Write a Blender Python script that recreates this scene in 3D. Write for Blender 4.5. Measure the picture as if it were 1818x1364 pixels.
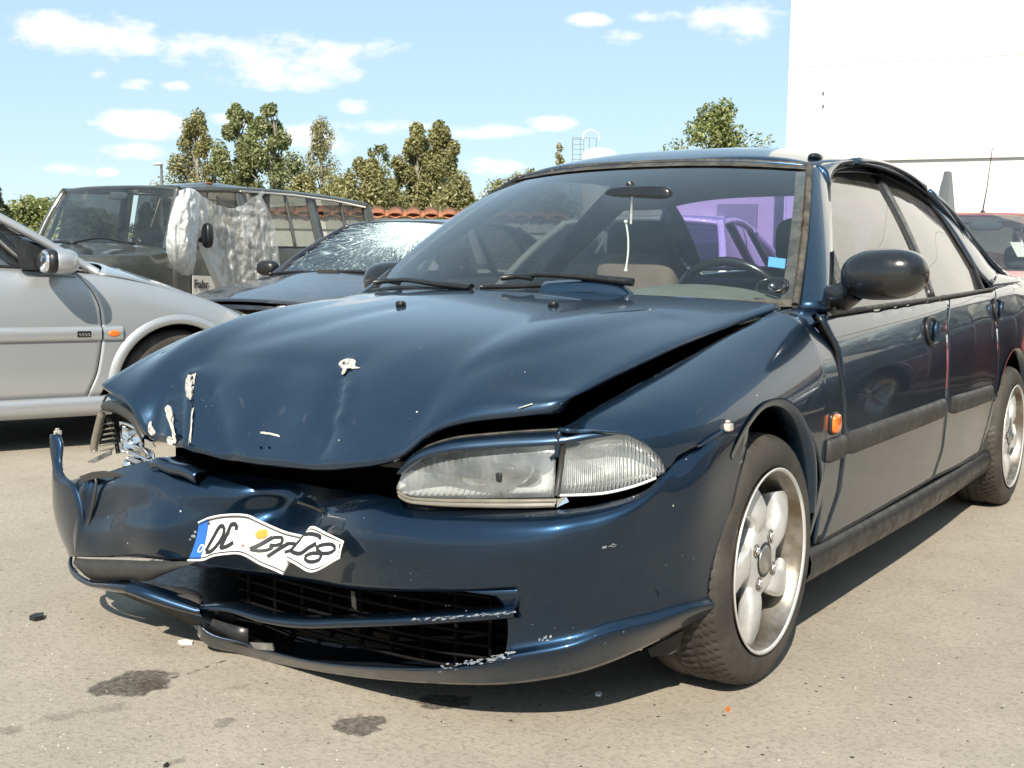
import bpy, bmesh, math, random
import numpy as np
from mathutils import Vector, Matrix
random.seed(7)
rng = np.random.default_rng(7)
R_ = math.radians
scene = bpy.context.scene
for o in list(bpy.data.objects):
    bpy.data.objects.remove(o)
COL = scene.collection

# ------------------------------------------------------------------ camera
CAM_F, CAM_YAW, CAM_PIT, CAM_ROLL = 2074.33821, 0.596164226, 0.0953913204, 0.0145327333
CAM_POS = np.array([1.78184376, -2.47502294, 0.925671422])
_F = np.array([-math.sin(CAM_YAW)*math.cos(CAM_PIT), math.cos(CAM_YAW)*math.cos(CAM_PIT), -math.sin(CAM_PIT)])
_R0 = np.array([math.cos(CAM_YAW), math.sin(CAM_YAW), 0.0])
_U0 = np.cross(_R0, _F)
_R = _R0*math.cos(CAM_ROLL) + _U0*math.sin(CAM_ROLL)
_U = -_R0*math.sin(CAM_ROLL) + _U0*math.cos(CAM_ROLL)
_FH = np.array([-math.sin(CAM_YAW), math.cos(CAM_YAW), 0.0])
cd = bpy.data.cameras.new('camera')
cam = bpy.data.objects.new('camera', cd)
COL.objects.link(cam)
cd.sensor_fit = 'HORIZONTAL'
cd.sensor_width = 36.0
cd.lens = CAM_F/1818*36.0
cd.clip_start = 0.05
cd.clip_end = 2000
cam.matrix_world = Matrix(((_R[0], _U[0], -_F[0], CAM_POS[0]), (_R[1], _U[1], -_F[1], CAM_POS[1]),
                           (_R[2], _U[2], -_F[2], CAM_POS[2]), (0, 0, 0, 1)))
scene.camera = cam
scene.render.resolution_x, scene.render.resolution_y = 1024, 768

# ------------------------------------------------------------------ light
SUN = np.array([0.50, -1.08, 1.0])
SUN = SUN/np.linalg.norm(SUN)
sl = bpy.data.lights.new('sun', 'SUN')
sl.energy = 4.6
sl.angle = R_(0.53)
sl.color = (1.0, 0.92, 0.785)
so = bpy.data.objects.new('sun', sl)
COL.objects.link(so)
so.rotation_euler = Vector(SUN).to_track_quat('Z', 'Y').to_euler()
so.location = (5, -10, 12)

scene.view_settings.view_transform = 'Standard'
scene.view_settings.look = 'None'
scene.view_settings.gamma = 1.0
scene.view_settings.use_curve_mapping = False
scene.view_settings.exposure = 0.72

def pix_ray(u, v):
    return _F + _R*(u-909)/CAM_F - _U*(v-682)/CAM_F

world = bpy.data.worlds.new('World')
scene.world = world
world.use_nodes = True
wn, wl = world.node_tree.nodes, world.node_tree.links
wn.clear()
def W(kind, **kw):
    n = wn.new(kind)
    for k, v in kw.items():
        setattr(n, k, v)
    return n
w_out = W('ShaderNodeOutputWorld')
w_bg = W('ShaderNodeBackground')
w_bg.inputs['Strength'].default_value = 0.102
sky = W('ShaderNodeTexSky', sky_type='NISHITA')
sky.sun_disc = False
sky.sun_elevation = math.asin(SUN[2])
sky.sun_rotation = math.atan2(SUN[0], SUN[1])
sky.air_density = 1.0
sky.dust_density = 0.35
sky.ozone_density = 1.0
w_tc = W('ShaderNodeTexCoord')
w_no = W('ShaderNodeTexNoise')
w_no.inputs['Scale'].default_value = 17.0
w_no.inputs['Detail'].default_value = 9.0
w_no.inputs['Roughness'].default_value = 0.62
w_map = W('ShaderNodeMapping')
w_map.inputs['Scale'].default_value = (1, 1, 2.2)
wl.new(w_tc.outputs['Generated'], w_map.inputs['Vector'])
wl.new(w_map.outputs[0], w_no.inputs['Vector'])
clouds = [(160, 65, 125, 36), (490, 100, 185, 48), (1310, 35, 80, 38), (1115, 66, 44, 17), (1050, 36, 38, 12), (1160, 30, 50, 12),
          (258, 222, 78, 22), (232, 268, 66, 13), (105, 302, 50, 12), (635, 190, 34, 14), (690, 225, 85, 14), (860, 232, 72, 14),
          (978, 217, 42, 14), (870, 298, 78, 15), (240, 148, 28, 10), (310, 152, 24, 10), (178, 131, 18, 9), (410, 212, 40, 12),
          (190, 305, 18, 8), (530, 250, 80, 28)]
cdirs = []
for (u, v, a, b) in clouds:
    d = pix_ray(u, v)
    cdirs.append((d/np.linalg.norm(d), a/CAM_F, b/CAM_F))
for k in range(34):                                   # the same scattered fair-weather clouds go on all round the sky
    az = CAM_YAW + R_(42) + R_(276)*(k+0.5)/34 + random.uniform(-.06, .06)
    el = R_(random.choice((4, 6, 9, 13, 18, 26, 38, 52)))
    cdirs.append((np.array([-math.sin(az)*math.cos(el), math.cos(az)*math.cos(el), math.sin(el)]),
                  random.uniform(.03, .12), random.uniform(.01, .03)))
field = None
def wmath(op, a, b=None):
    n = W('ShaderNodeMath', operation=op)
    for i, q in enumerate((a, b)):
        if q is None: continue
        if isinstance(q, (int, float)): n.inputs[i].default_value = q
        else: wl.new(q, n.inputs[i])
    return n.outputs[0]
for (d, a, b) in cdirs:
    r = np.cross(d, [0, 0, 1]); r /= np.linalg.norm(r); up = np.cross(r, d)
    s = W('ShaderNodeVectorMath', operation='SUBTRACT')
    wl.new(w_tc.outputs['Generated'], s.inputs[0]); s.inputs[1].default_value = d
    m = W('ShaderNodeVectorMath', operation='DOT_PRODUCT'); wl.new(s.outputs[0], m.inputs[0]); m.inputs[1].default_value = r/a
    m2 = W('ShaderNodeVectorMath', operation='DOT_PRODUCT'); wl.new(s.outputs[0], m2.inputs[0]); m2.inputs[1].default_value = up/b
    m3 = W('ShaderNodeVectorMath', operation='DOT_PRODUCT'); wl.new(s.outputs[0], m3.inputs[0]); m3.inputs[1].default_value = d*3
    q = wmath('ADD', wmath('MULTIPLY', m.outputs['Value'], m.outputs['Value']), wmath('MULTIPLY', m2.outputs['Value'], m2.outputs['Value']))
    q = wmath('ADD', q, wmath('MULTIPLY', m3.outputs['Value'], m3.outputs['Value']))
    q = wmath('SUBTRACT', 1.0, q)
    q = wmath('MAXIMUM', q, -1.5)
    field = q if field is None else wmath('MAXIMUM', field, q)
nz = wmath('MULTIPLY', wmath('SUBTRACT', w_no.outputs['Fac'], 0.5), 6.4)
dens = wmath('ADD', field, nz)
ramp = W('ShaderNodeMapRange', interpolation_type='SMOOTHSTEP')
ramp.inputs['From Min'].default_value = -0.30
ramp.inputs['From Max'].default_value = 1.55
ramp.inputs['To Max'].default_value = 0.95
wl.new(dens, ramp.inputs['Value'])
w_tint = W('ShaderNodeMix', data_type='RGBA', blend_type='MULTIPLY')
w_tint.inputs['Factor'].default_value = 1.0
wl.new(sky.outputs[0], w_tint.inputs[6])
w_tint.inputs[7].default_value = (1.04, 1.02, .97, 1)
w_mix = W('ShaderNodeMix', data_type='RGBA')
wl.new(ramp.outputs[0], w_mix.inputs['Factor'])
w_haze = W('ShaderNodeMix', data_type='RGBA')
w_haze.inputs['Factor'].default_value = 0.68                  # thin summer haze: an even pale blue over the clear-air gradient
wl.new(w_tint.outputs[2], w_haze.inputs[6])
w_haze.inputs[7].default_value = (3.35, 4.75, 5.75, 1)
wl.new(w_haze.outputs[2], w_mix.inputs[6])
w_mix.inputs[7].default_value = (7.4, 7.25, 7.1, 1)
wl.new(w_mix.outputs[2], w_bg.inputs['Color'])
wl.new(w_bg.outputs[0], w_out.inputs['Surface'])

# ------------------------------------------------------------------ helpers: pixels of the survey photo -> points in the yard
def at(u, v, ax, val):
    d = pix_ray(u, v)
    return CAM_POS + d*(val-CAM_POS[ax])/d[ax]
def AX(u, v, x): return at(u, v, 0, x)
def AY(u, v, y): return at(u, v, 1, y)
def AZ(u, v, z=0.0): return at(u, v, 2, z)
def AD(u, v, dist):
    d = pix_ray(u, v)
    return CAM_POS + d*dist/(d@_FH)
def onsurf(u, v, fx, t0=1.2, t1=9.0):
    """first point of the ray with x <= fx(y, z)"""
    d = pix_ray(u, v)
    g = lambda t: (CAM_POS+d*t)[0]-fx(*(CAM_POS+d*t)[1:])
    ts = np.linspace(t0, t1, 500)
    prev = t0
    for t in ts:
        if g(t) <= 0:
            a, b = prev, t
            for _ in range(40):
                m = (a+b)/2
                if g(m) > 0: a = m
                else: b = m
            return CAM_POS+d*b
        prev = t
    return CAM_POS+d*t1

# ------------------------------------------------------------------ helpers: objects
def link(o, parent=None):
    COL.objects.link(o)
    if parent is not None: o.parent = parent
    return o
def tag(o, label=None, cat=None, group=None, kind=None):
    if label: o['label'] = label
    if cat: o['category'] = cat
    if group: o['group'] = group
    if kind: o['kind'] = kind
    return o
def thing(name, label, cat, loc=(0, 0, 0), rotz=0.0, group=None):
    o = bpy.data.objects.new(name, None)
    o.empty_display_size = 0.2
    o.location = loc
    o.rotation_euler = (0, 0, rotz)
    link(o)
    return tag(o, label, cat, group)
def mesh(name, verts, faces, mat, parent=None, smooth=True, mats=None, fm=None):
    me = bpy.data.meshes.new(name)
    me.from_pydata([tuple(map(float, v)) for v in verts], [], [tuple(int(i) for i in f) for f in faces])
    me.validate()
    if mats:
        for m in mats: me.materials.append(m)
        if fm is not None: me.polygons.foreach_set('material_index', fm)
    else:
        me.materials.append(mat)
    me.polygons.foreach_set('use_smooth', [smooth]*len(me.polygons))
    o = bpy.data.objects.new(name, me)
    return link(o, parent)
def mod_solid(o, t, off=-1.0, rim=True, black=False):
    if black and len(o.data.materials) == 1:
        o.data.materials.append(M['black']); o.modifiers.new('thickness', 'SOLIDIFY').material_offset_rim = 1
        m = o.modifiers[-1]; m.thickness = t; m.offset = off
        return o
    m = o.modifiers.new('thickness', 'SOLIDIFY'); m.thickness = t; m.offset = off; m.use_rim = rim
    return o
def mod_bevel(o, w, seg=2, ang=35):
    m = o.modifiers.new('bevel', 'BEVEL'); m.width = w; m.segments = seg; m.limit_method = 'ANGLE'; m.angle_limit = R_(ang)
    m2 = o.modifiers.new('wn', 'WEIGHTED_NORMAL'); m2.keep_sharp = True
    return o
def spline(pts, n, closed=False):
    """interpolating Catmull-Rom through pts, n samples spread by chord length"""
    P = np.asarray(pts, float)
    if len(P) == 2:
        t = np.linspace(0, 1, n)[:, None]
        return P[0]*(1-t)+P[1]*t
    if closed: P = np.vstack([P, P[:1]])
    seg = np.linalg.norm(np.diff(P, axis=0), axis=1)**0.5 + 1e-6
    s = np.r_[0, np.cumsum(seg)]
    chord = np.r_[0, np.cumsum(np.linalg.norm(np.diff(P, axis=0), axis=1))]
    m = np.zeros_like(P)
    for i in range(len(P)):
        if 0 < i < len(P)-1:
            a, b = s[i]-s[i-1], s[i+1]-s[i]
            m[i] = ((P[i]-P[i-1])/a*b + (P[i+1]-P[i])/b*a)/(a+b)
        elif closed:
            a, b = seg[-1], seg[0]
            m[i] = ((P[-1]-P[-2])/a*b+(P[1]-P[0])/b*a)/(a+b)
        else:
            m[i] = (P[1]-P[0])/seg[0] if i == 0 else (P[-1]-P[-2])/seg[-1]
    cu = np.linspace(0, chord[-1], n)
    tt = np.interp(cu, chord, s)
    out = []
    for t in tt:
        i = min(max(np.searchsorted(s, t)-1, 0), len(seg)-1)
        h = s[i+1]-s[i]; q = (t-s[i])/h
        out.append((2*q**3-3*q*q+1)*P[i]+(q**3-2*q*q+q)*h*m[i]+(-2*q**3+3*q*q)*P[i+1]+(q**3-q*q)*h*m[i+1])
    return np.array(out)
def poly(pts, n):
    """straight polyline resampled to n"""
    P = np.asarray(pts, float)
    c = np.r_[0, np.cumsum(np.linalg.norm(np.diff(P, axis=0), axis=1))]
    q = np.linspace(0, c[-1], n)
    return np.c_[tuple(np.interp(q, c, P[:, k]) for k in range(P.shape[1]))]
def interp(x, tab):
    xs, ys = zip(*tab)
    return float(np.interp(x, xs, ys))
def sinterp(x, tab):
    """smooth monotone-ish (cubic Hermite) table lookup"""
    xs = [t[0] for t in tab]; ys = [t[1] for t in tab]
    if x <= xs[0]: return ys[0]
    if x >= xs[-1]: return ys[-1]
    i = np.searchsorted(xs, x)-1
    def sl(k):
        if k == 0: return (ys[1]-ys[0])/(xs[1]-xs[0])
        if k == len(xs)-1: return (ys[-1]-ys[-2])/(xs[-1]-xs[-2])
        a = (ys[k]-ys[k-1])/(xs[k]-xs[k-1]); b = (ys[k+1]-ys[k])/(xs[k+1]-xs[k])
        return 0 if a*b <= 0 else 2*a*b/(a+b)
    h = xs[i+1]-xs[i]; q = (x-xs[i])/h
    return (2*q**3-3*q*q+1)*ys[i]+(q**3-2*q*q+q)*h*sl(i)+(-2*q**3+3*q*q)*ys[i+1]+(q**3-q*q)*h*sl(i+1)
def quadmesh(name, Q, mat, parent=None):
    """loose quads, Q: n x 4 x 3"""
    n = len(Q)
    me = bpy.data.meshes.new(name)
    me.vertices.add(n*4); me.vertices.foreach_set('co', np.asarray(Q, np.float32).ravel())
    me.loops.add(n*4); me.loops.foreach_set('vertex_index', np.arange(n*4, dtype=np.int32))
    me.polygons.add(n); me.polygons.foreach_set('loop_start', np.arange(0, n*4, 4, dtype=np.int32)); me.polygons.foreach_set('loop_total', np.full(n, 4, np.int32))
    me.update(calc_edges=True); me.validate()
    me.materials.append(mat)
    return link(bpy.data.objects.new(name, me), parent)
def gridfaces(ny, nx, keep=None, base=0, closed=False, flip=False):
    fs = []
    for j in range(ny-1):
        for i in range(nx if closed else nx-1):
            if keep is not None and not keep(j, i): continue
            k = (i+1) % nx
            q = (base+j*nx+i, base+j*nx+k, base+(j+1)*nx+k, base+(j+1)*nx+i)
            fs.append(q[::-1] if flip else q)
    return fs
def grid(name, G, mat, parent=None, keep=None, flip=False, smooth=True, mats=None, fm=None):
    G = np.asarray(G, float)
    ny, nx = G.shape[:2]
    return mesh(name, G.reshape(-1, 3), gridfaces(ny, nx, keep, flip=flip), mat, parent, smooth, mats, fm)
def coons(b, t, l, r):
    """b,t: n x d left to right; l,r: m x d bottom to top -> m x n x d"""
    b, t, l, r = map(np.asarray, (b, t, l, r))
    n, m = len(b), len(l)
    U = np.linspace(0, 1, n)[None, :, None]; V = np.linspace(0, 1, m)[:, None, None]
    return ((1-V)*b[None]+V*t[None]+(1-U)*l[:, None]+U*r[:, None]
            - ((1-U)*(1-V)*b[0]+U*(1-V)*b[-1]+(1-U)*V*t[0]+U*V*t[-1]))
def surf(rows, nu, nv):
    rows = [spline(r, nu) for r in rows]
    cols = [spline([r[i] for r in rows], nv) for i in range(nu)]
    return np.array(cols).transpose(1, 0, 2)
def tube_geo(path, rad, n=8, cap=True):
    P = np.asarray(path, float)
    m = len(P)
    rad = np.broadcast_to(np.asarray(rad, float), (m,))
    T = np.gradient(P, axis=0)
    T /= np.linalg.norm(T, axis=1)[:, None]+1e-9
    ref = np.array([0, 0, 1.0]) if abs(T[0][2]) < .9 else np.array([1.0, 0, 0])
    V = []
    for i in range(m):
        a = np.cross(T[i], ref); a /= np.linalg.norm(a)+1e-9
        b = np.cross(a, T[i]); ref = b
        th = np.linspace(0, 2*np.pi, n, endpoint=False)
        V.append(P[i]+rad[i]*(np.cos(th)[:, None]*a+np.sin(th)[:, None]*b))
    V = np.vstack(V)
    F = gridfaces(m, n, closed=True)
    if cap:
        F.append(tuple(range(n))); F.append(tuple(range((m-1)*n, m*n))[::-1])
    return V, F
def tube(name, path, rad, mat, parent=None, n=8, smooth=True):
    V, F = tube_geo(path, rad, n)
    return mesh(name, V, F, mat, parent, smooth)
class Geo:
    """collects pieces that belong to ONE part"""
    def __init__(s): s.V = []; s.F = []
    def add(s, V, F):
        b = len(s.V); s.V += [tuple(v) for v in V]; s.F += [tuple(i+b for i in f) for f in F]; return s
    def box(s, lo, hi):
        (a, b, c), (d, e, f) = lo, hi
        return s.add([(a, b, c), (d, b, c), (d, e, c), (a, e, c), (a, b, f), (d, b, f), (d, e, f), (a, e, f)],
                     [(0, 3, 2, 1), (4, 5, 6, 7), (0, 1, 5, 4), (1, 2, 6, 5), (2, 3, 7, 6), (3, 0, 4, 7)])
    def tube(s, path, rad, n=8): return s.add(*tube_geo(path, rad, n))
    def build(s, name, mat, parent=None, smooth=False): return mesh(name, s.V, s.F, mat, parent, smooth)
def box(name, lo, hi, mat, parent=None, bev=0.0):
    o = Geo().box(lo, hi).build(name, mat, parent)
    if bev: mod_bevel(o, bev)
    return o
def lathe(name, prof, mat, parent=None, n=64, axis='x', smooth=True, closed=False):
    """prof: list of (a, r): a along axis"""
    V = []
    for (a, r) in prof:
        for k in range(n):
            t = 2*math.pi*k/n
            c, s = r*math.cos(t), r*math.sin(t)
            V.append({'x': (a, c, s), 'y': (c, a, s), 'z': (c, s, a)}[axis])
    return mesh(name, V, gridfaces(len(prof), n, closed=True), mat, parent, smooth)
def blob(name, c, r, mat, parent=None, nu=24, nv=14, e=1.0, shape=None):
    """super-ellipsoid"""
    V = []
    for j in range(nv+1):
        ph = -math.pi/2+math.pi*j/nv
        for i in range(nu):
            th = 2*math.pi*i/nu
            f = lambda q: math.copysign(abs(q)**e, q)
            p = np.array([r[0]*f(math.cos(ph))*f(math.cos(th)), r[1]*f(math.cos(ph))*f(math.sin(th)), r[2]*f(math.sin(ph))])
            if shape is not None: p = shape(p)
            V.append(np.array(c)+p)
    return mesh(name, V, gridfaces(nv+1, nu, closed=True), mat, parent)
def extrude_poly(name, pts, depth, mat, parent=None, bev=0.0):
    """pts: closed 3D outline, extruded by the vector depth"""
    P = [np.array(p, float) for p in pts]; n = len(P); d = np.array(depth, float)
    V = P+[p+d for p in P]
    F = [tuple(range(n))[::-1], tuple(range(n, 2*n))]+[(i, (i+1) % n, n+(i+1) % n, n+i) for i in range(n)]
    o = mesh(name, V, F, mat, parent, False)
    bm = bmesh.new(); bm.from_mesh(o.data); bmesh.ops.recalc_face_normals(bm, faces=bm.faces); bm.to_mesh(o.data); bm.free()
    if bev: mod_bevel(o, bev)
    return o
def ribbon(path, w, nrm):
    """flat strip following path (n x 3), width w, surface normal nrm (vector or n x 3)"""
    P = np.asarray(path, float); T = np.gradient(P, axis=0); T /= np.linalg.norm(T, axis=1)[:, None]+1e-9
    N = np.broadcast_to(np.asarray(nrm, float), P.shape)
    S = np.cross(T, N); S /= np.linalg.norm(S, axis=1)[:, None]+1e-9
    V = np.vstack([P-S*w/2, P+S*w/2]); n = len(P)
    return V, [(i, i+1, n+i+1, n+i) for i in range(n-1)]
def copy_tree(o, parent=None):
    c = o.copy()
    COL.objects.link(c)
    c.parent = parent
    for ch in list(o.children): copy_tree(ch, c)
    return c

# ------------------------------------------------------------------ helpers: materials
def newmat(name):
    m = bpy.data.materials.new(name); m.use_nodes = True
    nt = m.node_tree; nt.nodes.clear()
    out = nt.nodes.new('ShaderNodeOutputMaterial')
    return m, nt, out
def N(nt, kind, ins=None, **kw):
    n = nt.nodes.new(kind)
    for k, v in kw.items(): setattr(n, k, v)
    for k, v in (ins or {}).items():
        if isinstance(v, bpy.types.NodeSocket): nt.links.new(v, n.inputs[k])
        else: n.inputs[k].default_value = v
    return n
def rgb(c): return (c[0], c[1], c[2], 1.0)
def pos_node(nt): return N(nt, 'ShaderNodeNewGeometry').outputs['Position']
def obj_node(nt): return N(nt, 'ShaderNodeTexCoord').outputs['Object']
def mixc(nt, fac, a, b, mode='MIX'):
    n = N(nt, 'ShaderNodeMix', data_type='RGBA', blend_type=mode)
    for i, q in ((0, fac), (6, a), (7, b)):
        if isinstance(q, bpy.types.NodeSocket): nt.links.new(q, n.inputs[i])
        elif isinstance(q, (tuple, list)): n.inputs[i].default_value = rgb(q)
        else: n.inputs[i].default_value = q
    return n.outputs[2]
def mth(nt, op, a, b=0.0, c=None):
    n = N(nt, 'ShaderNodeMath', operation=op)
    for i, q in enumerate((a, b, c)):
        if q is None: continue
        if isinstance(q, bpy.types.NodeSocket): nt.links.new(q, n.inputs[i])
        else: n.inputs[i].default_value = q
    return n.outputs[0]
def rng_map(nt, v, a, b, lo=0.0, hi=1.0):
    n = N(nt, 'ShaderNodeMapRange', {'Value': v, 'From Min': a, 'From Max': b, 'To Min': lo, 'To Max': hi}, interpolation_type='SMOOTHSTEP')
    return n.outputs[0]
def noise(nt, vec, scale, detail=4, rough=.55):
    return N(nt, 'ShaderNodeTexNoise', {'Vector': vec, 'Scale': scale, 'Detail': detail, 'Roughness': rough}).outputs['Fac']
def simple(name, col, rough=.5, metal=0.0, spec=.5, var=.0, vscale=6.0, bump=0.0, bscale=60.0, coat=0.0, col2=None, alpha=None):
    m, nt, out = newmat(name)
    b = N(nt, 'ShaderNodeBsdfPrincipled', {'Roughness': rough, 'Metallic': metal, 'Specular IOR Level': spec, 'Coat Weight': coat, 'Coat Roughness': .04})
    if var or col2:
        vec = obj_node(nt)
        f = rng_map(nt, noise(nt, vec, vscale, 6, .65), .35, .68)
        c = mixc(nt, f, tuple(q*(1-var) for q in col), col2 or tuple(min(1, q*(1+var)) for q in col))
        nt.links.new(c, b.inputs['Base Color'])
        nt.links.new(rng_map(nt, noise(nt, vec, vscale*2.7, 4), .3, .7, max(.02, rough*.8), min(1, rough*1.25)), b.inputs['Roughness'])
    else:
        b.inputs['Base Color'].default_value = rgb(col)
    if bump:
        bp = N(nt, 'ShaderNodeBump', {'Strength': bump, 'Distance': .004, 'Height': noise(nt, obj_node(nt), bscale, 5)})
        nt.links.new(bp.outputs[0], b.inputs['Normal'])
    nt.links.new(b.outputs[0], out.inputs['Surface'])
    return m
def paint(name, col, metal=.6, rough=.32, dust=(.35, .32, .28), dust_amt=.10, specks=.0, flake=.0, wave=0.0, zdirt=None, coat=1.0, coat_r=.03):
    """car paint: metallic base, clear coat, road dust, stone chips"""
    m, nt, out = newmat(name)
    b = N(nt, 'ShaderNodeBsdfPrincipled', {'Metallic': metal, 'Roughness': rough, 'Coat Weight': coat, 'Coat Roughness': coat_r, 'Coat IOR': 1.5})
    vec = obj_node(nt)
    base = rgb(col)
    c = N(nt, 'ShaderNodeRGB'); c.outputs[0].default_value = base; c = c.outputs[0]
    if flake:
        vo = N(nt, 'ShaderNodeTexVoronoi', {'Vector': vec, 'Scale': 900.0}).outputs['Color']
        c = mixc(nt, flake, c, mixc(nt, 1.0, c, vo, 'MULTIPLY'))
    d = rng_map(nt, noise(nt, vec, 3.2, 8, .7), .42, .75, 0, dust_amt)
    if zdirt:
        z = N(nt, 'ShaderNodeSeparateXYZ', {0: vec}).outputs['Z']
        zz = N(nt, 'ShaderNodeMapRange', {'Value': z, 'From Min': zdirt[0], 'From Max': zdirt[1], 'To Min': zdirt[2], 'To Max': 0.0}).outputs[0]
        zz = mth(nt, 'MULTIPLY', zz, rng_map(nt, noise(nt, vec, 9.0, 6, .7), .25, .7, .35, 1))
        d = mth(nt, 'MAXIMUM', d, zz)
    dc = mixc(nt, d, c, dust)
    if specks:
        vo = N(nt, 'ShaderNodeTexVoronoi', {'Vector': vec, 'Scale': 42.0})
        rad = mth(nt, 'MULTIPLY', N(nt, 'ShaderNodeSeparateColor', {0: vo.outputs['Color']}).outputs[0], .10)
        on = mth(nt, 'LESS_THAN', N(nt, 'ShaderNodeSeparateColor', {0: vo.outputs['Color']}).outputs[1], specks)
        sp = mth(nt, 'MULTIPLY', mth(nt, 'LESS_THAN', vo.outputs['Distance'], rad), on)
        dc = mixc(nt, sp, dc, (.5, .47, .42))
        d = mth(nt, 'MAXIMUM', d, sp)
    nt.links.new(dc, b.inputs['Base Color'])
    nt.links.new(mth(nt, 'MULTIPLY', mth(nt, 'SUBTRACT', 1.0, d), metal), b.inputs['Metallic'])
    nt.links.new(mth(nt, 'MULTIPLY', mth(nt, 'SUBTRACT', 1.0, mth(nt, 'MULTIPLY', d, 1.0)), coat), b.inputs['Coat Weight'])
    nt.links.new(mth(nt, 'ADD', coat_r, mth(nt, 'MULTIPLY', d, .5)), b.inputs['Coat Roughness'])
    if wave:
        bp = N(nt, 'ShaderNodeBump', {'Strength': wave, 'Distance': .02, 'Height': noise(nt, vec, 7.0, 2, .4)})
        nt.links.new(bp.outputs[0], b.inputs['Coat Normal'])
    nt.links.new(b.outputs[0], out.inputs['Surface'])
    return m
def glass(name, tint=(.80, .86, .84), refl=1.0, dust=.06, wave=.0, ior=1.52, tint_dir=None, rough=0.0):
    """thin automotive glass: fresnel mirror over a tinted clear sheet, slightly dusty"""
    m, nt, out = newmat(name)
    vec = obj_node(nt)
    tr = N(nt, 'ShaderNodeBsdfTransparent', {'Color': rgb(tint)})
    gl = N(nt, 'ShaderNodeBsdfGlossy', {'Color': rgb((1, 1, 1)), 'Roughness': rough})
    fr = N(nt, 'ShaderNodeFresnel', {'IOR': ior})
    if wave:
        bp = N(nt, 'ShaderNodeBump', {'Strength': wave, 'Distance': .01, 'Height': noise(nt, vec, 3.5, 1, .4)})
        nt.links.new(bp.outputs[0], gl.inputs['Normal'])
    fac = mth(nt, 'MINIMUM', mth(nt, 'MULTIPLY', fr.outputs[0], 1.75*refl), 1.0)
    mx = N(nt, 'ShaderNodeMixShader', {0: fac, 1: tr.outputs[0], 2: gl.outputs[0]})
    df = N(nt, 'ShaderNodeBsdfDiffuse', {'Color': rgb((.45, .43, .39))})
    dd = rng_map(nt, noise(nt, vec, 7.0, 8, .7), .3, .8, dust*.4, dust*1.6)
    mx2 = N(nt, 'ShaderNodeMixShader', {0: dd, 1: mx.outputs[0], 2: df.outputs[0]})
    nt.links.new(mx2.outputs[0], out.inputs['Surface'])
    return m

M = {}
M['blue'] = paint('dark_blue_paint', (.011, .036, .074), .82, .33, dust_amt=.05, specks=.035, zdirt=(.10, .22, .20))
M['blue_scr_shaded'] = paint('scuffed_shaded_blue_paint', (.0070, .027, .060), .90, .36, dust_amt=.02, specks=.14, zdirt=(.02, .16, .16))  # scuff specks, plus a base darkened for the bumper's shaded front
M['silver'] = paint('silver_paint', (.40, .415, .43), .55, .36, dust_amt=.08)
M['grey'] = paint('dark_grey_paint', (.072, .078, .072), .45, .42, dust_amt=.22, dust=(.26, .25, .22))
M['black_p'] = paint('black_paint', (.018, .018, .025), .35, .3, dust_amt=.30, dust=(.26, .25, .25))
M['white_p'] = paint('white_paint', (.78, .78, .76), 0, .4, dust_amt=.06)
M['red'] = paint('red_paint', (.27, .055, .055), 0, .45, dust_amt=.30, dust=(.55, .40, .36))  # patchy pale pink mixed over the red by noise
M['darkred'] = paint('dark_red_paint', (.16, .012, .02), .2, .35, dust_amt=.1)
M['rubber'] = simple('tyre_rubber', (.036, .032, .028), .68, var=.2, vscale=7, col2=(.062, .054, .044), bump=.08, bscale=160)
M['black'] = simple('black_plastic', (.012, .012, .013), .38, var=.3, vscale=18)
M['gloss_black'] = simple('polished_black_plastic', (.011, .011, .012), .22, coat=.4, var=.2, vscale=20)
M['trim'] = simple('weathered_grey_rubber', (.032, .030, .028), .55, var=.15, vscale=12)
M['seal'] = simple('dusty_window_seal', (.05, .044, .036), .7, var=.4, vscale=20, col2=(.10, .088, .07))
M['sill'] = simple('dark_sill_paint', (.010, .010, .011), .45, coat=.1, var=.3, vscale=8)
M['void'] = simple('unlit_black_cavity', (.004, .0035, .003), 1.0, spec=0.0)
M['alloy'] = simple('painted_alloy', (.62, .62, .61), .33, metal=.45, var=.10, vscale=18)
M['alloy_dirty'] = simple('brake_dust_alloy', (.40, .37, .33), .38, metal=.75, var=.2, vscale=9, col2=(.16, .125, .085))
M['chrome'] = simple('chrome', (.85, .85, .86), .08, metal=1.0)
M['steel'] = simple('bare_steel', (.42, .41, .39), .4, metal=.9, var=.3, vscale=20)
M['white_pl'] = simple('plate_white', (.82, .81, .77), .42, var=.03)
M['plate_black'] = simple('plate_lettering', (.018, .018, .02), .5)
M['plate_blue'] = simple('plate_blue', (.02, .13, .50), .45)
M['orange_sticker'] = simple('orange_seal', (.80, .27, .03), .5, var=.15, vscale=80)
M['faded'] = simple('faded_seal', (.72, .66, .64), .5, var=.08, vscale=200)
M['red_mark'] = simple('red_print', (.55, .09, .07), .5)
M['amber'] = simple('amber_plastic', (.75, .16, .015), .12, coat=1.0, var=.25, vscale=90)
M['bare'] = simple('flaked_filler', (.46, .43, .38), .65, var=.25, vscale=45, bump=.4, bscale=90)
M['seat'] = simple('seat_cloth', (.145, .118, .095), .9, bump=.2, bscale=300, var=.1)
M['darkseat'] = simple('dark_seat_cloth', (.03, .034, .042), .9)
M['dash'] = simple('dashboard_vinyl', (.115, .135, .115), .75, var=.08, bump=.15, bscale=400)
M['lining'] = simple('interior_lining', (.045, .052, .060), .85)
M['glass'] = glass('windscreen_glass', (.90, .95, .96), refl=.80, dust=.012)
M['sideglass'] = glass('door_glass', (.09, .10, .10), refl=.72, dust=.10, wave=.03)
M['rightglass'] = glass('clear_door_glass', (.86, .92, .90), refl=.5, dust=.03)
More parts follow.
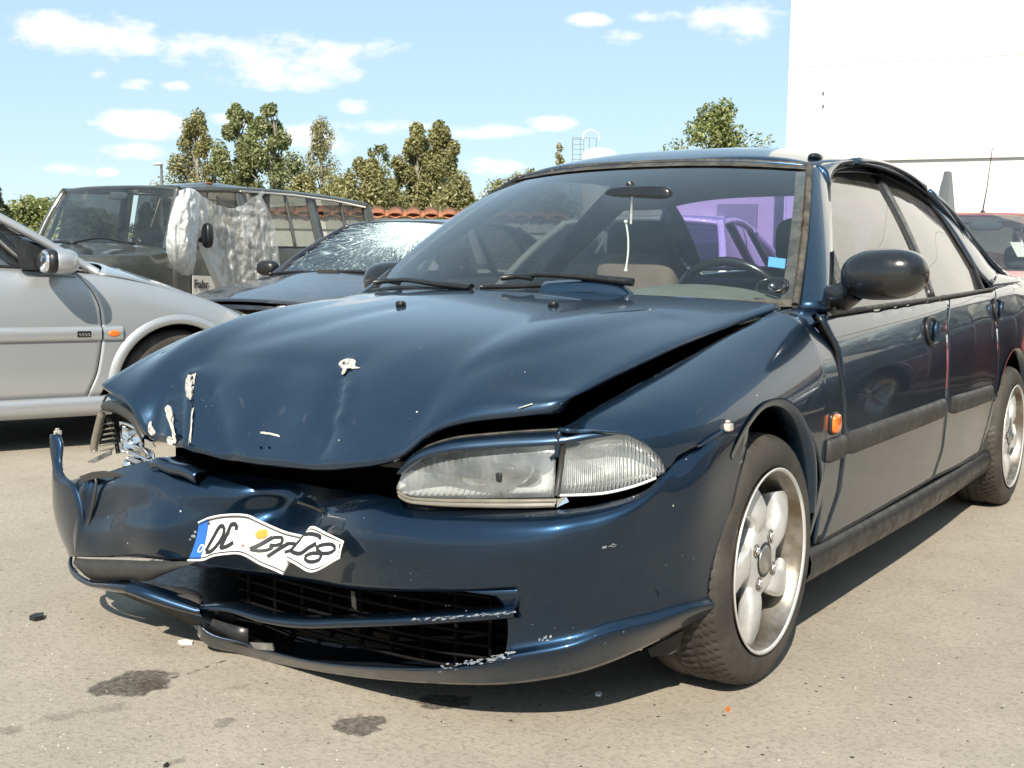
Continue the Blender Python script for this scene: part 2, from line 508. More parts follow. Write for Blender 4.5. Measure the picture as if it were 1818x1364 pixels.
M['purple'] = glass('purple_film_glass', (.36, .27, .66), refl=.3, dust=.08)
M['clear'] = glass('clear_glass', (.82, .87, .87), refl=.8, dust=.03)
M['darkglass'] = glass('smoked_glass', (.55, .57, .54), refl=.6, dust=.12)
# ================================================================== THE WRECKED SALOON (front axle at the origin, nose towards -Y, left side +X)
CAR = thing('wrecked_car', 'dark blue saloon with its front end crushed and number plate bent, nearest the viewer', 'car')

W_TAB = [(-.70, .58), (-.60, .665), (-.5, .735), (-.42, .773), (-.33, .800), (-.2, .816), (0, .826), (.3, .832), (1.2, .836), (1.75, .828), (2.25, .812), (2.62, .812), (2.9, .802), (3.2, .78), (3.5, .70)]
D_TAB = [(.10, .07), (.17, .045), (.24, .030), (.32, .020), (.42, .008), (.52, 0), (.60, .0), (.68, .005), (.75, .015), (.80, .028), (.83, .042)]
def wid(y): return sinterp(y, W_TAB)
def belt(y): return .832+.028*(y-.32)
def Xs(y, z):
    b = belt(y)
    if z <= b: return wid(y)-sinterp(z-(b-.83)*min(1, max(0, (z-.4)/.3)), D_TAB)
    dz = z-b
    return wid(y)-.042-.012-.5*dz-.36*dz*dz
def Xg(y, z):                                       # glass plane only, also below the belt
    dz = z-belt(y)
    return wid(y)-.054-.5*dz-.36*dz*abs(dz)
# hood gap (upper inner edge of the left wing)
gap_pts = [AX(1006, 757, .605), AX(1040, 735, .622), AX(1100, 700, .636), AX(1200, 646, .655), AX(1300, 591, .675), AX(1385, 549, .70)]
E_X = [(p[1], p[0]) for p in gap_pts]; E_Z = [(p[1], p[2]) for p in gap_pts]
def Xf(y, z):
    """outer surface of the front wing"""
    zs = .585; w = wid(y)
    if z <= zs: return w-sinterp(z, D_TAB)
    xh, zh = sinterp(y, E_X), sinterp(y, E_Z)
    q = min(1, (z-zs)/(zh-zs))
    return xh+(w-xh)*max(0, 1-q**2.4)**(1/2.2)
MIR = lambda P: np.asarray(P)*np.array([-1, 1, 1])
def yz(px, fx): return [onsurf(u, v, fx)[1:] for u, v in px]

def side_panel(name, b, t, l, r, fx, mat, n=40, m=30, both=True, off=0.0, th=.012, sides=(1, -1), parent=None):
    """b,t,l,r: (y,z) polylines; left = front edge"""
    b, t = poly(b, n), poly(t, n); l, r = poly(l, m), poly(r, m)
    l[0], l[-1], r[0], r[-1] = b[0], t[0], b[-1], t[-1]
    G = coons(b, t, l, r)
    P = np.array([[(fx(y, z)+off, y, z) for (y, z) in row] for row in G])
    out = []
    for s in sides:
        Q = P if s > 0 else MIR(P)
        o = grid(name, Q, mat, parent or CAR, flip=(s < 0))
        mod_solid(o, th, black=True)
        out.append(o)
    return out

# ---- doors and rear wing: outlines picked off the photograph, unprojected on the body side
fd_l = yz([(1455, 967), (1467, 935), (1488, 875), (1495, 822), (1497, 750), (1496, 693), (1487, 621), (1472, 592), (1458, 566)], Xs)
fd_r = yz([(1655, 851), (1672, 800), (1680, 720), (1684, 640), (1680, 575), (1672, 516)], Xs)
fd_l = [tuple(p) for p in fd_l]; fd_r = [tuple(p) for p in fd_r]
fd_l[-1] = (fd_l[-1][0], belt(fd_l[-1][0])); fd_r[-1] = (fd_r[-1][0], belt(fd_r[-1][0]))
rd_l = [(y+.007, z) for y, z in fd_r]
rd_r = yz([(1736, 810), (1748, 770), (1762, 715), (1771, 660), (1772, 600), (1766, 550), (1757, 508)], Xs)
rd_r = [tuple(p) for p in rd_r]; rd_r[-1] = (rd_r[-1][0], belt(rd_r[-1][0]))
doorF = side_panel('front_door', [fd_l[0], fd_r[0]], [fd_l[-1], fd_r[-1]], fd_l, fd_r, Xs, M['blue'])
doorR = side_panel('rear_door', [rd_l[0], rd_r[0]], [rd_l[-1], rd_r[-1]], rd_l, rd_r, Xs, M['blue'])
# rear wing
rr_l = [(y+.007, z) for y, z in rd_r]
ARC = [(2.60+.355*math.cos(a), .30+.345*math.sin(a)) for a in np.linspace(R_(150), R_(-8), 24)]
rq_bot = [rr_l[0]]+[(max(y, rr_l[0][0]), z) for y, z in ARC]+[(2.98, .24), (3.42, .26)]
k0 = min(range(len(rr_l)), key=lambda i: abs(rr_l[i][1]-ARC[0][1]))
rq_l = [ARC[0]]+[p for p in rr_l if p[1] > ARC[0][1]+.03]
rzl, ryl = zip(*sorted([(z, y) for y, z in rr_l]))
meet = (float(np.interp(ARC[0][1], rzl, ryl)), ARC[0][1])
rq_l = [meet]+[p for p in rr_l if p[1] > ARC[0][1]+.02]
rq = side_panel('rear_wing', [meet]+ARC+[(2.98, .24), (3.42, .26)], [rq_l[-1], (2.6, belt(2.6)+.005), (3.0, .935), (3.30, .93), (3.42, .90)], rq_l, [(3.42, .26), (3.50, .5), (3.50, .8), (3.42, .90)], Xs, M['blue'], n=60)
rlow = [rr_l[0]]+[p for p in rr_l if rr_l[0][1] < p[1] < ARC[0][1]-.01]+[meet]
side_panel('wing_lower_corner', [rr_l[0], (2.25, .265)], [meet, ARC[0]], rlow, [(2.25, .265), (2.258, .36), ARC[0]], Xs, M['blue'], n=10, m=16)
# black rubber behind the shut lines
for s in (1, -1):
    for ln, par in ((fd_l, doorF), (fd_r, doorF), (rd_r, doorR)):
        tube('door_seal', [(s*(Xs(y, z)-.017), y+.003, z) for y, z in poly(ln, 26)], .006, M['void'], par[0 if s > 0 else 1], n=6)
# sills
for s in (1, -1):
    prof = []
    for (dx, z) in [(-.10, .262), (-.022, .262), (-.004, .25), (.004, .225), (.002, .20), (-.012, .172), (-.03, .160), (-.10, .158)]:
        prof.append([(s*(sinterp(y, W_TAB)-.020+dx), y, z) for y in np.linspace(.27, 2.33, 30)])
    o = grid('sill', np.array(prof), M['sill'], CAR, flip=(s > 0))
# ---- front wings
lamp_top = [(1006, 762), (1060, 764), (1112, 769), (1150, 790), (1175, 815), (1186, 838)]
bump_top = [(1200, 812), (1225, 798), (1270, 776), (1315, 756)]
def wing(s, mat):
    fl = [onsurf(u, v, Xf)[1:] for (u, v) in lamp_top+bump_top]
    fl = sorted([tuple(p) for p in fl])
    arc = [(-.03+.293*math.cos(a), .292+.352*math.sin(a)) for a in np.linspace(R_(134), R_(14), 26)]
    low = [p for p in fl if p[0] < arc[0][0]-.012]+arc+[(.243, .262)]
    y_end = [(z, y-.003) for y, z in fd_l]
    G = []
    ys = np.r_[np.linspace(low[0][0], arc[0][0], 30), np.linspace(arc[0][0], .335, 60)[1:]]
    yl, zl = zip(*low)
    for y in ys:
        z0 = float(np.interp(y, yl, zl)) if y < arc[-1][0] else max(.262, .377-(y-arc[-1][0])*3)
        zh = sinterp(min(y, .29), E_Z)
        col = []
        for q in np.linspace(0, 1, 30):
            z = z0+(zh-z0)*math.sin(q*math.pi/2)
            yy = y
            lim = float(np.interp(z, *zip(*sorted(y_end))))       # rear edge follows the door gap
            yy = min(y, lim) if y > .05 else y
            if y > .12: yy = .12+(y-.12)*(lim-.12)/(.335-.12) if lim > .12 else lim
            bl_ = min(1, max(0, (yy-.06)/.20)); bl_ = bl_*bl_*(3-2*bl_)
            x = Xf(yy, z)*(1-bl_)+(min(Xf(min(yy, .27), z), Xs(yy, min(z, belt(yy)))) if z < .80 else Xf(min(yy, .27), z))*bl_
            col.append((x, yy, z))
        # fold down into the engine bay at the hood gap
        x, yy, z = col[-1]
        col.append((x-.006, yy, z-.012)); col.append((x-.008, yy, z-.05)); col.append((x-.02, yy, z-.06))
        G.append(col)
    G = np.array(G)
    if s < 0:
        G = G[30:]                                            # its front half was ripped off in the crash
        G = MIR(G)
    o = grid('front_wing', G, mat, CAR, flip=(s > 0)); mod_solid(o, .008)
    return o, arc
wingL, arcF = wing(1, M['blue'])
for s in (1, -1):
    ta = np.array([AX(1380, 551, .697), AX(1410, 544, .712), AX(1440, 539, .724)]); tb = np.array([onsurf(1415, 582, Xf)+np.array([-.001, 0, 0]), onsurf(1440, 575, Xf)+np.array([-.001, 0, 0]), onsurf(1459, 567, Xs)])
    ta, tb = spline(ta, 12), spline(tb, 12)
    G = np.array([ta*(1-q)+tb*q+np.array([.002, 0, .002])*(4*q*(1-q))-np.array([.0, 0, .004]) for q in np.linspace(0, 1, 10)])
    o = grid('wing_shoulder', G if s > 0 else MIR(G), M['blue'], CAR, flip=(s < 0))
wingR, _ = wing(-1, M['blue'])
# rolled arch lips and wheel wells
for s in (1, -1):
    for (yc, zc, rr, ra_, a0, a1, nm) in ((-.03, .292, .350, .291, 134, 10, 'arch_lip'), (2.60, .30, .344, .354, 150, -6, 'arch_lip')):
        front = yc < 1
        if s < 0 and front: a0 = 100
        ang = np.linspace(R_(a0), R_(a1), 30)
        for_w = []
        for a in ang:
            y, z = yc+ra_*math.cos(a), zc+rr*math.sin(a)
            xx = (Xf if front else Xs)(min(y, .27) if front else y, z)
            for_w.append([(s*(xx+.003), yc+(ra_+.016)*math.cos(a), zc+(rr+.016)*math.sin(a)), (s*(xx+.004), yc+(ra_+.004)*math.cos(a), zc+(rr+.004)*math.sin(a)),
                          (s*(xx-.006), yc+(ra_-.006)*math.cos(a), zc+(rr-.006)*math.sin(a)), (s*(xx-.05), yc+(ra_-.004)*math.cos(a), zc+(rr-.004)*math.sin(a))])
        grid(nm, np.array(for_w), M['blue'], CAR, flip=(s < 0))
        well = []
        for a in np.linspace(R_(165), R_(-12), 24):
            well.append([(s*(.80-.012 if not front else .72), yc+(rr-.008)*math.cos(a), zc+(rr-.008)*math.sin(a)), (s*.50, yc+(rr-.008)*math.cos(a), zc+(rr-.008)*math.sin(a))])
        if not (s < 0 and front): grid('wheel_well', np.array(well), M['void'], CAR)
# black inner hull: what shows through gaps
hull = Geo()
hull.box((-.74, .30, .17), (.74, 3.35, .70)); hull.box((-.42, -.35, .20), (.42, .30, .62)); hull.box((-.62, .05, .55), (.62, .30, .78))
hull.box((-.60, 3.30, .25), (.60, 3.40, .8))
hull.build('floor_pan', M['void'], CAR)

# ---- greenhouse ------------------------------------------------------------------
def ws_edge(xk, yk, zk, yc, zc, n=41):
    xs = np.linspace(-xk, xk, n)
    q = np.abs(xs/xk)
    return np.c_[xs, yc+(yk-yc)*q**2.2, zc+(zk-zc)*q**2.4]
ws_b = ws_edge(.705, .372, .846, .14, .838)
ws_t = ws_edge(.512, .955, 1.252, .865, 1.272)
def ws_side(s, n=30):
    a, b = (ws_b[-1], ws_t[-1]) if s > 0 else (ws_b[0], ws_t[0])
    t = np.linspace(0, 1, n)[:, None]
    return a*(1-t)+b*t+np.array([s*.012, -.012, .012])*(4*t*(1-t))
WS = coons(ws_b, ws_t, ws_side(-1), ws_side(1))
bul = np.outer(4*np.linspace(0, 1, 30)*(1-np.linspace(0, 1, 30)), np.ones(41))
WS[..., 1] -= .022*bul; WS[..., 2] += .016*bul
windscreen = grid('windscreen', WS, M['glass'], CAR)
def ws_pt(a, b):
    """a across 0 right..1 left, b up 0..1"""
    i, j = a*40, b*29
    i0, j0 = min(int(i), 39), min(int(j), 28); fi, fj = i-i0, j-j0
    return WS[j0, i0]*(1-fi)*(1-fj)+WS[j0, i0+1]*fi*(1-fj)+WS[j0+1, i0]*(1-fi)*fj+WS[j0+1, i0+1]*fi*fj
def ws_hit(u, v):
    d = pix_ray(u, v)
    best = None
    C_ = CAM_POS
    rel = WS-C_
    al = rel@d/(d@d)
    dist = np.linalg.norm(rel-al[..., None]*d, axis=2)
    j, i = np.unravel_index(np.argmin(dist), dist.shape)
    j = min(max(j, 1), 28); i = min(max(i, 1), 39)
    nrm = np.cross(WS[j, i+1]-WS[j, i-1], WS[j+1, i]-WS[j-1, i]); nrm /= np.linalg.norm(nrm)
    t = nrm@(WS[j, i]-C_)/(nrm@d)
    return C_+d*t
# dusty black border and seal of the windscreen
nrmW = np.array([0, -.6, .8])
bd = Geo()
for sgn, w in ((1, .034), (-1, .022)):
    e = ws_side(sgn)+nrmW*.004
    bd.add(np.vstack([e, e-np.array([sgn*w, 0, 0])]), gridfaces(2, 30))
e = ws_t+nrmW*.0045; e2 = WS[28]*.7+WS[27]*.3+nrmW*.0045
bd.add(np.vstack([e, e2]), gridfaces(2, 41))
e = ws_b+nrmW*.0045; e2 = WS[1]+nrmW*.0045
bd.add(np.vstack([e, e2]), gridfaces(2, 41))
bd.build('screen_border', M['seal'], windscreen, True)
for s in (1, -1):
    tube('screen_seal', ws_side(s)+np.array([s*.006, 0, .006]), .010, M['seal'] if s > 0 else M['black'], CAR)
tube('screen_seal', ws_t+np.array([0, .008, .006]), .008, M['seal'], CAR)

# side window upper edge: roof rail line picked from the photograph on the glass plane
rail_px = [(1469, 332), (1474, 309), (1491, 299), (1545, 297), (1590, 315), (1632, 345), (1672, 390), (1705, 440), (1728, 478), (1748, 500)]
rail = [tuple(onsurf(u, v, Xg)[1:]) for u, v in rail_px]
rail = spline(rail, 60)
sail = tuple(onsurf(1474, 549, Xg)[1:])
front_e = [(sail[0]-.03, belt(sail[0])+.004), tuple(rail[0])]
last = (rail[-1][0]+.02, belt(rail[-1][0]+.02)+.004)
def glass_panel(y0, y1, s, mat, nm, off=-.004):
    """door glass between the belt and the rail; y0,y1 = (bottom, top) front and rear edges"""
    ry = rail[:, 0]; rz = rail[:, 1]
    n = 26
    top = []
    for t in np.linspace(0, 1, n):
        y = y0[1]+(y1[1]-y0[1])*t
        top.append((y, float(np.interp(y, ry, rz))))
    bot = [(y0[0]+(y1[0]-y0[0])*t, belt(y0[0]+(y1[0]-y0[0])*t)+.002) for t in np.linspace(0, 1, n)]
    P = np.array([[(Xg(*(np.array(b)*(1-q)+np.array(t)*q))+off, *(np.array(b)*(1-q)+np.array(t)*q)) for b, t in zip(bot, top)] for q in np.linspace(0, 1, 14)])
    return grid(nm, P if s > 0 else MIR(P), mat, None, flip=(s < 0))
bpF = (onsurf(1614, 441, Xg)[1], onsurf(1545, 301, Xg)[1])         # front door glass rear edge (bottom, top)
bpR = (onsurf(1652, 513, Xg)[1], onsurf(1561, 306, Xg)[1])
bpF = (bpR[0]-.05, bpF[1])
fe = (front_e[0][0], rail[0][0]+.004)
re_ = (rail[-1][0]-.02, rail[-2][0]-.02)
for s, o1, o2 in ((1, doorF[0], doorR[0]), (-1, doorF[1], doorR[1])):
    gm = M['sideglass'] if s > 0 else M['rightglass']
    g = glass_panel(fe, bpF, s, gm, 'window_glass'); g.parent = o1
    g = glass_panel(bpR, re_, s, gm, 'window_glass'); g.parent = o2
    # B pillar blade
    P = []
    for q in np.linspace(0, 1, 16):
        row = []
        for t in np.linspace(0, 1, 5):
            yb = bpF[0]+(bpR[0]-bpF[0])*t; yt = bpF[1]+(bpR[1]-bpF[1])*t
            y = yb+(yt-yb)*q
            zt = float(np.interp(yt, rail[:, 0], rail[:, 1])); z = belt(y)+(zt-belt(yb))*q
            row.append((s*(Xg(y, z)+.004+.003*(1-(2*t-1)**2)), y, z))
        P.append(row)
    o = grid('centre_pillar', np.array(P), M['black'], CAR, flip=(s < 0)); mod_solid(o, .02)
    # window frames: seal tubes round rail and belt
    path = [(s*(Xg(y, z)+.004), y, z) for y, z in [tuple(front_e[0])]+[tuple(p) for p in rail]]
    tube('window_frame', path, .0062, M['black'], CAR)
    path = [(s*(Xg(y, z+.012)+.012), y, z-.012) for y, z in [tuple(np.array(p)+(0, .012)) for p in rail[2:]]]
    bl = [(s*(Xs(y, belt(y)-.002)+.005), y, belt(y)+.0005) for y in np.linspace(front_e[0][0]-.03, rail[-1][0]+.02, 30)]
    tube('belt_seal', bl, .0068, M['trim'], CAR)
    # quarter glass divider
    y0, z0 = onsurf(1733, 498, Xg)[1:]; y1, z1 = onsurf(1700, 412, Xg)[1:]
    tube('quarter_bar', [(s*(Xg(y0, belt(y0))+.004), y0, belt(y0)), (s*(Xg(y1, z1)+.003), y1, z1)], .011, M['black'], CAR)

# roof and pillars -------------------------------------------------------------
# outer roof edge: from A pillar foot up, along the roof rail, down the C pillar
out_px = [(1440, 540), (1446, 470), (1449, 400), (1450, 330), (1462, 296), (1490, 287), (1560, 293), (1620, 322), (1675, 372), (1718, 427), (1755, 480), (1775, 520)]
pil = Geo()
n_r = len(rail)
for s in (1, -1):
    # A pillar: strip between windscreen edge and window frame
    A = ws_side(s, 30)+np.array([s*.012, 0, .004])
    B = np.array([(s*(Xg(y, z)+.005), y, z) for y, z in poly([front_e[0], tuple(rail[0]), tuple(rail[2]), tuple(rail[5])], 30)])
    Gp = []
    for q in np.linspace(0, 1, 7):
        mid = A*(1-q)+B*q
        mid = mid+np.array([s*.008, -.010, .008])*(4*q*(1-q))
        Gp.append(mid)
    o = grid('windscreen_pillar', np.array(Gp), M['blue'], CAR, flip=(s > 0)); mod_solid(o, .03)
# cant rail: roof edge running back into the outer line of the rear pillar
RE = spline([(.524, .955, 1.258), (.545, 1.2, 1.290), (.550, 1.53, 1.306), (.550, 1.90, 1.290), (.568, 2.10, 1.250), (.605, 2.26, 1.188), (.650, 2.41, 1.085), (.700, 2.65, .968), (.718, 2.86, .938)], 120)
ZC = [(.865, 1.276), (.95, 1.305), (1.1, 1.338), (1.4, 1.366), (1.7, 1.364), (1.95, 1.340), (2.20, 1.290)]
NR = 46
roof = []
for k, y in enumerate(np.linspace(.955, 2.14, NR)):
    q = k/(NR-1)
    xr = float(np.interp(y, RE[:, 1], RE[:, 0])); zr = float(np.interp(y, RE[:, 1], RE[:, 2]))
    row = []
    for t in np.linspace(-1, 1, 41):
        a = abs(t)
        yy = y-(.955-.865)*(1-a**2.2)*max(0, 1-q*3)+.06*(1-a**2.2)*max(0, q*3-2)
        z = zr+(max(sinterp(yy, ZC), zr+.004)-zr)*(1-a**2.9)
        x = xr*t
        if k == 0: z = ws_edge(.512, .955, 1.252, .865, 1.272)[int(round((t+1)*20))][2]+.006
        row.append((x, yy, z))
    roof.append(row)
roof = np.array(roof)
rf = grid('roof', roof, M['blue'], CAR); mod_solid(rf, .012)
for s in (1, -1):
    # panel between the window frame and the cant rail / rear pillar line
    i0 = int(np.argmin(np.abs(rail[:, 1]-rail[:, 1].max()*.985)*(rail[:, 0] < 1.3)+9*(rail[:, 0] >= 1.3)))
    lowc_ = [tuple(p) for p in rail if p[0] > .97]+[last]
    ly = np.array([p[0] for p in lowc_])
    up_y = np.interp(ly, [.97, 1.25, 1.5, 1.7, 1.85, 1.98, 2.08, last[0]], [.965, 1.27, 1.58, 1.88, 2.11, 2.30, 2.48, 2.68])
    lo = np.array([(s*(Xg(y, z)+.007), y, z+.002) for y, z in lowc_])
    up = np.array([(s*float(np.interp(y, RE[:, 1], RE[:, 0])), y, float(np.interp(y, RE[:, 1], RE[:, 2]))) for y in up_y])
    G = [lo*(1-q)+up*q+np.array([s*.012, 0, .007])*(4*q*(1-q)) for q in np.linspace(0, 1, 9)]
    o = grid('rear_pillar', np.array(G), M['blue'], CAR, flip=(s < 0)); mod_solid(o, .012)
    ye = np.linspace(last[0], 3.0, 12)
    b0 = np.array([(s*Xs(y, belt(y)+.003), y, belt(y)+.003) for y in ye])
    uy = np.linspace(2.68, 2.86, 12)
    b1 = np.array([(s*float(np.interp(y, RE[:, 1], RE[:, 0])), y, float(np.interp(y, RE[:, 1], RE[:, 2]))) for y in uy])
    G = [b0*(1-q)+b1*q+np.array([s*.010, 0, .006])*(4*q*(1-q)) for q in np.linspace(0, 1, 6)]
    o = grid('pillar_base', np.array(G), M['blue'], CAR, flip=(s < 0)); mod_solid(o, .01)
rw_t = np.c_[np.linspace(-.53, .53, 31), 2.15+.06*(1-(np.linspace(-1, 1, 31))**2), 1.294-.066*np.abs(np.linspace(-1, 1, 31))**2.2]
rw_b = np.c_[np.linspace(-.66, .66, 31), 2.74+.10*(1-(np.linspace(-1, 1, 31))**2), .965-.01*np.abs(np.linspace(-1, 1, 31))**2]
RW = np.array([rw_b*(1-q)+rw_t*q+np.array([0, .0, .03])*(4*q*(1-q)) for q in np.linspace(0, 1, 14)])
rear_window = grid('rear_window', RW, M['purple'], CAR)
for s in (1, -1):
    a = RW[:, -1 if s > 0 else 0]
    b = spline([(s*.570, 2.115, 1.246), (s*.605, 2.26, 1.188), (s*.650, 2.41, 1.085), (s*.700, 2.65, .968), (s*.718, 2.86, .938)], 14)[::-1]
    o = grid('rear_screen_edge', np.array([a, b]), M['blue'], CAR, flip=(s > 0)); mod_solid(o, .02)
tube('rear_screen_seal', np.vstack([RW[0], RW[:, -1], RW[-1][::-1], RW[::-1, 0]]), .010, M['black'], CAR)
# boot lid and tail
bx = np.linspace(-1, 1, 25)
boot = []
for (y, z, w) in [(2.80, .955, .70), (2.95, .965, .715), (3.2, .965, .72), (3.40, .955, .71), (3.475, .93, .70), (3.49, .86, .70), (3.50, .70, .70), (3.52, .60, .70), (3.54, .55, .71), (3.56, .40, .70), (3.50, .25, .66)]:
    boot.append([(w*t, y-(.10*abs(t)**3 if y > 3.3 else 0), z-.03*abs(t)**3*(1 if z > .8 else 0)) for t in bx])
o = grid('boot_lid', np.array(boot), M['blue'], CAR, flip=False); mod_solid(o, .01)
for s in (1, -1):
    box('tail_lamp', (s*.46 if s > 0 else -.70, 3.44, .70), (.70 if s > 0 else -.46, 3.512, .85), M['amber'], CAR, .01)

ab = AX(1448, 279, .49)
blob('aerial_base', ab, (.020, .040, .013), M['gloss_black'], CAR, 16, 8)
# ---- door furniture, left side (and its mirror on the right) --------------------
for s, o1, o2 in ((1, doorF[0], doorR[0]), (-1, doorF[1], doorR[1])):
    # rubbing strips
    def strip(pxa, pxb, nm, par, h=.062):
        pa, pb = onsurf(*pxa, Xs), onsurf(*pxb, Xs)
        G = []
        n = 24
        for k, (dx, dz) in enumerate([(-.012, h/2), (.006, h/2-.002), (.013, h/2-.010), (.015, 0), (.013, -h/2+.008), (.008, -h/2+.002), (-.012, -h/2)]):
            row = []
            for t in np.linspace(0, 1, n):
                y = pa[1]+(pb[1]-pa[1])*t; z = pa[2]+(pb[2]-pa[2])*t
                e = 1-.85*max(0, abs(2*t-1)-.97)/.03
                row.append((s*(Xs(y, z)+dx*e-(.010 if e < .5 else 0)), y, z+dz*(1 if e > .5 else .8)))
            G.append(row)
        return grid(nm, np.array(G), M['trim'], par, flip=(s < 0))
    strip((1500, 789), (1679, 722), 'rubbing_strip', o1)
    strip((1688, 720), (1760, 697), 'rubbing_strip', o2)
    strip((1468, 802), (1496, 791), 'rubbing_strip', CAR, h=.06)
    # handles: oval surround with pull
    for (u, v, sz, par) in ((1653, 588, 1.0, o1), (1770, 550, 1.0, o2)):
        p = onsurf(u, v, Xs)
        hx = p[0]
        ring = []
        for a in np.linspace(0, 2*np.pi, 33)[:-1]:
            y, z = p[1]+.060*math.copysign(abs(math.cos(a))**.7, math.cos(a)), p[2]+.040*math.copysign(abs(math.sin(a))**.8, math.sin(a))
            ring.append((s*(Xs(y, z)+.004), y, z))
        ring.append(ring[0])
        hd = tube('door_handle', ring, .007, M['black'], par)
        V = [(s*(Xs(p[1]+.055*math.cos(a)*r, p[2]+.036*math.sin(a)*r)+.003-.002*(1-r)), p[1]+.055*math.cos(a)*r, p[2]+.036*math.sin(a)*r) for r in (1, .6, .15) for a in np.linspace(0, 2*np.pi, 24, endpoint=False)]
        mesh('handle_cup', V, gridfaces(3, 24, closed=True)+[tuple(range(48, 72))], M['blue'], hd)
        pull = [(s*(Xs(p[1], p[2])+.016), p[1]+dy, p[2]+dz) for dy, dz in ((.0, -.028), (-.012, -.01), (-.014, .01), (0, .028))]
        tube('handle_pull', pull, [.010, .012, .012, .010], M['blue'], hd)
# fuel flap gap on left rear wing
fp = onsurf(1800, 560, Xs)
# side repeater lamp on the left wing
p = onsurf(1480, 752, Xf)
lamp = blob('side_indicator', (p[0]+.004, p[1], p[2]), (.012, .025, .024), M['amber'], CAR, e=.55)
blob('indicator_base', (p[0]-.002, p[1]+.002, p[2]), (.010, .029, .028), M['black'], lamp, e=.5)

# ---- door mirrors -----------------------------------------------------------------
def mirror(c, s, parent):
    def shp(p):
        # outer end rounder and fuller, inner end drawn down
        t = p[0]/.135
        p = p*np.array([1, 1, 1])
        p[2] += -.012*(1-t)*.5
        p[1] *= 1.0
        if p[1] > .03: p[1] = .03
        return p
    V = blob('door_mirror', c, (.106, .080, .064), M['gloss_black'], parent, nu=36, nv=22, e=.82, shape=shp)
    path = spline([(c[0]-s*.075, c[1]+.005, c[2]-.042), (c[0]-s*.115, c[1]+.02, c[2]-.066), (c[0]-s*.165, c[1]+.045, c[2]-.076)], 10)
    tube('mirror_arm', path, np.linspace(.034, .040, 10), M['gloss_black'], V, n=12)
    blob('mirror_glass', (c[0], c[1]+.029, c[2]-.004), (.090, .004, .052), M['chrome'], V, e=.7)
    return V
cmL = AD(1577, 484, 0); 
# left mirror sits just outside the door glass
q = AX(1571, 483, .905)
mirror(q, 1, doorF[0])
q2 = MIR(q)
q2 = AX(697, 494, -.875)
mirror(q2, -1, doorF[1])
# triangular mirror patch (sail)
for s, par in ((1, doorF[0]), (-1, doorF[1])):
    tri = [onsurf(u, v, Xg)[1:] for (u, v) in ((1474, 551), (1473, 445), (1489, 492), (1500, 541))]
    V = [(s*(Xg(y, z)+.012), y, z) for y, z in tri]
    o = mesh('mirror_patch', V, [(0, 3, 2, 1)] if s > 0 else [(0, 1, 2, 3)], M['black'], par); mod_solid(o, .014)

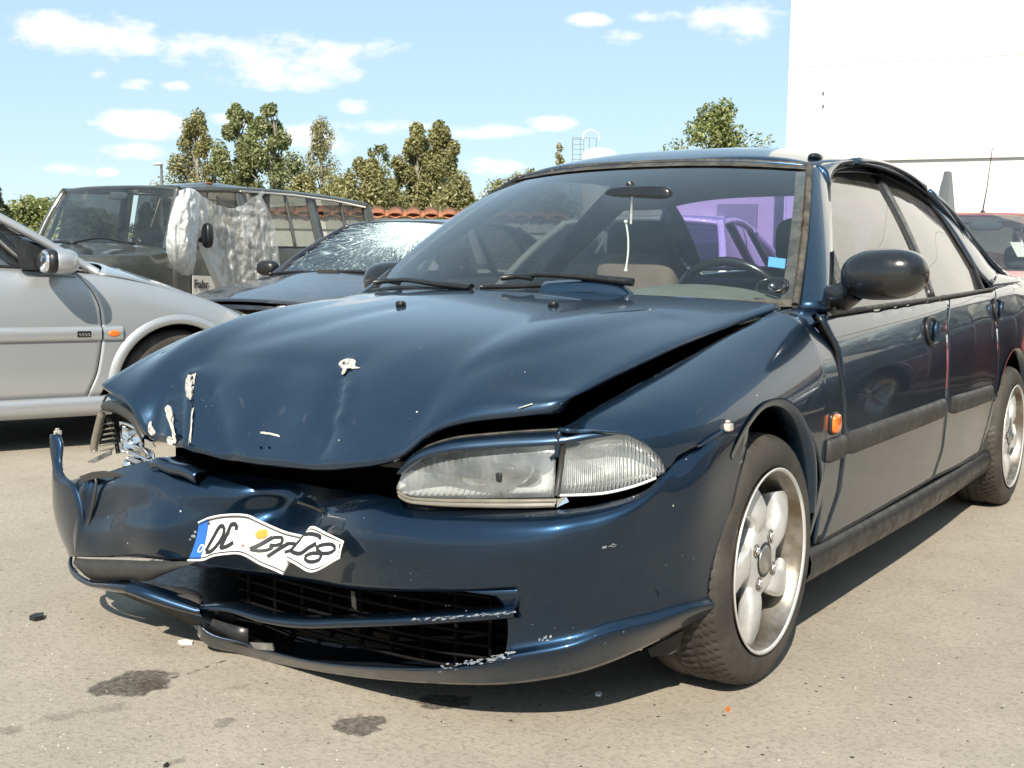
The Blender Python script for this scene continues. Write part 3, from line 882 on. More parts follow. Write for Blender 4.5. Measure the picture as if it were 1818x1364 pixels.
# ---- wheels -----------------------------------------------------------------------
def tyre_profile():
    return [(-.195, .195), (-.195, .212), (-.200, .235), (-.198, .258), (-.188, .276), (-.170, .2845), (-.10, .287), (-.03, .2845), (-.010, .276), (.002, .258), (.006, .235), (.002, .214), (-.004, .208), (-.010, .200)]
def make_wheel(s, yc, parent, spin=0.0):
    w = bpy.data.objects.new('wheel', None); w.empty_display_size = .1
    link(w, parent); w.location = (s*.812, yc, .2855)
    # tyre: carved tread, lettering-like ribs on the wall come from the rubber material
    prof = tyre_profile()
    pts = spline(prof, 46)
    nA = 288
    V = []
    for (a, r) in pts:
        for k in range(nA):
            th = 2*math.pi*k/nA
            rr = r
            if r > .277:
                x = (a+.10)/.09
                ph = (k/nA*72+abs(x)*1.7) % 1.0
                if ph < .17 or abs(abs(x)-.30) < .05: rr -= .006
            V.append((s*a, rr*math.cos(th), rr*math.sin(th)))
    V = np.array(V)
    # rest flat on the ground
    low = V[:, 2] < -.2845
    V[low, 2] = -.2845
    ty = mesh('tyre', V, gridfaces(len(pts), nA, closed=True, flip=(s < 0)), M['rubber'], w)
    # rim barrel, deep lip
    rp = [(-.008, .199), (.003, .2085), (.006, .2105), (.007, .206), (.002, .2005), (-.008, .197), (-.022, .1895), (-.05, .182), (-.085, .178), (-.15, .178), (-.19, .19)]
    lathe('rim', [(s*a, r) for a, r in rp], M['alloy_dirty'], w, n=96)
    lathe('rim_lip', [(s*a, r) for a, r in [(.003, .2075), (.0075, .2115), (.0095, .2085), (.006, .2035), (.000, .2010)]], M['alloy'], w, n=96)
    lathe('brake_disc', [(-s*.135, .02), (-s*.135, .13), (-s*.150, .13), (-s*.150, .02)], M['steel'], w, n=48)
    lathe('wheel_back', [(-s*.175, .01), (-s*.175, .18)], M['void'], w, n=48)
    # five curved spokes in one casting
    g = Geo()
    for k in range(5):
        a0 = R_(96-72*k)+spin
        rs = np.linspace(.035, .180, 12)
        cen, hw, ht = [], [], []
        for r in rs:
            q = (r-.035)/.145
            a = a0+.42*q**1.6
            x = -.040+.018*math.sin(q*math.pi*.9)-.006*q
            cen.append((s*x, r*math.cos(a), r*math.sin(a))); hw.append(.046-.013*math.sin(min(1, q*1.05)*math.pi)-.002*q); ht.append(.011+.009*min(1, q*2.2))
        cen = np.array(cen); T = np.gradient(cen, axis=0); T /= np.linalg.norm(T, axis=1)[:, None]
        X_ = np.array([1.0, 0, 0])
        V = []
        for c_, t_, a_w, a_t in zip(cen, T, hw, ht):
            n_ = np.cross(t_, X_); n_ /= np.linalg.norm(n_); x_ = np.cross(n_, t_)
            for th in np.linspace(0, 2*math.pi, 20, endpoint=False):
                cc_, ss_ = math.cos(th), math.sin(th)
                V.append(c_+n_*a_w*math.copysign(abs(cc_)**.45, cc_)+x_*a_t*math.copysign(abs(ss_)**.6, ss_))
        g.add(V, gridfaces(len(rs), 20, closed=True))
    V = []
    for (a, r) in [(-.070, .096), (-.030, .099), (-.020, .095), (-.0135, .084), (-.0115, .066), (-.0115, .04), (-.012, .0)]:
        for th in np.linspace(0, 2*math.pi, 60, endpoint=False):
            rr = r*(1-.07*(1+math.cos(5*(th-R_(96)-spin-math.pi-.15)))*(r > .07))
            V.append((s*a, rr*math.cos(th), rr*math.sin(th)))
    g.add(V, gridfaces(7, 60, closed=True))
    sp = g.build('spokes', M['alloy'], w, True)
    lathe('hub_cap', [(-s*.040, .036), (-s*.010, .034), (-s*.0065, .031), (-s*.0055, .020), (-s*.005, .0)], M['steel'], w, n=32)
    lathe('hub_ring', [(-s*.016, .041), (-s*.0100, .040), (-s*.0090, .036), (-s*.014, .035)], M['black'], w, n=32)
    for k in range(4):
        a = R_(45+90*k)+spin+.25
        nut = lathe('wheel_nut', [(-s*.035, .009), (-s*.0065, .009), (-s*.004, .0065), (-s*.004, .0)], M['chrome'], w, n=6, smooth=False)
        nut.location = (0, .057*math.cos(a), .057*math.sin(a))
        cup = lathe('nut_recess', [(-s*.018, .0165), (-s*.0095, .0155), (-s*.0095, .0125), (-s*.026, .0115)], M['alloy_dirty'], w, n=20)
        cup.location = nut.location
    return w
wheelFL = make_wheel(1, 0.0, CAR)
def mod_dup_wheel(src, loc, s):
    c = copy_tree(src, CAR); c.location = loc
    return c
w2 = mod_dup_wheel(wheelFL, (.812, 2.62, .2855), 1); w2.rotation_euler = (R_(23), 0, 0)
wheelFR = make_wheel(-1, .02, CAR)
w3 = mod_dup_wheel(wheelFR, (-.812, 2.62, .2855), -1)
# ---- bonnet: front edge traced, rolled over the nose, then dented -----------------------
front_px = [(180, 683, -.665), (226, 716, -.690), (243, 745, -.700), (262, 776, -.705), (330, 797, -.715), (385, 808, -.722), (450, 818, -.728), (520, 826, -.730), (600, 829, -.730), (660, 824, -.722),
            (700, 815, -.712), (722, 800, -.70), (745, 775, -.685), (785, 757, -.668), (835, 747, -.648), (905, 741, -.618), (960, 736, -.593), (990, 734, -.580), (1001, 733, -.575)]
fr3 = np.array([AY(u, v, y) for u, v, y in front_px])
fr3[-1] = AX(1001, 733, .588)
left_edge = np.array([AX(1001, 733, .588), AX(1012, 714, .600), AX(1050, 694, .612), AX(1100, 668, .624), AX(1200, 618, .643), AX(1300, 577, .664), AX(1383, 547, .690)])
n_f = 91
fr = poly(fr3, n_f)
for _ in range(2): fr[1:-1] = (fr[:-2]+2*fr[1:-1]+fr[2:])/4
rear = np.array([(x, .345-.235*(1-abs(x/.69)**2.0), .866-.020*abs(x/.69)**3+.010) for x in np.linspace(-.66, left_edge[-1][0], n_f)])
rear[-1] = left_edge[-1]
rows = 76
Lg = spline(left_edge, rows)                                       # front -> rear
H = np.zeros((rows, n_f, 3))
for i in range(n_f):
    s = i/(n_f-1)
    a, b = rear[i], fr[i]
    x_s = a[0]
    for j in range(rows):
        t = j/(rows-1)                                            # 0 rear .. 1 front
        # soft nose: upper part keeps its height, then rolls down
        k = min(1, max(0, (s-.80)/.18)); k = k*k*(3-2*k)
        k2 = min(1, max(0, (.10-s)/.10)); k2 = k2*k2*(3-2*k2)
        g0 = .34*t+.66*t**5.5
        g1 = .62*t+.38*t**3.0
        g = g0*(1-k)+g1*k
        g = g*(1-k2)+(.45*t+.55*t**3.5)*k2
        y = a[1]+(b[1]-a[1])*t
        x = a[0]+(b[0]-a[0])*(t**1.2)
        z = a[2]+(b[2]-a[2])*g
        H[j, i] = (x, y, z)
# pull the left edge onto the traced shut line
for j in range(rows):
    d = Lg[rows-1-j]-H[j, -1]
    for i in range(n_f):
        s = i/(n_f-1); q = max(0, (s-.72)/.28)
        H[j, i] += d*q**2*(3-2*q)
def hood_hit(u, v):
    d = pix_ray(u, v); rel = H-CAM_POS; al = rel@d/(d@d)
    dist = np.linalg.norm(rel-al[..., None]*d, axis=2)
    # nearest sheet first
    j, i = np.unravel_index(np.argmin(dist+al*.02), dist.shape)
    return j, i
Hn = np.cross(np.gradient(H, axis=1), np.gradient(H, axis=0)); Hn /= np.linalg.norm(Hn, axis=2)[..., None]+1e-9
Hn *= np.sign(Hn[40, 45, 2])
def dent_line(px, width, depth, sharp=False):
    """push the sheet along its normal along a traced crease"""
    idx = [hood_hit(u, v) for u, v in px]
    P = np.array([H0[j, i] for j, i in idx]); P = poly(P, 60)
    D = np.min(np.linalg.norm(H0[:, :, None, :]-P[None, None], axis=3), axis=2)
    f = np.exp(-D/width) if sharp else np.exp(-(D/(width*1.15))**2)
    return f*depth
H0 = H.copy()
disp = np.zeros(H.shape[:2])
disp += dent_line([(606, 662), (596, 715), (578, 765), (566, 795)], .040, -.019, True)
disp += dent_line([(618, 640), (612, 690), (603, 740)], .014, .011, True)
disp += dent_line([(500, 680), (480, 740), (455, 800)], .085, -.012)
disp += dent_line([(345, 663), (343, 710), (337, 795)], .015, .015, True)
disp += dent_line([(372, 690), (385, 750), (400, 805)], .034, -.018, True)
disp += dent_line([(300, 718), (306, 780)], .013, .012, True)
disp += dent_line([(321, 690), (318, 780)], .012, -.010)
disp += dent_line([(272, 735), (276, 772)], .018, -.009)
disp += dent_line([(360, 645), (480, 640), (590, 645)], .03, -.0035)
disp += dent_line([(690, 548), (560, 580), (420, 615)], .05, -.0035)
disp += dent_line([(1180, 566), (1060, 592), (940, 625), (840, 655)], .032, -.0032)
rr = rng.normal(0, 1, (12, 14))
fade = np.clip((np.linspace(0, 1, rows)-.55)/.4, 0, 1)[:, None]
wob = np.zeros_like(disp)
for a in range(12):
    kx, ky, ph = rng.uniform(2, 9), rng.uniform(2, 8), rng.uniform(0, 6.28)
    wob += np.sin(kx*np.linspace(0, 6.28, n_f)[None]+ky*np.linspace(0, 6.28, rows)[:, None]*.5+ph)*.00022
disp += wob*fade
edge_hold = np.ones_like(disp)
H = H+Hn*(disp*edge_hold)[..., None]
hood = grid('bonnet', H, M['blue'], CAR, flip=True); mod_solid(hood, .012)
# folded lip under the front edge of the bonnet
lip = [H[-1]-np.array([0, 0, .001]), H[-1]+np.array([0, .020, -.012]), H[-1]+np.array([0, .06, -.006])]
# chipped filler on the bonnet creases: thin flakes standing 1.5 mm proud
HL = H
def flake(px, mat, par, up=.0030):
    n = len(px); px = np.array(px, float); px = spline(px, n*3, closed=True) if n > 4 else px
    n = len(px); jit = rng.normal(0, .28, px.shape) if n > 6 else 0
    px = px+jit; cpx = px.mean(axis=0); rings = [1.0, .72, .45, .2]
    V = []
    for r in rings:
        for u, v in cpx+(px-cpx)*r:
            j, i = hood_hit(u, v)
            d = pix_ray(u, v); nn = Hn[j, i]
            t = nn@(HL[j, i]-CAM_POS)/(nn@d)
            V.append(CAM_POS+d*t-d/np.linalg.norm(d)*(up+(.0012 if r < 1 else 0)))
    V.append(np.mean(V[-n:], axis=0))
    F = gridfaces(len(rings), n, closed=True)+[((len(rings)-1)*n+i, (len(rings)-1)*n+(i+1) % n, len(rings)*n) for i in range(n)]
    return mesh('paint_chip', V, F, mat, par, False)
flake([(331, 672), (336, 664), (348, 661), (346, 672), (344, 690), (341, 711), (334, 709), (329, 694)], M['bare'], hood)
flake([(341, 713), (344, 714), (342, 740), (341, 760), (337, 790), (333, 795), (336, 775), (339, 745)], M['bare'], hood)
flake([(293, 723), (299, 719), (306, 726), (308, 742), (308, 755), (313, 785), (309, 788), (303, 760), (297, 745)], M['bare'], hood)
flake([(601, 648), (606, 640), (620, 637), (632, 641), (630, 650), (640, 653), (626, 655), (616, 655), (611, 664), (606, 665), (607, 655)], M['bare'], hood)
flake([(264, 752), (268, 747), (270, 757), (276, 768), (270, 774), (264, 768)], M['bare'], hood)
flake([(296, 778), (302, 775), (308, 783), (305, 790), (298, 788)], M['bare'], hood)
flake([(462, 767), (480, 769), (497, 774), (497, 776), (478, 772), (462, 769)], M['bare'], hood)
flake([(461, 793), (464, 792), (464, 796), (461, 797)], M['void'], hood)
flake([(476, 793), (479, 792), (479, 796), (476, 797)], M['void'], hood)
flake([(920, 724), (945, 716), (946, 718), (921, 726)], M['bare'], hood)
for (u, v) in ((709, 540), (983, 538)):                             # washer jets
    j, i = hood_hit(u, v+3); c = HL[j, i]
    blob('washer_jet', (c[0], c[1], c[2]+.004), (.012, .012, .008), M['black'], hood, 12, 8, e=.6)

# ---- black void behind the nose: radiator, crossmember, lamp buckets ---------------------
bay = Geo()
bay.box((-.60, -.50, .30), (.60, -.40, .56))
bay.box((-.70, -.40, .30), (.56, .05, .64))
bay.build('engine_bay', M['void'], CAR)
for k in range(26):
    z = .115+.0105*k
gm_ = Geo()
for k in range(7):
    z = .105+.026*k
    gm_.tube(spline([(-.30, -.560, z), (0, -.590, z), (.30, -.585, z), (.47, -.545, z)], 14), .004, 5)
for k in range(9):
    x = -.26+.088*k
    gm_.box((x, -.575, .10), (x+.004, -.560, .27))
gm_.build('intake_grille', simple('shaded_grille', (.006, .005, .005), .7, spec=.15), CAR, True)  # bars coloured near black to stand in for shade inside the intake
fins = Geo()
for k in range(15):
    fins.box((-.30, -.515, .12+.013*k), (.45, -.505, .1225+.013*k))
fins.build('radiator_fins', M['black'], CAR)
Geo().box((-.34, -.52, .09), (.50, -.50, .115)).build('lower_crossmember', M['void'], CAR)
box('slam_panel', (-.45, -.62, .515), (.50, -.50, .535), M['black'], CAR, .004)
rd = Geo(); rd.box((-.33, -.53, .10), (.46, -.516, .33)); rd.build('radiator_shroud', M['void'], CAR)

# ---- front bumper ---------------------------------------------------------------------
def bcol(pts, y, off, x=None):
    out = []
    for k, (u, v) in enumerate(pts):
        if x is not None: out.append(AX(u, v, x+off[k]))
        else: out.append(AY(u, v, y+off[k]))
    return out
OFF = [.062, .034, .009, 0, .012, .026, .012, .050]
cols = [
 bcol([(1330, 752), (1326, 785), (1314, 840), (1298, 920), (1286, 990), (1278, 1050), (1274, 1075), (1266, 1092)], 0, [.012, .012, .008, .004, -.002, -.006, 0, -.02], x=.806),
 bcol([(1270, 776), (1263, 808), (1252, 862), (1237, 945), (1230, 1010), (1226, 1063), (1223, 1088), (1214, 1114)], -.355, [.062, .034, .008, .0, .006, .014, .002, .03]),
 bcol([(1204, 809), (1198, 842), (1186, 885), (1173, 965), (1166, 1025), (1161, 1082), (1158, 1112), (1148, 1148)], -.450, OFF),
 bcol([(1150, 868), (1141, 886), (1124, 915), (1102, 975), (1092, 1030), (1086, 1098), (1082, 1132), (1074, 1180)], -.535, OFF),
 bcol([(1062, 895), (1056, 908), (1047, 934), (1030, 990), (1021, 1045), (1012, 1122), (1007, 1156), (1000, 1201)], -.600, OFF),
 bcol([(982, 905), (976, 918), (966, 944), (947, 995), (925, 1047), (907, 1142), (905, 1172), (900, 1215)], -.652, OFF),
 bcol([(852, 903), (846, 916), (840, 943), (830, 995), (820, 1050), (804, 1168), (800, 1186), (798, 1215)], -.690, OFF),
 bcol([(722, 889), (712, 905), (706, 937), (700, 990), (695, 1049), (690, 1170), (688, 1186), (686, 1208)], -.705, [.056, .032, .008, 0, .016, .048, .038, .072]),
 bcol([(664, 878), (652, 893), (641, 928), (626, 985), (612, 1044), (596, 1164), (592, 1180), (588, 1196)], -.700, [.056, .030, .008, 0, .026, .068, .058, .092]),
 bcol([(596, 868), (585, 888), (574, 920), (562, 980), (548, 1034), (508, 1150), (503, 1164), (500, 1180)], -.660, [.055, .035, .012, .004, .03, .06, .05, .085]),
 bcol([(530, 856), (518, 880), (500, 915), (485, 970), (470, 1024), (440, 1126), (434, 1142), (430, 1162)], -.625, [.070, .055, .045, .0, .02, .03, .02, .05]),
 bcol([(445, 844), (432, 872), (412, 905), (397, 960), (382, 1010), (360, 1090), (355, 1110), (352, 1130)], -.655, [.055, .025, .010, .0, .02, .02, .01, .03]),
 bcol([(340, 834), (328, 862), (312, 900), (297, 952), (287, 993)], -.690, [.050, .015, .0, -.012, .014]),
 bcol([(268, 818), (252, 852), (237, 900), (224, 950), (215, 990)], -.690, [.045, .020, .012, -.006, .012]),
 bcol([(178, 842), (170, 870), (163, 915), (152, 960), (143, 988)], -.668, [.030, .012, .006, .0, .012]),
 bcol([(150, 846), (140, 876), (136, 915), (134, 960), (133, 990)], -.655, [.0, -.012, -.006, -.004, .012]),
 bcol([(118, 856), (108, 885), (108, 918), (116, 958), (126, 986)], -.60, [.03, .0, .0, .0, .012]),
 bcol([(122, 858), (112, 886), (112, 918), (119, 957), (129, 985)], -.48, [.0, .0, .0, .0, .0]),
]
def uspline(P, ts):
    """Catmull-Rom by index parameter"""
    P = np.asarray(P, float); n = len(P); out = []
    for t in ts:
        i = min(int(t), n-2); q = t-i
        m = lambda k: (P[min(k+1, n-1)]-P[max(k-1, 0)])*(.5 if 0 < k < n-1 else 1.0)
        out.append((2*q**3-3*q*q+1)*P[i]+(q**3-2*q*q+q)*m(i)+(-2*q**3+3*q*q)*P[i+1]+(q**3-q*q)*m(i+1))
    return np.array(out)
NCOL = len(cols)
tcol = np.linspace(0, NCOL-1, 152)
full = []
for c in cols:
    full.append(list(c)+[c[-1]+np.array([0, .02*(k+1), -.004*(k+1)]) for k in range(8-len(c))])
rowsS = [uspline([c[k] for c in full], tcol) for k in range(8)]
trow = np.r_[np.linspace(0, 4, 34), np.linspace(4, 7, 27)[1:]]
sheet = np.array([uspline([rowsS[k][i] for k in range(8)], trow) for i in range(len(tcol))]).transpose(1, 0, 2)
NR4 = 34
for j in range(NR4):
    for i in range(len(tcol)):
        if tcol[i] > 9:
            q = min(1, (tcol[i]-9)/2)
            p = sheet[j, i]
            sheet[j, i, 1] += q*(.0024*math.sin(p[0]*15+p[2]*20)+.0010*math.sin(p[0]*43-p[2]*31+1.0)+.016*abs(((p[0]*2.6+p[2]*1.9) % 1)-.5)-.004)*min(1, j/5)
upper = sheet[:NR4]
lower = sheet[NR4-1:]
xs5 = cols[5][5][0]+.012
def keep_b(j, i):
    if tcol[i] >= 11 and j >= NR4-1: return False
    if NR4-1 <= j < NR4+17:
        return tcol[i] < 5.0
    return True
bump = grid('bumper_cover', sheet, M['blue_scr_shaded'], CAR, keep=keep_b); mod_solid(bump, .006)
lower = lower[:, :int(np.searchsorted(tcol, 11))+1]
bl = bump
def sheet_pt(tc, tr):
    return uspline([uspline(full_r, [tc])[0] for full_r in ROWC], [tr])[0]
ROWC = [[c[k] for c in full] for k in range(8)]
Gc = []
tr0, tr1 = trow[NR4-1], trow[NR4+17]
for q in np.linspace(0, 1, 20):
    tr_q = tr0+(tr1-tr0)*q
    wq = .95*(1-(1-abs(2*q-1)**2.6)**(1/2.6)) + .10
    Gc.append([sheet_pt(4.97+wq*t, tr_q)+np.array([0, .0006, 0]) for t in np.linspace(0, 1, 8)])
o = grid('intake_corner', np.array(Gc), M['blue_scr_shaded'], bump); mod_solid(o, .006)
# turn-under of the lip
under = np.array([lower[-1], lower[-1]+np.array([0, .05, .006]), lower[-1]+np.array([0, .12, .03])])
grid('splitter', under, M['blue_scr_shaded'], bl, flip=True)
# intake bezel (dark returns of the opening)
top_e = [p for p in upper[-1]]
grid('intake_roof', np.array([[p+np.array([0, .001, -.001]) for p in top_e], [p+np.array([0, .10, .015]) for p in top_e]]), M['black'], bump)
# blade across the intake, torn off at the right and bent
blade_px = [(920, 1087, -.640), (860, 1093, -.660), (760, 1100, -.672), (640, 1105, -.672), (535, 1107, -.655), (470, 1098, -.640), (405, 1080, -.632), (360, 1080, -.640), (340, 1084, -.650)]
bp = np.array([AY(*q) for q in blade_px]); bp = spline(bp, 60)
prof = [(0, .012), (-.012, .009), (-.017, .002), (-.014, -.006), (0, -.012), (.03, -.012), (.05, 0), (.03, .012)]
Gb = [[p+np.array([0, a, b*(.55+.45*min(1, k/20))]) for k, p in enumerate(bp[::-1])] for a, b in prof]
grid('intake_blade', np.array(Gb+[Gb[0]]), M['blue_scr_shaded'], CAR, flip=True)
# scuffed white plastic showing through
def chips(name, px, mat, dy=-.004):
    P = [AY(u, v, y+dy) for u, v, y in px]; n = len(P); c = np.mean(P, axis=0)
    return mesh(name, P+[c], [(i, (i+1) % n, n) for i in range(n)], mat, CAR, False)
# bright torn piece of the blade
pa = spline([AY(222, 1047, -.740), AY(250, 1058, -.730), AY(300, 1074, -.702), AY(354, 1088, -.668)], 20)
pm = spline([AY(226, 1041, -.732), AY(256, 1049, -.722), AY(302, 1063, -.694), AY(354, 1080, -.660)], 20)
pt_ = spline([AY(234, 1034, -.715), AY(262, 1041, -.705), AY(304, 1054, -.677), AY(356, 1073, -.645)], 20)
Gp = [pt_+np.array([0, .012, .001]), pt_, pm, pa, pa+np.array([0, .008, -.012]), pa+np.array([0, .04, -.012])]
grid('blade_fragment', np.array(Gp), M['blue_scr_shaded'], CAR, flip=False)
pa2 = spline([AY(242, 1035, -.64), AY(290, 1040, -.62), AY(345, 1050, -.61), AY(360, 1062, -.62)], 16)
pb2 = spline([AY(242, 1038, -.678), AY(300, 1054, -.672), AY(340, 1067, -.662), AY(355, 1074, -.658)], 16)
o = grid('blade_inner_face', np.array([pa2, pb2]), M['trim'], CAR); mod_solid(o, .003)
# black rubber corner moulding and undertray at the hit corner
ra = spline([AY(133, 990, -.645), AY(146, 992, -.660), AY(215, 994, -.682), AY(290, 997, -.682), AY(350, 998, -.668)], 24)
rb = spline([AY(136, 1008, -.650), AY(160, 1028, -.664), AY(222, 1030, -.684), AY(262, 1032, -.68), AY(290, 1020, -.668)], 24)
o = grid('corner_moulding', np.array([ra, (ra+rb)/2+np.array([0, -.008, 0]), rb]), M['trim'], CAR, flip=True); mod_solid(o, .008)
ra = spline([AY(124, 985, -.60), AY(124, 1005, -.63), AY(160, 1030, -.664), AY(200, 1032, -.68), AY(240, 1034, -.684)], 24)
rb = spline([AY(130, 1010, -.60), AY(150, 1038, -.64), AY(185, 1048, -.67), AY(215, 1053, -.684), AY(225, 1054, -.686)], 24)
o = grid('corner_lip', np.array([ra, (ra+rb)/2+np.array([0, -.012, 0]), rb]), M['blue_scr_shaded'], CAR, flip=True); mod_solid(o, .008)
ut = spline([AY(160, 1036, -.60), AY(240, 1066, -.62), AY(320, 1100, -.63), AY(380, 1132, -.62), AY(440, 1150, -.60)], 20)
o = grid('torn_undertray', np.array([ut+np.array([0, .0, .045]), ut, ut+np.array([.02, .10, -.004]), ut+np.array([.02, .30, .03])]), M['black'], CAR, flip=True); mod_solid(o, .004)
br = [AY(262, 1088, -.66), AY(300, 1112, -.62), AY(370, 1128, -.60), AY(430, 1160, -.585)]
# crash debris inside the intake
for pts, mat in (([(390, 1085, -.60), (420, 1092, -.59), (415, 1130, -.58), (372, 1120, -.60)], M['black']),
                 ([(445, 1140, -.60), (485, 1142, -.60), (488, 1155, -.60), (455, 1152, -.60)], M['steel']),
                 ([(340, 1105, -.62), (378, 1092, -.60), (372, 1110, -.62), (350, 1120, -.63)], M['trim']),
                 ([(625, 1048, -.645), (632, 1050, -.645), (634, 1082, -.64), (627, 1076, -.64)], M['trim'])):
    P = [AY(*q) for q in pts]
    o = mesh('torn_bracket', P, [(0, 1, 2, 3)], mat, CAR, False); mod_solid(o, .004)
# scraped-through plastic on lip, blade and cheek: small ragged chips lying on the skin
def surf_hit(G, u, v, up=.002):
    d = pix_ray(u, v); rel = G-CAM_POS; al = rel@d/(d@d)
    dist = np.linalg.norm(rel-al[..., None]*d, axis=2)
    j, i = np.unravel_index(np.argmin(dist+al*.01), dist.shape)
    j = min(max(j, 1), G.shape[0]-2); i = min(max(i, 1), G.shape[1]-2)
    n = np.cross(G[j, i+1]-G[j, i-1], G[j+1, i]-G[j-1, i]); n /= np.linalg.norm(n)+1e-9
    t = n@(G[j, i]-CAM_POS)/(n@d+1e-9)
    P = CAM_POS+d*t
    if np.linalg.norm(P-G[j, i]) > .05: P = CAM_POS+d*al[j, i]
    return P-d/np.linalg.norm(d)*up
def scuff(G, path, n, su, sv, parent, name='scuff_mark', spread=5):
    g = Geo(); pp = spline(path, 60)
    for k in range(n):
        u, v = pp[int(rng.integers(0, 60))]; u += rng.normal(0, spread); v += rng.normal(0, spread*.45)
        m = int(rng.integers(5, 8)); a0 = rng.uniform(0, 6.28)
        a_, b_ = su*rng.uniform(.25, 1.0), sv*rng.uniform(.3, 1.0)
        px = [(u+a_*math.cos(a0+6.283*q/m)*rng.uniform(.6, 1.2), v+b_*math.sin(a0+6.283*q/m)*rng.uniform(.6, 1.2)-.12*a_*math.cos(a0+6.283*q/m)) for q in range(m)]
        g.add([surf_hit(G, *p) for p in px], [tuple(range(m))])
    o = g.build(name, M['scuffed'], parent); o['kind'] = 'stuff'
    return o
M['scuffed'] = simple('scuffed_primer', (.22, .24, .27), .7, var=.3, vscale=60)
scuff(sheet, [(775, 1188), (830, 1179), (880, 1168), (912, 1158)], 60, 6, 2, bump)
scuff(sheet, [(958, 1138), (972, 1132)], 6, 5, 4, bump, spread=4)
scuff(sheet, [(1065, 972), (1090, 968)], 7, 5, 2, bump, spread=3)
scuff(sheet, [(330, 950), (365, 958)], 8, 5, 4, bump, spread=8)
scuff(sheet, [(560, 1010), (1000, 1040), (1240, 990)], 14, 1.3, .9, bump, spread=26)
scuff(sheet, [(700, 1060), (1150, 1150)], 14, 2.2, 1.2, bump, spread=14)
GB_ = np.array(Gb)
scuff(GB_, [(735, 1100), (800, 1097), (860, 1092), (915, 1087)], 56, 7, 1.3, CAR, spread=4)
scuff(H, [(300, 700), (420, 760), (560, 800)], 14, 1.2, .8, hood, spread=40)
scuff(H, [(620, 660), (900, 640), (700, 760)], 12, 1.1, .7, hood, spread=60)
bar = Geo(); bar.tube([AY(250, 850, -.58), AY(330, 850, -.58), AY(440, 860, -.57)], .02)

# torn strip standing up at the far corner
tl_ = spline([AY(97, 772, -.602), AY(94, 792, -.604), AY(101, 826, -.606), AY(97, 862, -.608), AY(98, 905, -.606), AY(110, 950, -.603), AY(128, 988, -.602)], 30)
tr_ = spline([AY(107, 772, -.606), AY(113, 790, -.610), AY(111, 822, -.620), AY(117, 846, -.640), AY(136, 862, -.656), AY(150, 905, -.662), AY(150, 984, -.660)], 30)
Gs = [tl_*(1-q)+tr_*q+np.array([-.004, -.012, 0])*(4*q*(1-q)) for q in np.linspace(0, 1, 10)]
o = grid('torn_bumper_end', np.array(Gs), M['blue_scr_shaded'], CAR, flip=True); mod_solid(o, .006)
tip = Geo()
for k, (u, v) in enumerate(((99, 768), (102, 764), (106, 768))):
    p = AY(u, v, -.600); tip.box(p-np.array([.003, .004, .006]), p+np.array([.003, .004, .005]))
tip.build('broken_clip', M['bare'], o)
# bent edge of the torn skin
e = [AY(*q) for q in [(150, 846, -.655), (170, 850, -.66), (168, 880, -.664), (160, 920, -.665), (150, 955, -.663), (140, 985, -.655)]]
tube('skin_tear', spline(e, 24), .004, M['trim'], bump)

# left bumper end: clip on top of the shut line, lower flare, mud flap behind
p = onsurf(1290, 755, Xf)
cl = Geo(); cl.box((p[0]-.006, p[1]-.010, p[2]-.012), (p[0]+.012, p[1]+.010, p[2]+.004)); cl.box((p[0]-.002, p[1]-.006, p[2]+.004), (p[0]+.008, p[1]+.004, p[2]+.011))
mod_bevel(cl.build('broken_clip', M['bare'], bump), .003)
gl = [onsurf(u, v, Xf)+np.array([.004, 0, 0]) for u, v in ((1236, 793), (1256, 780), (1282, 764))]
tube('clip_rail', spline(gl, 10), [.0015]+[.0035]*8+[.003], M['blue'], bump)
fl = [AY(1150, 1150, -.30), AY(1215, 1116, -.28), AY(1205, 1152, -.27), AY(1190, 1160, -.28), AY(1155, 1164, -.30)]
o = mesh('mud_flap', fl, [(0, 1, 2, 3, 4)], M['black'], CAR, False); mod_solid(o, .006)

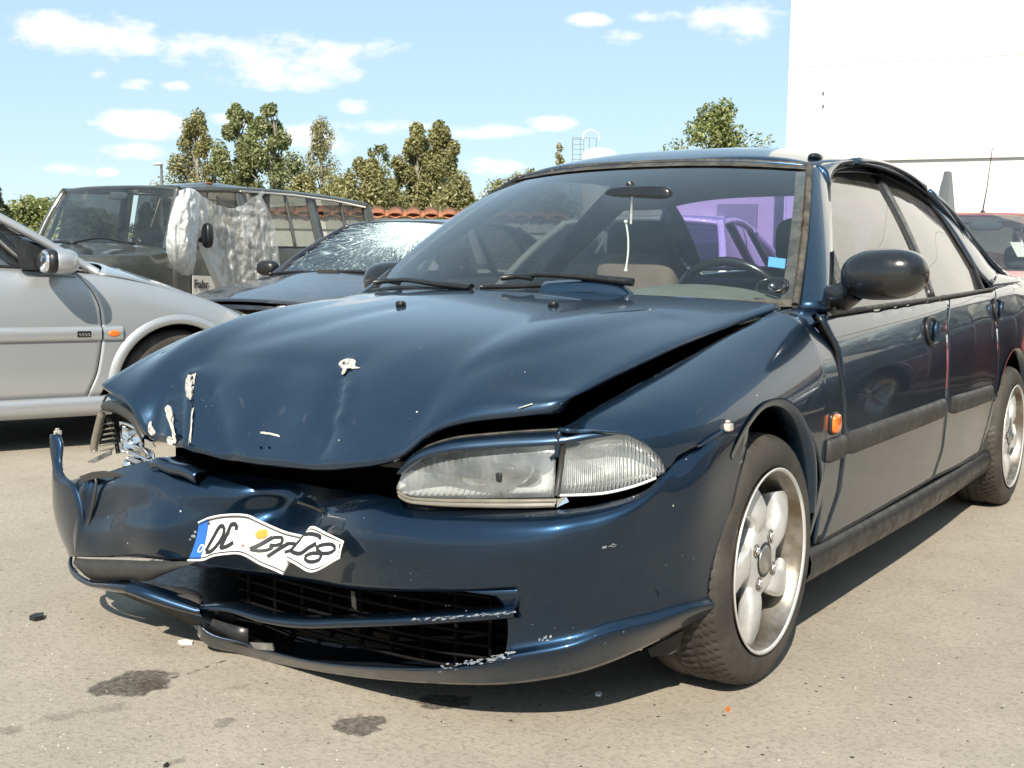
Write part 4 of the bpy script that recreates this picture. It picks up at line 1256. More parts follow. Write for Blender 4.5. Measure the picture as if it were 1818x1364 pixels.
# ---- left headlamp ------------------------------------------------------------------------
def lampgrid(top, bot, nm, mat, par, n=36, m=12, bulge=.012, off=0.0):
    T = spline([AY(u, v, y+off) for u, v, y in top], n); B = spline([AY(u, v, y+off) for u, v, y in bot], n)
    G = []
    for q in np.linspace(0, 1, m):
        G.append(B*(1-q)+T*q+np.array([.25, -1, 0])*bulge*(4*q*(1-q))**.7*1.0)
    return grid(nm, np.array(G), mat, par)
HL_ = bpy.data.objects.new('headlamp', None); HL_.empty_display_size = .1; link(HL_, CAR)
mt = newmat('fluted_lamp_glass')
def lens_mat(name, freq, axis_px, amp):
    m, nt, out = newmat(name)
    vec = obj_node(nt)
    sep = N(nt, 'ShaderNodeSeparateXYZ', {0: vec})
    co = mth(nt, 'ADD', mth(nt, 'MULTIPLY', sep.outputs['X'], .80), mth(nt, 'MULTIPLY', sep.outputs['Y'], .60))
    wv = mth(nt, 'SINE', mth(nt, 'MULTIPLY', co, freq))
    patch = N(nt, 'ShaderNodeTexVoronoi', {'Vector': N(nt, 'ShaderNodeMapping', {'Vector': vec, 'Scale': (9, 9, 22)}).outputs[0], 'Scale': 1.0}, distance='CHEBYCHEV')
    sc = N(nt, 'ShaderNodeSeparateColor', {0: patch.outputs['Color']})
    hgt = mth(nt, 'MULTIPLY', wv, mth(nt, 'ADD', .35, sc.outputs[0]))
    bp = N(nt, 'ShaderNodeBump', {'Strength': amp, 'Distance': .0022, 'Height': hgt})
    gl = N(nt, 'ShaderNodeBsdfGlossy', {'Roughness': .06, 'Color': (1, 1, 1, 1), 'Normal': bp.outputs[0]})
    tr = N(nt, 'ShaderNodeBsdfTransparent', {'Color': (.95, .97, .97, 1)})
    fr = N(nt, 'ShaderNodeFresnel', {'IOR': 1.5, 'Normal': bp.outputs[0]})
    tl = N(nt, 'ShaderNodeBsdfTranslucent', {'Color': (.9, .92, .92, 1), 'Normal': bp.outputs[0]})
    a = N(nt, 'ShaderNodeMixShader', {0: .16, 1: tr.outputs[0], 2: tl.outputs[0]})
    b = N(nt, 'ShaderNodeMixShader', {0: mth(nt, 'MULTIPLY', fr.outputs[0], 1.6), 1: a.outputs[0], 2: gl.outputs[0]})
    df = N(nt, 'ShaderNodeBsdfDiffuse', {'Color': (.62, .64, .63, 1), 'Normal': bp.outputs[0]})
    c = N(nt, 'ShaderNodeMixShader', {0: rng_map(nt, noise(nt, vec, 16, 6), .3, .75, .10, .27), 1: b.outputs[0], 2: df.outputs[0]})
    nt.links.new(c.outputs[0], out.inputs['Surface'])
    return m
M['lens'] = lens_mat('fluted_lamp_glass', 520, 0, .55)
M['lens2'] = lens_mat('ribbed_corner_lens', 820, 0, 1.0)
M['reflector'] = simple('lamp_reflector', (.92, .93, .94), .40, metal=.38)
M['reflector2'] = simple('corner_reflector', (.90, .90, .90), .42, metal=.35)
m_top = [(708, 858, -.668), (722, 826, -.660), (755, 806, -.650), (830, 797, -.625), (910, 792, -.594), (988, 789, -.562)]
m_bot = [(710, 874, -.672), (730, 881, -.668), (775, 884, -.655), (840, 885, -.630), (910, 884, -.600), (984, 883, -.568)]
lampgrid(m_top, m_bot, 'lamp_lens', M['lens'], HL_)
c_top = [(999, 788, -.556), (1030, 782, -.538), (1066, 773, -.515), (1108, 772, -.49), (1140, 785, -.465), (1166, 806, -.44), (1183, 834, -.42)]
c_bot = [(990, 878, -.566), (1030, 877, -.548), (1070, 874, -.527), (1108, 866, -.502), (1140, 856, -.475), (1166, 846, -.448), (1184, 838, -.424)]
lampgrid(c_top, c_bot, 'corner_lens', M['lens2'], HL_, bulge=.014)
# reflectors behind
def bowl(top, bot, nm, mat, depth):
    T = spline([AY(u, v, y+.012) for u, v, y in top], 30); B = spline([AY(u, v, y+.012) for u, v, y in bot], 30)
    G = []
    for q in np.linspace(0, 1, 14):
        s_ = np.linspace(0, 1, 30)
        G.append(B*(1-q)+T*q+np.array([-.35, 1, 0])[None]*(depth*(4*q*(1-q))**.6*(4*s_*(1-s_))**.5)[:, None])
    return grid(nm, np.array(G), mat, HL_)
bowl(m_top, m_bot, 'reflector', M['reflector'], .085)
bowl(c_top, c_bot, 'corner_reflector', M['reflector2'], .035)
for (u, v, yy_, rx_, rz_) in ((905, 832, -.545, .075, .038), (800, 838, -.585, .050, .034)):
    cc_ = AY(u, v, yy_); ring_ = []
    for r_ in np.linspace(.12, 1, 9):
        ring_.append([(cc_[0]+rx_*r_*math.cos(t), cc_[1]+.045*(1-r_**2)-.30*rx_*r_*math.cos(t)*0, cc_[2]+rz_*r_*math.sin(t)) for t in np.linspace(0, 2*math.pi, 33)])
    grid('reflector_bowl', np.array(ring_), M['chrome'], HL_)
c = AY(905, 838, -.555); blob('bulb', c, (.016, .03, .016), M['chrome'], HL_, 16, 10)
c = AY(845, 845, -.575); o = blob('bulb_shield', c, (.035, .012, .020), M['steel'], HL_, 16, 10, e=.6)
tube('lens_divider', [AY(1000, 783, -.562), AY(996, 830, -.570), AY(988, 880, -.576)], .006, M['trim'], HL_)
tube('lens_rim', spline([AY(990, 880, -.570), AY(1030, 879, -.552), AY(1072, 876, -.531), AY(1110, 868, -.506), AY(1142, 858, -.479), AY(1164, 849, -.455)], 20), .0028, M['clear'] if False else M['reflector2'], HL_)
# yellowed lower trim of the lamp
M['yellowed'] = simple('yellowed_lamp_trim', (.155, .14, .11), .3, var=.15, vscale=20, coat=.4)
Tm = spline([AY(709, 870, -.676), AY(722, 880, -.676), AY(775, 885, -.664), AY(850, 886, -.636), AY(920, 886, -.606), AY(992, 885, -.572)], 30)
Bm = spline([AY(713, 884, -.684), AY(726, 892, -.684), AY(780, 899, -.668), AY(850, 902, -.640), AY(920, 903, -.610), AY(988, 902, -.578)], 30)
Gt = [Tm, Tm*.8+Bm*.2+np.array([0, -.010, 0]), Tm*.62+Bm*.38+np.array([0, -.002, 0]), Tm*.45+Bm*.55+np.array([0, -.010, 0]), Tm*.1+Bm*.9+np.array([0, -.008, 0]), Bm+np.array([0, .02, 0])]
grid('lamp_trim', np.array(Gt), M['yellowed'], HL_, flip=True)
br_ = [AY(990, 885, -.58), AY(1006, 882, -.57), AY(1010, 890, -.57), AY(1000, 900, -.57), AY(988, 900, -.58)]
o = mesh('broken_tab', br_, [(0, 1, 2, 3, 4)], M['chrome'], HL_, False); mod_solid(o, .004)
box('lamp_bucket', (.32, -.43, .45), (.64, -.38, .62), M['void'], HL_)
# brow: painted eyelid above the lamp
bt = spline([AY(707, 840, -.690), AY(735, 806, -.676), AY(790, 783, -.652), (AY(880, 772, -.612)), AY(990, 765, -.560), AY(1060, 763, -.522), AY(1112, 768, -.488)], 44)
bb = spline([AY(710, 842, -.692), AY(740, 818, -.688), AY(795, 803, -.668), (AY(880, 796, -.630)), AY(990, 789, -.580), AY(1060, 777, -.535), AY(1113, 770, -.492)], 44)
Gt = [bt+np.array([0, .05, .004]), bt+np.array([0, .008, .001]), bt*.75+bb*.25+np.array([0, -.006, .002]), bt*.4+bb*.6+np.array([0, -.008, 0]), bb, bb+np.array([0, .03, 0])]
Gt = surf(Gt, 44, 16)
o = grid('headlamp_brow', Gt, M['blue'], CAR, flip=True)
tube('brow_seal', bt+np.array([0, .008, .002]), .0022, M['seal'], o)

# ---- what is left of the right headlamp ------------------------------------------------
RL = bpy.data.objects.new('broken_headlamp', None); RL.empty_display_size = .1; link(RL, CAR)
e1 = spline([AY(183, 722, -.62), AY(210, 728, -.64), AY(235, 745, -.655), AY(252, 775, -.665), (AY(256, 782, -.665))], 24)
Gt = [[p+np.array([0, a, b]) for p in e1] for a, b in ((.03, .016), (0, .012), (-.008, 0), (-.003, -.010), (.02, -.010))]
grid('lamp_eyelid', np.array(Gt), M['trim'], RL, flip=True)
tube('lamp_frame', spline([AY(182, 730, -.60), AY(174, 760, -.60), AY(167, 795, -.60), AY(168, 803, -.60)], 14), [.006]+[.010]*12+[.008], M['yellowed'], RL, n=10)
ribs = Geo()
for k in range(6):
    v = 755+k*9
    ribs.tube([AY(178, v, -.585), AY(202, v-4, -.575)], .003, 6)
ribs.build('lens_ribs', M['yellowed'], RL, True)
o = grid('shattered_reflector', surf([[AY(212, 748, -.60), AY(228, 752, -.585), AY(252, 768, -.59), AY(262, 790, -.60)],
                                      [AY(214, 780, -.58), AY(230, 785, -.55), AY(256, 795, -.56), AY(275, 808, -.59)],
                                      [AY(214, 802, -.60), AY(235, 808, -.585), AY(258, 818, -.59), AY(272, 826, -.60)]], 20, 14), M['chrome'], RL); mod_solid(o, .003)
o = mesh('reflector_shard', [AY(258, 780, -.67), AY(272, 785, -.67), AY(277, 794, -.67), AY(268, 798, -.67), AY(259, 794, -.67)], [(0, 1, 2, 3, 4)], M['chrome'], RL, False); mod_solid(o, .003)
o = mesh('lamp_bracket', [AY(156, 820, -.57), AY(170, 812, -.57), AY(200, 798, -.56), AY(198, 808, -.56), AY(168, 822, -.57)], [(0, 1, 2, 3, 4)], M['steel'], RL, False); mod_solid(o, .003)
tube('lamp_stay', spline([AY(192, 742, -.56), AY(204, 775, -.55), AY(210, 805, -.55)], 10), .006, M['black'], RL)
blob('fog_bulb', AY(237, 825, -.58), (.022, .03, .022), M['chrome'], RL, 16, 12)
tube('lamp_shell', spline([AY(228, 815, -.60), AY(245, 822, -.60), AY(265, 832, -.60)], 10), .008, M['steel'], RL)
o = mesh('corner_lens_shard', [AY(192, 705, -.58), AY(210, 694, -.56), AY(240, 722, -.58), AY(252, 750, -.62), AY(225, 735, -.60)], [(0, 1, 2, 3, 4)], M['blue'], RL, False); mod_solid(o, .004)
tube('wing_edge', spline([AY(183, 714, -.56), AY(190, 703, -.56), AY(203, 693, -.56)], 8), .003, M['trim'], RL)
# folded blue metal over the middle of the nose
fa = spline([AY(270, 815, -.66), AY(282, 812, -.665), AY(300, 820, -.67), AY(330, 827, -.675), AY(350, 838, -.68)], 20)
Gt = [fa+np.array([0, .06, -.004]), fa, fa+np.array([0, -.010, -.010]), fa+np.array([0.0, -.006, -.026])]
o = grid('folded_nose_panel', np.array(Gt), M['blue'], CAR, flip=True); mod_solid(o, .003)
o = mesh('torn_flap', [AY(142, 846, -.66), AY(166, 838, -.66), AY(186, 836, -.655), AY(222, 842, -.65), (AY(262, 838, -.65)), AY(262, 843, -.65), AY(170, 850, -.66), AY(150, 856, -.66)], [(0, 1, 2, 3, 4, 5, 6, 7)], M['trim'], CAR, False); mod_solid(o, .003)
# bright crease lines of the crushed grille panel
gA = spline([AY(500, 848, -.60), AY(560, 858, -.62), AY(605, 872, -.65), AY(612, 884, -.66)], 20)
gB = spline([AY(505, 892, -.575), AY(550, 900, -.60), AY(590, 897, -.63), AY(608, 890, -.655)], 20)
tube('grille_bar', spline([AY(530, 893, -.617), AY(555, 901, -.63), AY(575, 911, -.642)], 12), .003, M['trim'], CAR)

# ---- number plate: bent aluminium, pressed rim ----------------------------------------
pt1 = [(353, 928, -.700), (374, 919, -.706), (408, 914, -.708), (441, 916, -.706), (456, 923, -.700), (480, 934, -.690), (507, 945, -.684), (537, 952, -.690)]
pb1 = [(334, 995, -.728), (362, 994, -.730), (376, 988, -.730), (400, 984, -.730), (429, 984, -.730), (461, 1001, -.725), (485, 1011, -.722), (502, 1019, -.724)]
pt2 = [(545, 945, -.700), (554, 936, -.706), (584, 950, -.712), (609, 962, -.716)]
pb2_ = [(507, 991, -.742), (528, 1003, -.742), (552, 1015, -.742), (602, 991, -.738)]
plate = bpy.data.objects.new('number_plate', None); plate.empty_display_size = .1; link(plate, CAR)
def pl_grid(top, bot, n, m, bow):
    T = spline([AY(*q) for q in top], n); B = spline([AY(*q) for q in bot], n)
    return np.array([B*(1-q)+T*q+np.array([0, -bow, 0])*(4*q*(1-q)) for q in np.linspace(0, 1, m)])
# left piece, concave towards its left end
L1 = pl_grid(pt1, pb1, 40, 14, -.006)
R1 = pl_grid(pt2, pb2_, 24, 14, .002)
# left end curves
for G, a, b in ((L1, 0, 1),):
    for j in range(14):
        q = j/13
        G[j, :8, 0] += (.010*np.sin(q*np.pi))*np.linspace(1, 0, 8)*.0
o = grid('plate_sheet', L1, M['white_pl'], plate); mod_solid(o, .002)
o2 = grid('plate_sheet', R1, M['white_pl'], plate); mod_solid(o2, .002)
fold = np.array([L1[:, -1], (L1[:, -1]+R1[:, 0])/2+np.array([-.004, .012, 0]), R1[:, 0]]).transpose(1, 0, 2)
o3 = grid('plate_fold', fold, M['white_pl'], plate); mod_solid(o3, .002)
vdir = pix_ray(480, 960); vdir = vdir/np.linalg.norm(vdir)
def rim_line(G, sides, w=.0025, inset=.035, mat='plate_black'):
    m_, n_ = G.shape[:2]
    for sd in sides:
        if sd == 't': P = G[-1]*(1-inset*1.6)+G[-2-0]*0+G[0]*inset*1.6
        if sd == 'b': P = G[0]*(1-inset*1.6)+G[-1]*inset*1.6
        if sd == 'r': P = G[:, -1]*(1-inset*.8)+G[:, 0]*inset*.8
        if sd == 'l': P = G[:, 0]*.985+G[:, -1]*.015
        V, F = ribbon(P-vdir*.0018, w, -vdir)
        mesh('plate_border', V, F, M[mat], plate)
rim_line(L1, 'tb'); rim_line(R1, 'tbr')
for P in (np.vstack([L1[-1]]), np.vstack([L1[0]]), np.vstack([R1[-1], R1[::-1, -1], R1[0][::-1]])):
    tube('plate_rim', P-vdir*.001, .0024, M['white_pl'], plate, n=6)
def on_plate(G, u, v, up=.0026):
    d = pix_ray(u, v); rel = G-CAM_POS; al = rel@d/(d@d)
    dist = np.linalg.norm(rel-al[..., None]*d, axis=2)
    j, i = np.unravel_index(np.argmin(dist), dist.shape)
    j = min(max(j, 1), G.shape[0]-2); i = min(max(i, 1), G.shape[1]-2)
    n = np.cross(G[j, i+1]-G[j, i-1], G[j+1, i]-G[j-1, i]); n /= np.linalg.norm(n)
    t = n@(G[j, i]-CAM_POS)/(n@d)
    return CAM_POS+d*t-vdir*up, (n if n@vdir < 0 else -n)
Z = lambda a, b: (320+a/5.681, 890+b/5.681)
def stroke(G, pts, w, mat='plate_black', nm='plate_letter', n=30, straight=False):
    px = poly([Z(*p) for p in pts], n) if straight else spline([Z(*p) for p in pts], n)
    P, Nn = zip(*[on_plate(G, u, v) for u, v in px])
    return np.array(P), np.mean(Nn, axis=0), w
def letter(G, strokes, w=.0098, mat='plate_black', nm='plate_letter'):
    g = Geo()
    for k, st_ in enumerate(strokes):
        P, n, _ = stroke(G, st_['p'], w, n=st_.get('n', 24), straight=st_.get('s', False))
        V, F = ribbon(P-vdir*.0002*k, st_.get('w', w), n)
        g.add(V, F)
    return g.build(nm, M[mat], plate)
letter(L1, [dict(p=[(255, 505), (330, 370), (405, 250), (435, 255), (438, 320), (380, 430), (300, 510), (255, 510)])])
letter(L1, [dict(p=[(565, 290), (560, 235), (515, 235), (485, 300), (430, 420), (405, 470), (470, 455), (535, 415)])])
letter(L1, [dict(p=[(620, 225), (480, 345), (335, 495)], w=.0012, s=True)])
letter(L1, [dict(p=[(700, 485), (800, 440), (930, 365)], s=True), dict(p=[(930, 365), (1025, 370), (1020, 420), (960, 445), (900, 440)], w=.0075), dict(p=[(900, 440), (925, 465), (880, 490), (790, 500), (705, 488)], w=.0075)])
letter(L1, [dict(p=[(875, 560), (980, 490), (1090, 425)], s=True), dict(p=[(1080, 425), (1160, 435), (1140, 480), (1050, 515)], w=.0075)])
letter(R1, [dict(p=[(1400, 385), (1410, 360), (1330, 330), (1270, 335), (1190, 410), (1110, 495)], w=.009), dict(p=[(1110, 495), (1150, 520), (1210, 525), (1290, 470), (1370, 425)], w=.009)])
letter(R1, [dict(p=[(1415, 520), (1370, 470), (1430, 440), (1540, 440), (1560, 480), (1510, 520), (1400, 525), (1320, 525), (1255, 560), (1270, 600), (1340, 610), (1410, 580), (1415, 520)], w=.008)])
def patch_px(G, pts, mat, nm, up=.0030):
    P = [on_plate(G, *Z(*p), up=up)[0] for p in pts]; n = len(P); c = np.mean(P, axis=0)
    return mesh(nm, P+[c], [(i, (i+1) % n, n) for i in range(n)], M[mat], plate, False)
patch_px(L1, [(750, 340), (790, 290), (870, 280), (890, 330), (850, 375), (775, 383)], 'orange_sticker', 'plate_seal')
patch_px(L1, [(635+95*math.cos(a), 450+42*math.sin(a)-18*math.cos(a)) for a in np.linspace(0, 6.28, 20)[:-1]], 'faded', 'plate_seal', .0022)
patch_px(L1, [(615, 455), (630, 430), (640, 440), (660, 445), (640, 455), (622, 468)], 'red_mark', 'seal_crest', .0028)
# blue country strip
strp = []
for q in np.linspace(0, 1, 14):
    pass
bs = grid('country_strip', L1[:, :6]-vdir*.0022, M['plate_blue'], plate)
letter(L1, [dict(p=[(176, 505), (205, 445)], s=True, w=.003), dict(p=[(205, 445), (232, 445), (225, 480), (205, 508), (176, 508)], w=.003)], mat='white_pl', nm='country_letter')
patch_px(L1, [(272, 215), (290, 205), (302, 225), (288, 240), (275, 238)], 'seal', 'plate_screw')
patch_px(R1, [(1595, 440), (1612, 425), (1620, 450), (1612, 480), (1598, 478)], 'seal', 'plate_screw')

# ---- scuttle, wipers -------------------------------------------------------------------
sc_ = np.array([[(x, y0, z0) for x, y0, z0 in zip(ws_b[:, 0], ws_b[:, 1]-.09+.0*ws_b[:, 0], ws_b[:, 2]-.020)], [tuple(p+np.array([0, -.004, -.004])) for p in ws_b]])
o = grid('scuttle_panel', sc_, M['black'], CAR)
def wiper(px_blade, px_arm, nm='wiper'):
    w = bpy.data.objects.new(nm, None); w.empty_display_size = .05; link(w, CAR)
    P = spline([ws_hit(u, v)+np.array([0, -.016, .016]) for u, v in px_blade], 16)
    tube('wiper_blade', P, .007, M['black'], w)
    Q = spline([P[0]*.0+ws_hit(u, v)+np.array([0, -.034, .030]) for u, v in px_arm], 16)
    tube('wiper_arm', Q, np.linspace(.006, .011, 16), M['black'], w)
    mid = Q[0]; tube('wiper_joint', [mid+np.array([-.05, 0, -.006]), mid, mid+np.array([.05, 0, -.006])], .008, M['black'], w)
    return w
wiper([(860, 520), (920, 519), (985, 517), (1010, 519)], [(930, 510), (975, 508), (1040, 512), (1135, 522)])
wiper([(660, 526), (720, 521), (790, 524), (830, 528)], [(700, 516), (735, 515), (790, 523), (850, 530)])
# passenger side spindle cover / blue cowl corner on the scuttle in front of the driver
cw = spline([ws_hit(978, 513)+np.array([0, -.03, .02]), ws_hit(1060, 511)+np.array([0, -.03, .022]), ws_hit(1115, 519)+np.array([0, -.03, .02]), ws_hit(1134, 529)+np.array([0, -.03, .012])], 20)
o = grid('cowl_lip', np.array([cw, cw+np.array([0, -.02, -.012]), cw+np.array([0, -.03, -.05])]), M['blue'], CAR, flip=True); mod_solid(o, .004)

# ---- cabin -------------------------------------------------------------------------------
dsh = []
for y, z in [(.20, .80), (.36, .832), (.55, .835), (.68, .82), (.72, .77), (.72, .60)]:
    dsh.append([(x, y, z-.015*abs(x/.66)**4) for x in np.linspace(-.68, .68, 20)])
dash = grid('dashboard', np.array(dsh), M['dash'], CAR)
# instrument hood in front of the driver (car left)
ih = []
for a in np.linspace(0, math.pi, 15):
    ih.append([(.34+.30*math.cos(a)*k, y, .828+.072*math.sin(a)*h) for y, k, h in ((.36, 1.0, .35), (.45, .98, .85), (.56, .94, 1.0), (.64, .90, .95), (.645, .80, .70))])
grid('instrument_hood', np.array(ih), M['dash'], dash)
sw = bpy.data.objects.new('steering_wheel', None); link(sw, CAR); sw.location = (.36, .80, .80)
th = np.linspace(0, 2*np.pi, 41)
tilt = R_(64)
rim = np.array([(.185*math.cos(a), -.185*math.sin(a)*math.cos(tilt), .185*math.sin(a)*math.sin(tilt)) for a in th])
tube('wheel_rim', rim, .014, M['gloss_black'], sw, n=10)
blob('wheel_boss', (0, 0, 0), (.07, .03, .06), M['black'], sw, 16, 10)
for a in (R_(0), R_(180), R_(-90)):
    tube('wheel_spoke', [(0, 0, 0), (.18*math.cos(a), -.18*math.sin(a)*math.cos(tilt), .18*math.sin(a)*math.sin(tilt))], .012, M['black'], sw)
def seat(x, y, mat, headrest=True, w=.25):
    st = bpy.data.objects.new('seat', None); link(st, CAR); st.location = (x, y, 0)
    o = Geo().box((-w, -.45, .36), (w, .08, .50)).build('seat_cushion', mat, st); mod_bevel(o, .05, 3)
    o = extrude_poly('seat_back', [(-w+.02, .02, .45), (w-.02, .02, .45), (w, .10, .70), (w-.05, .17, .90), (w-.09, .19, .95), (-w+.09, .19, .95), (-w+.05, .17, .90), (-w, .10, .70)], (0, .11, .02), mat, st, .03)
    if headrest:
        blob('headrest', (0, .25, 1.045), (.135, .055, .085), mat, st, 20, 12, e=.5)
    return st
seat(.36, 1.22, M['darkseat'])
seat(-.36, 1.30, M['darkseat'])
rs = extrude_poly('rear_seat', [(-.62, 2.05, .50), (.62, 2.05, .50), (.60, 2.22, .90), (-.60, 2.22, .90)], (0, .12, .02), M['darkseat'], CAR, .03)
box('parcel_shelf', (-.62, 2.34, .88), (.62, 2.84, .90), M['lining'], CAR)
# brown folded headrest seen low over the dash
hb = AD(1134, 482, 4.15)
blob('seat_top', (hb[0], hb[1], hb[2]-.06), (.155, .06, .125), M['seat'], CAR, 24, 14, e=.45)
# headlining and inner pillars
hlg = roof.copy(); hlg[..., 2] -= .035
grid('headlining', hlg, M['lining'], CAR)
for s in (1, -1):
    P = []
    for q in np.linspace(0, 1, 14):
        P.append([(s*(Xg(y, z)-.03), y, z) for y, z in [(bpF[0]+(bpF[1]-bpF[0])*q-.02, belt(1.3)+(1.2-belt(1.3))*q), (bpR[0]+(bpR[1]-bpR[0])*q+.03, belt(1.3)+(1.2-belt(1.3))*q)]])
    o = grid('pillar_trim', np.array(P), M['lining'], CAR); mod_solid(o, .03, 0)
    P = [[(s*.64, y, .50), (s*.66, y, belt(y)-.01)] for y in np.linspace(.4, 2.6, 10)]
    grid('door_lining', np.array(P), M['lining'], CAR)
# interior mirror
im = ws_hit(1135, 352)
imc = AD(1133, 352, (im-CAM_POS)@_FH+.05)
o = blob('rear_view_mirror', imc, (.115, .022, .036), M['gloss_black'], CAR, 24, 14, e=.55)
o.rotation_euler = (0, 0, 0)
tube('mirror_stem', [imc, ws_hit(1118, 328)], .012, M['black'], o)
# cords hanging from the mirror: they hang, so they are things of their own
c0 = AD(1122, 350, (imc-CAM_POS)@_FH-.03); 
dd = (c0-CAM_POS)@_FH
cord = tube('hanging_cord', [AD(1122, 350, dd), AD(1121, 372, dd), AD(1120, 398, dd)], .0035, M['bare'], None)
tag(cord, 'thin pale cord hanging from the rear-view mirror of the wrecked blue saloon', 'cord')
cord2 = tube('tassel_string', spline([AD(1111, 394, dd), AD(1115, 420, dd), AD(1115, 450, dd), AD(1111, 480, dd)], 14), .0030, M['white_pl'], None)
tag(cord2, 'white string dangling below the mirror cord behind the windscreen', 'string')
for k, P_ in enumerate((AD(1111, 394, dd), AD(1111, 480, dd))):
    blob('string_knot', P_, (.006, .006, .006), M['white_pl'], cord2, 10, 8)
# parking disc and badge inside the windscreen
pq = [ws_hit(u, v)+np.array([0, .012, -.010]) for u, v in ((1362, 450), (1392, 454), (1390, 471), (1360, 467))]
o = mesh('blue_sticker', pq, [(0, 1, 2, 3)], simple('sky_blue_card', (.10, .33, .72), .5), None, False); mod_solid(o, .002)
tag(o, 'light blue card standing behind the lower left corner of the windscreen', 'card')
cc = ws_hit(1371, 500)
nW = np.cross(WS[12, 36]-WS[12, 34], WS[13, 35]-WS[11, 35]); nW /= np.linalg.norm(nW)
tx = np.array([1, 0, 0]); ty_ = np.cross(nW, tx)
ring = [cc+nW*(-.012 if nW[1] < 0 else .012)+(tx*.042*math.cos(a)+ty_*.034*math.sin(a)) for a in np.linspace(0, 2*np.pi, 33)]
o = tube('suction_ring', ring, .004, M['gloss_black'], None)
tag(o, 'black oval suction ring stuck inside the windscreen under the blue card', 'holder')
blob('suction_button', cc+nW*(-.016 if nW[1] < 0 else .016), (.010, .010, .010), M['chrome'], o, 12, 8)
# aerial base on the roof
p = AY(1450, 276, 1.03)
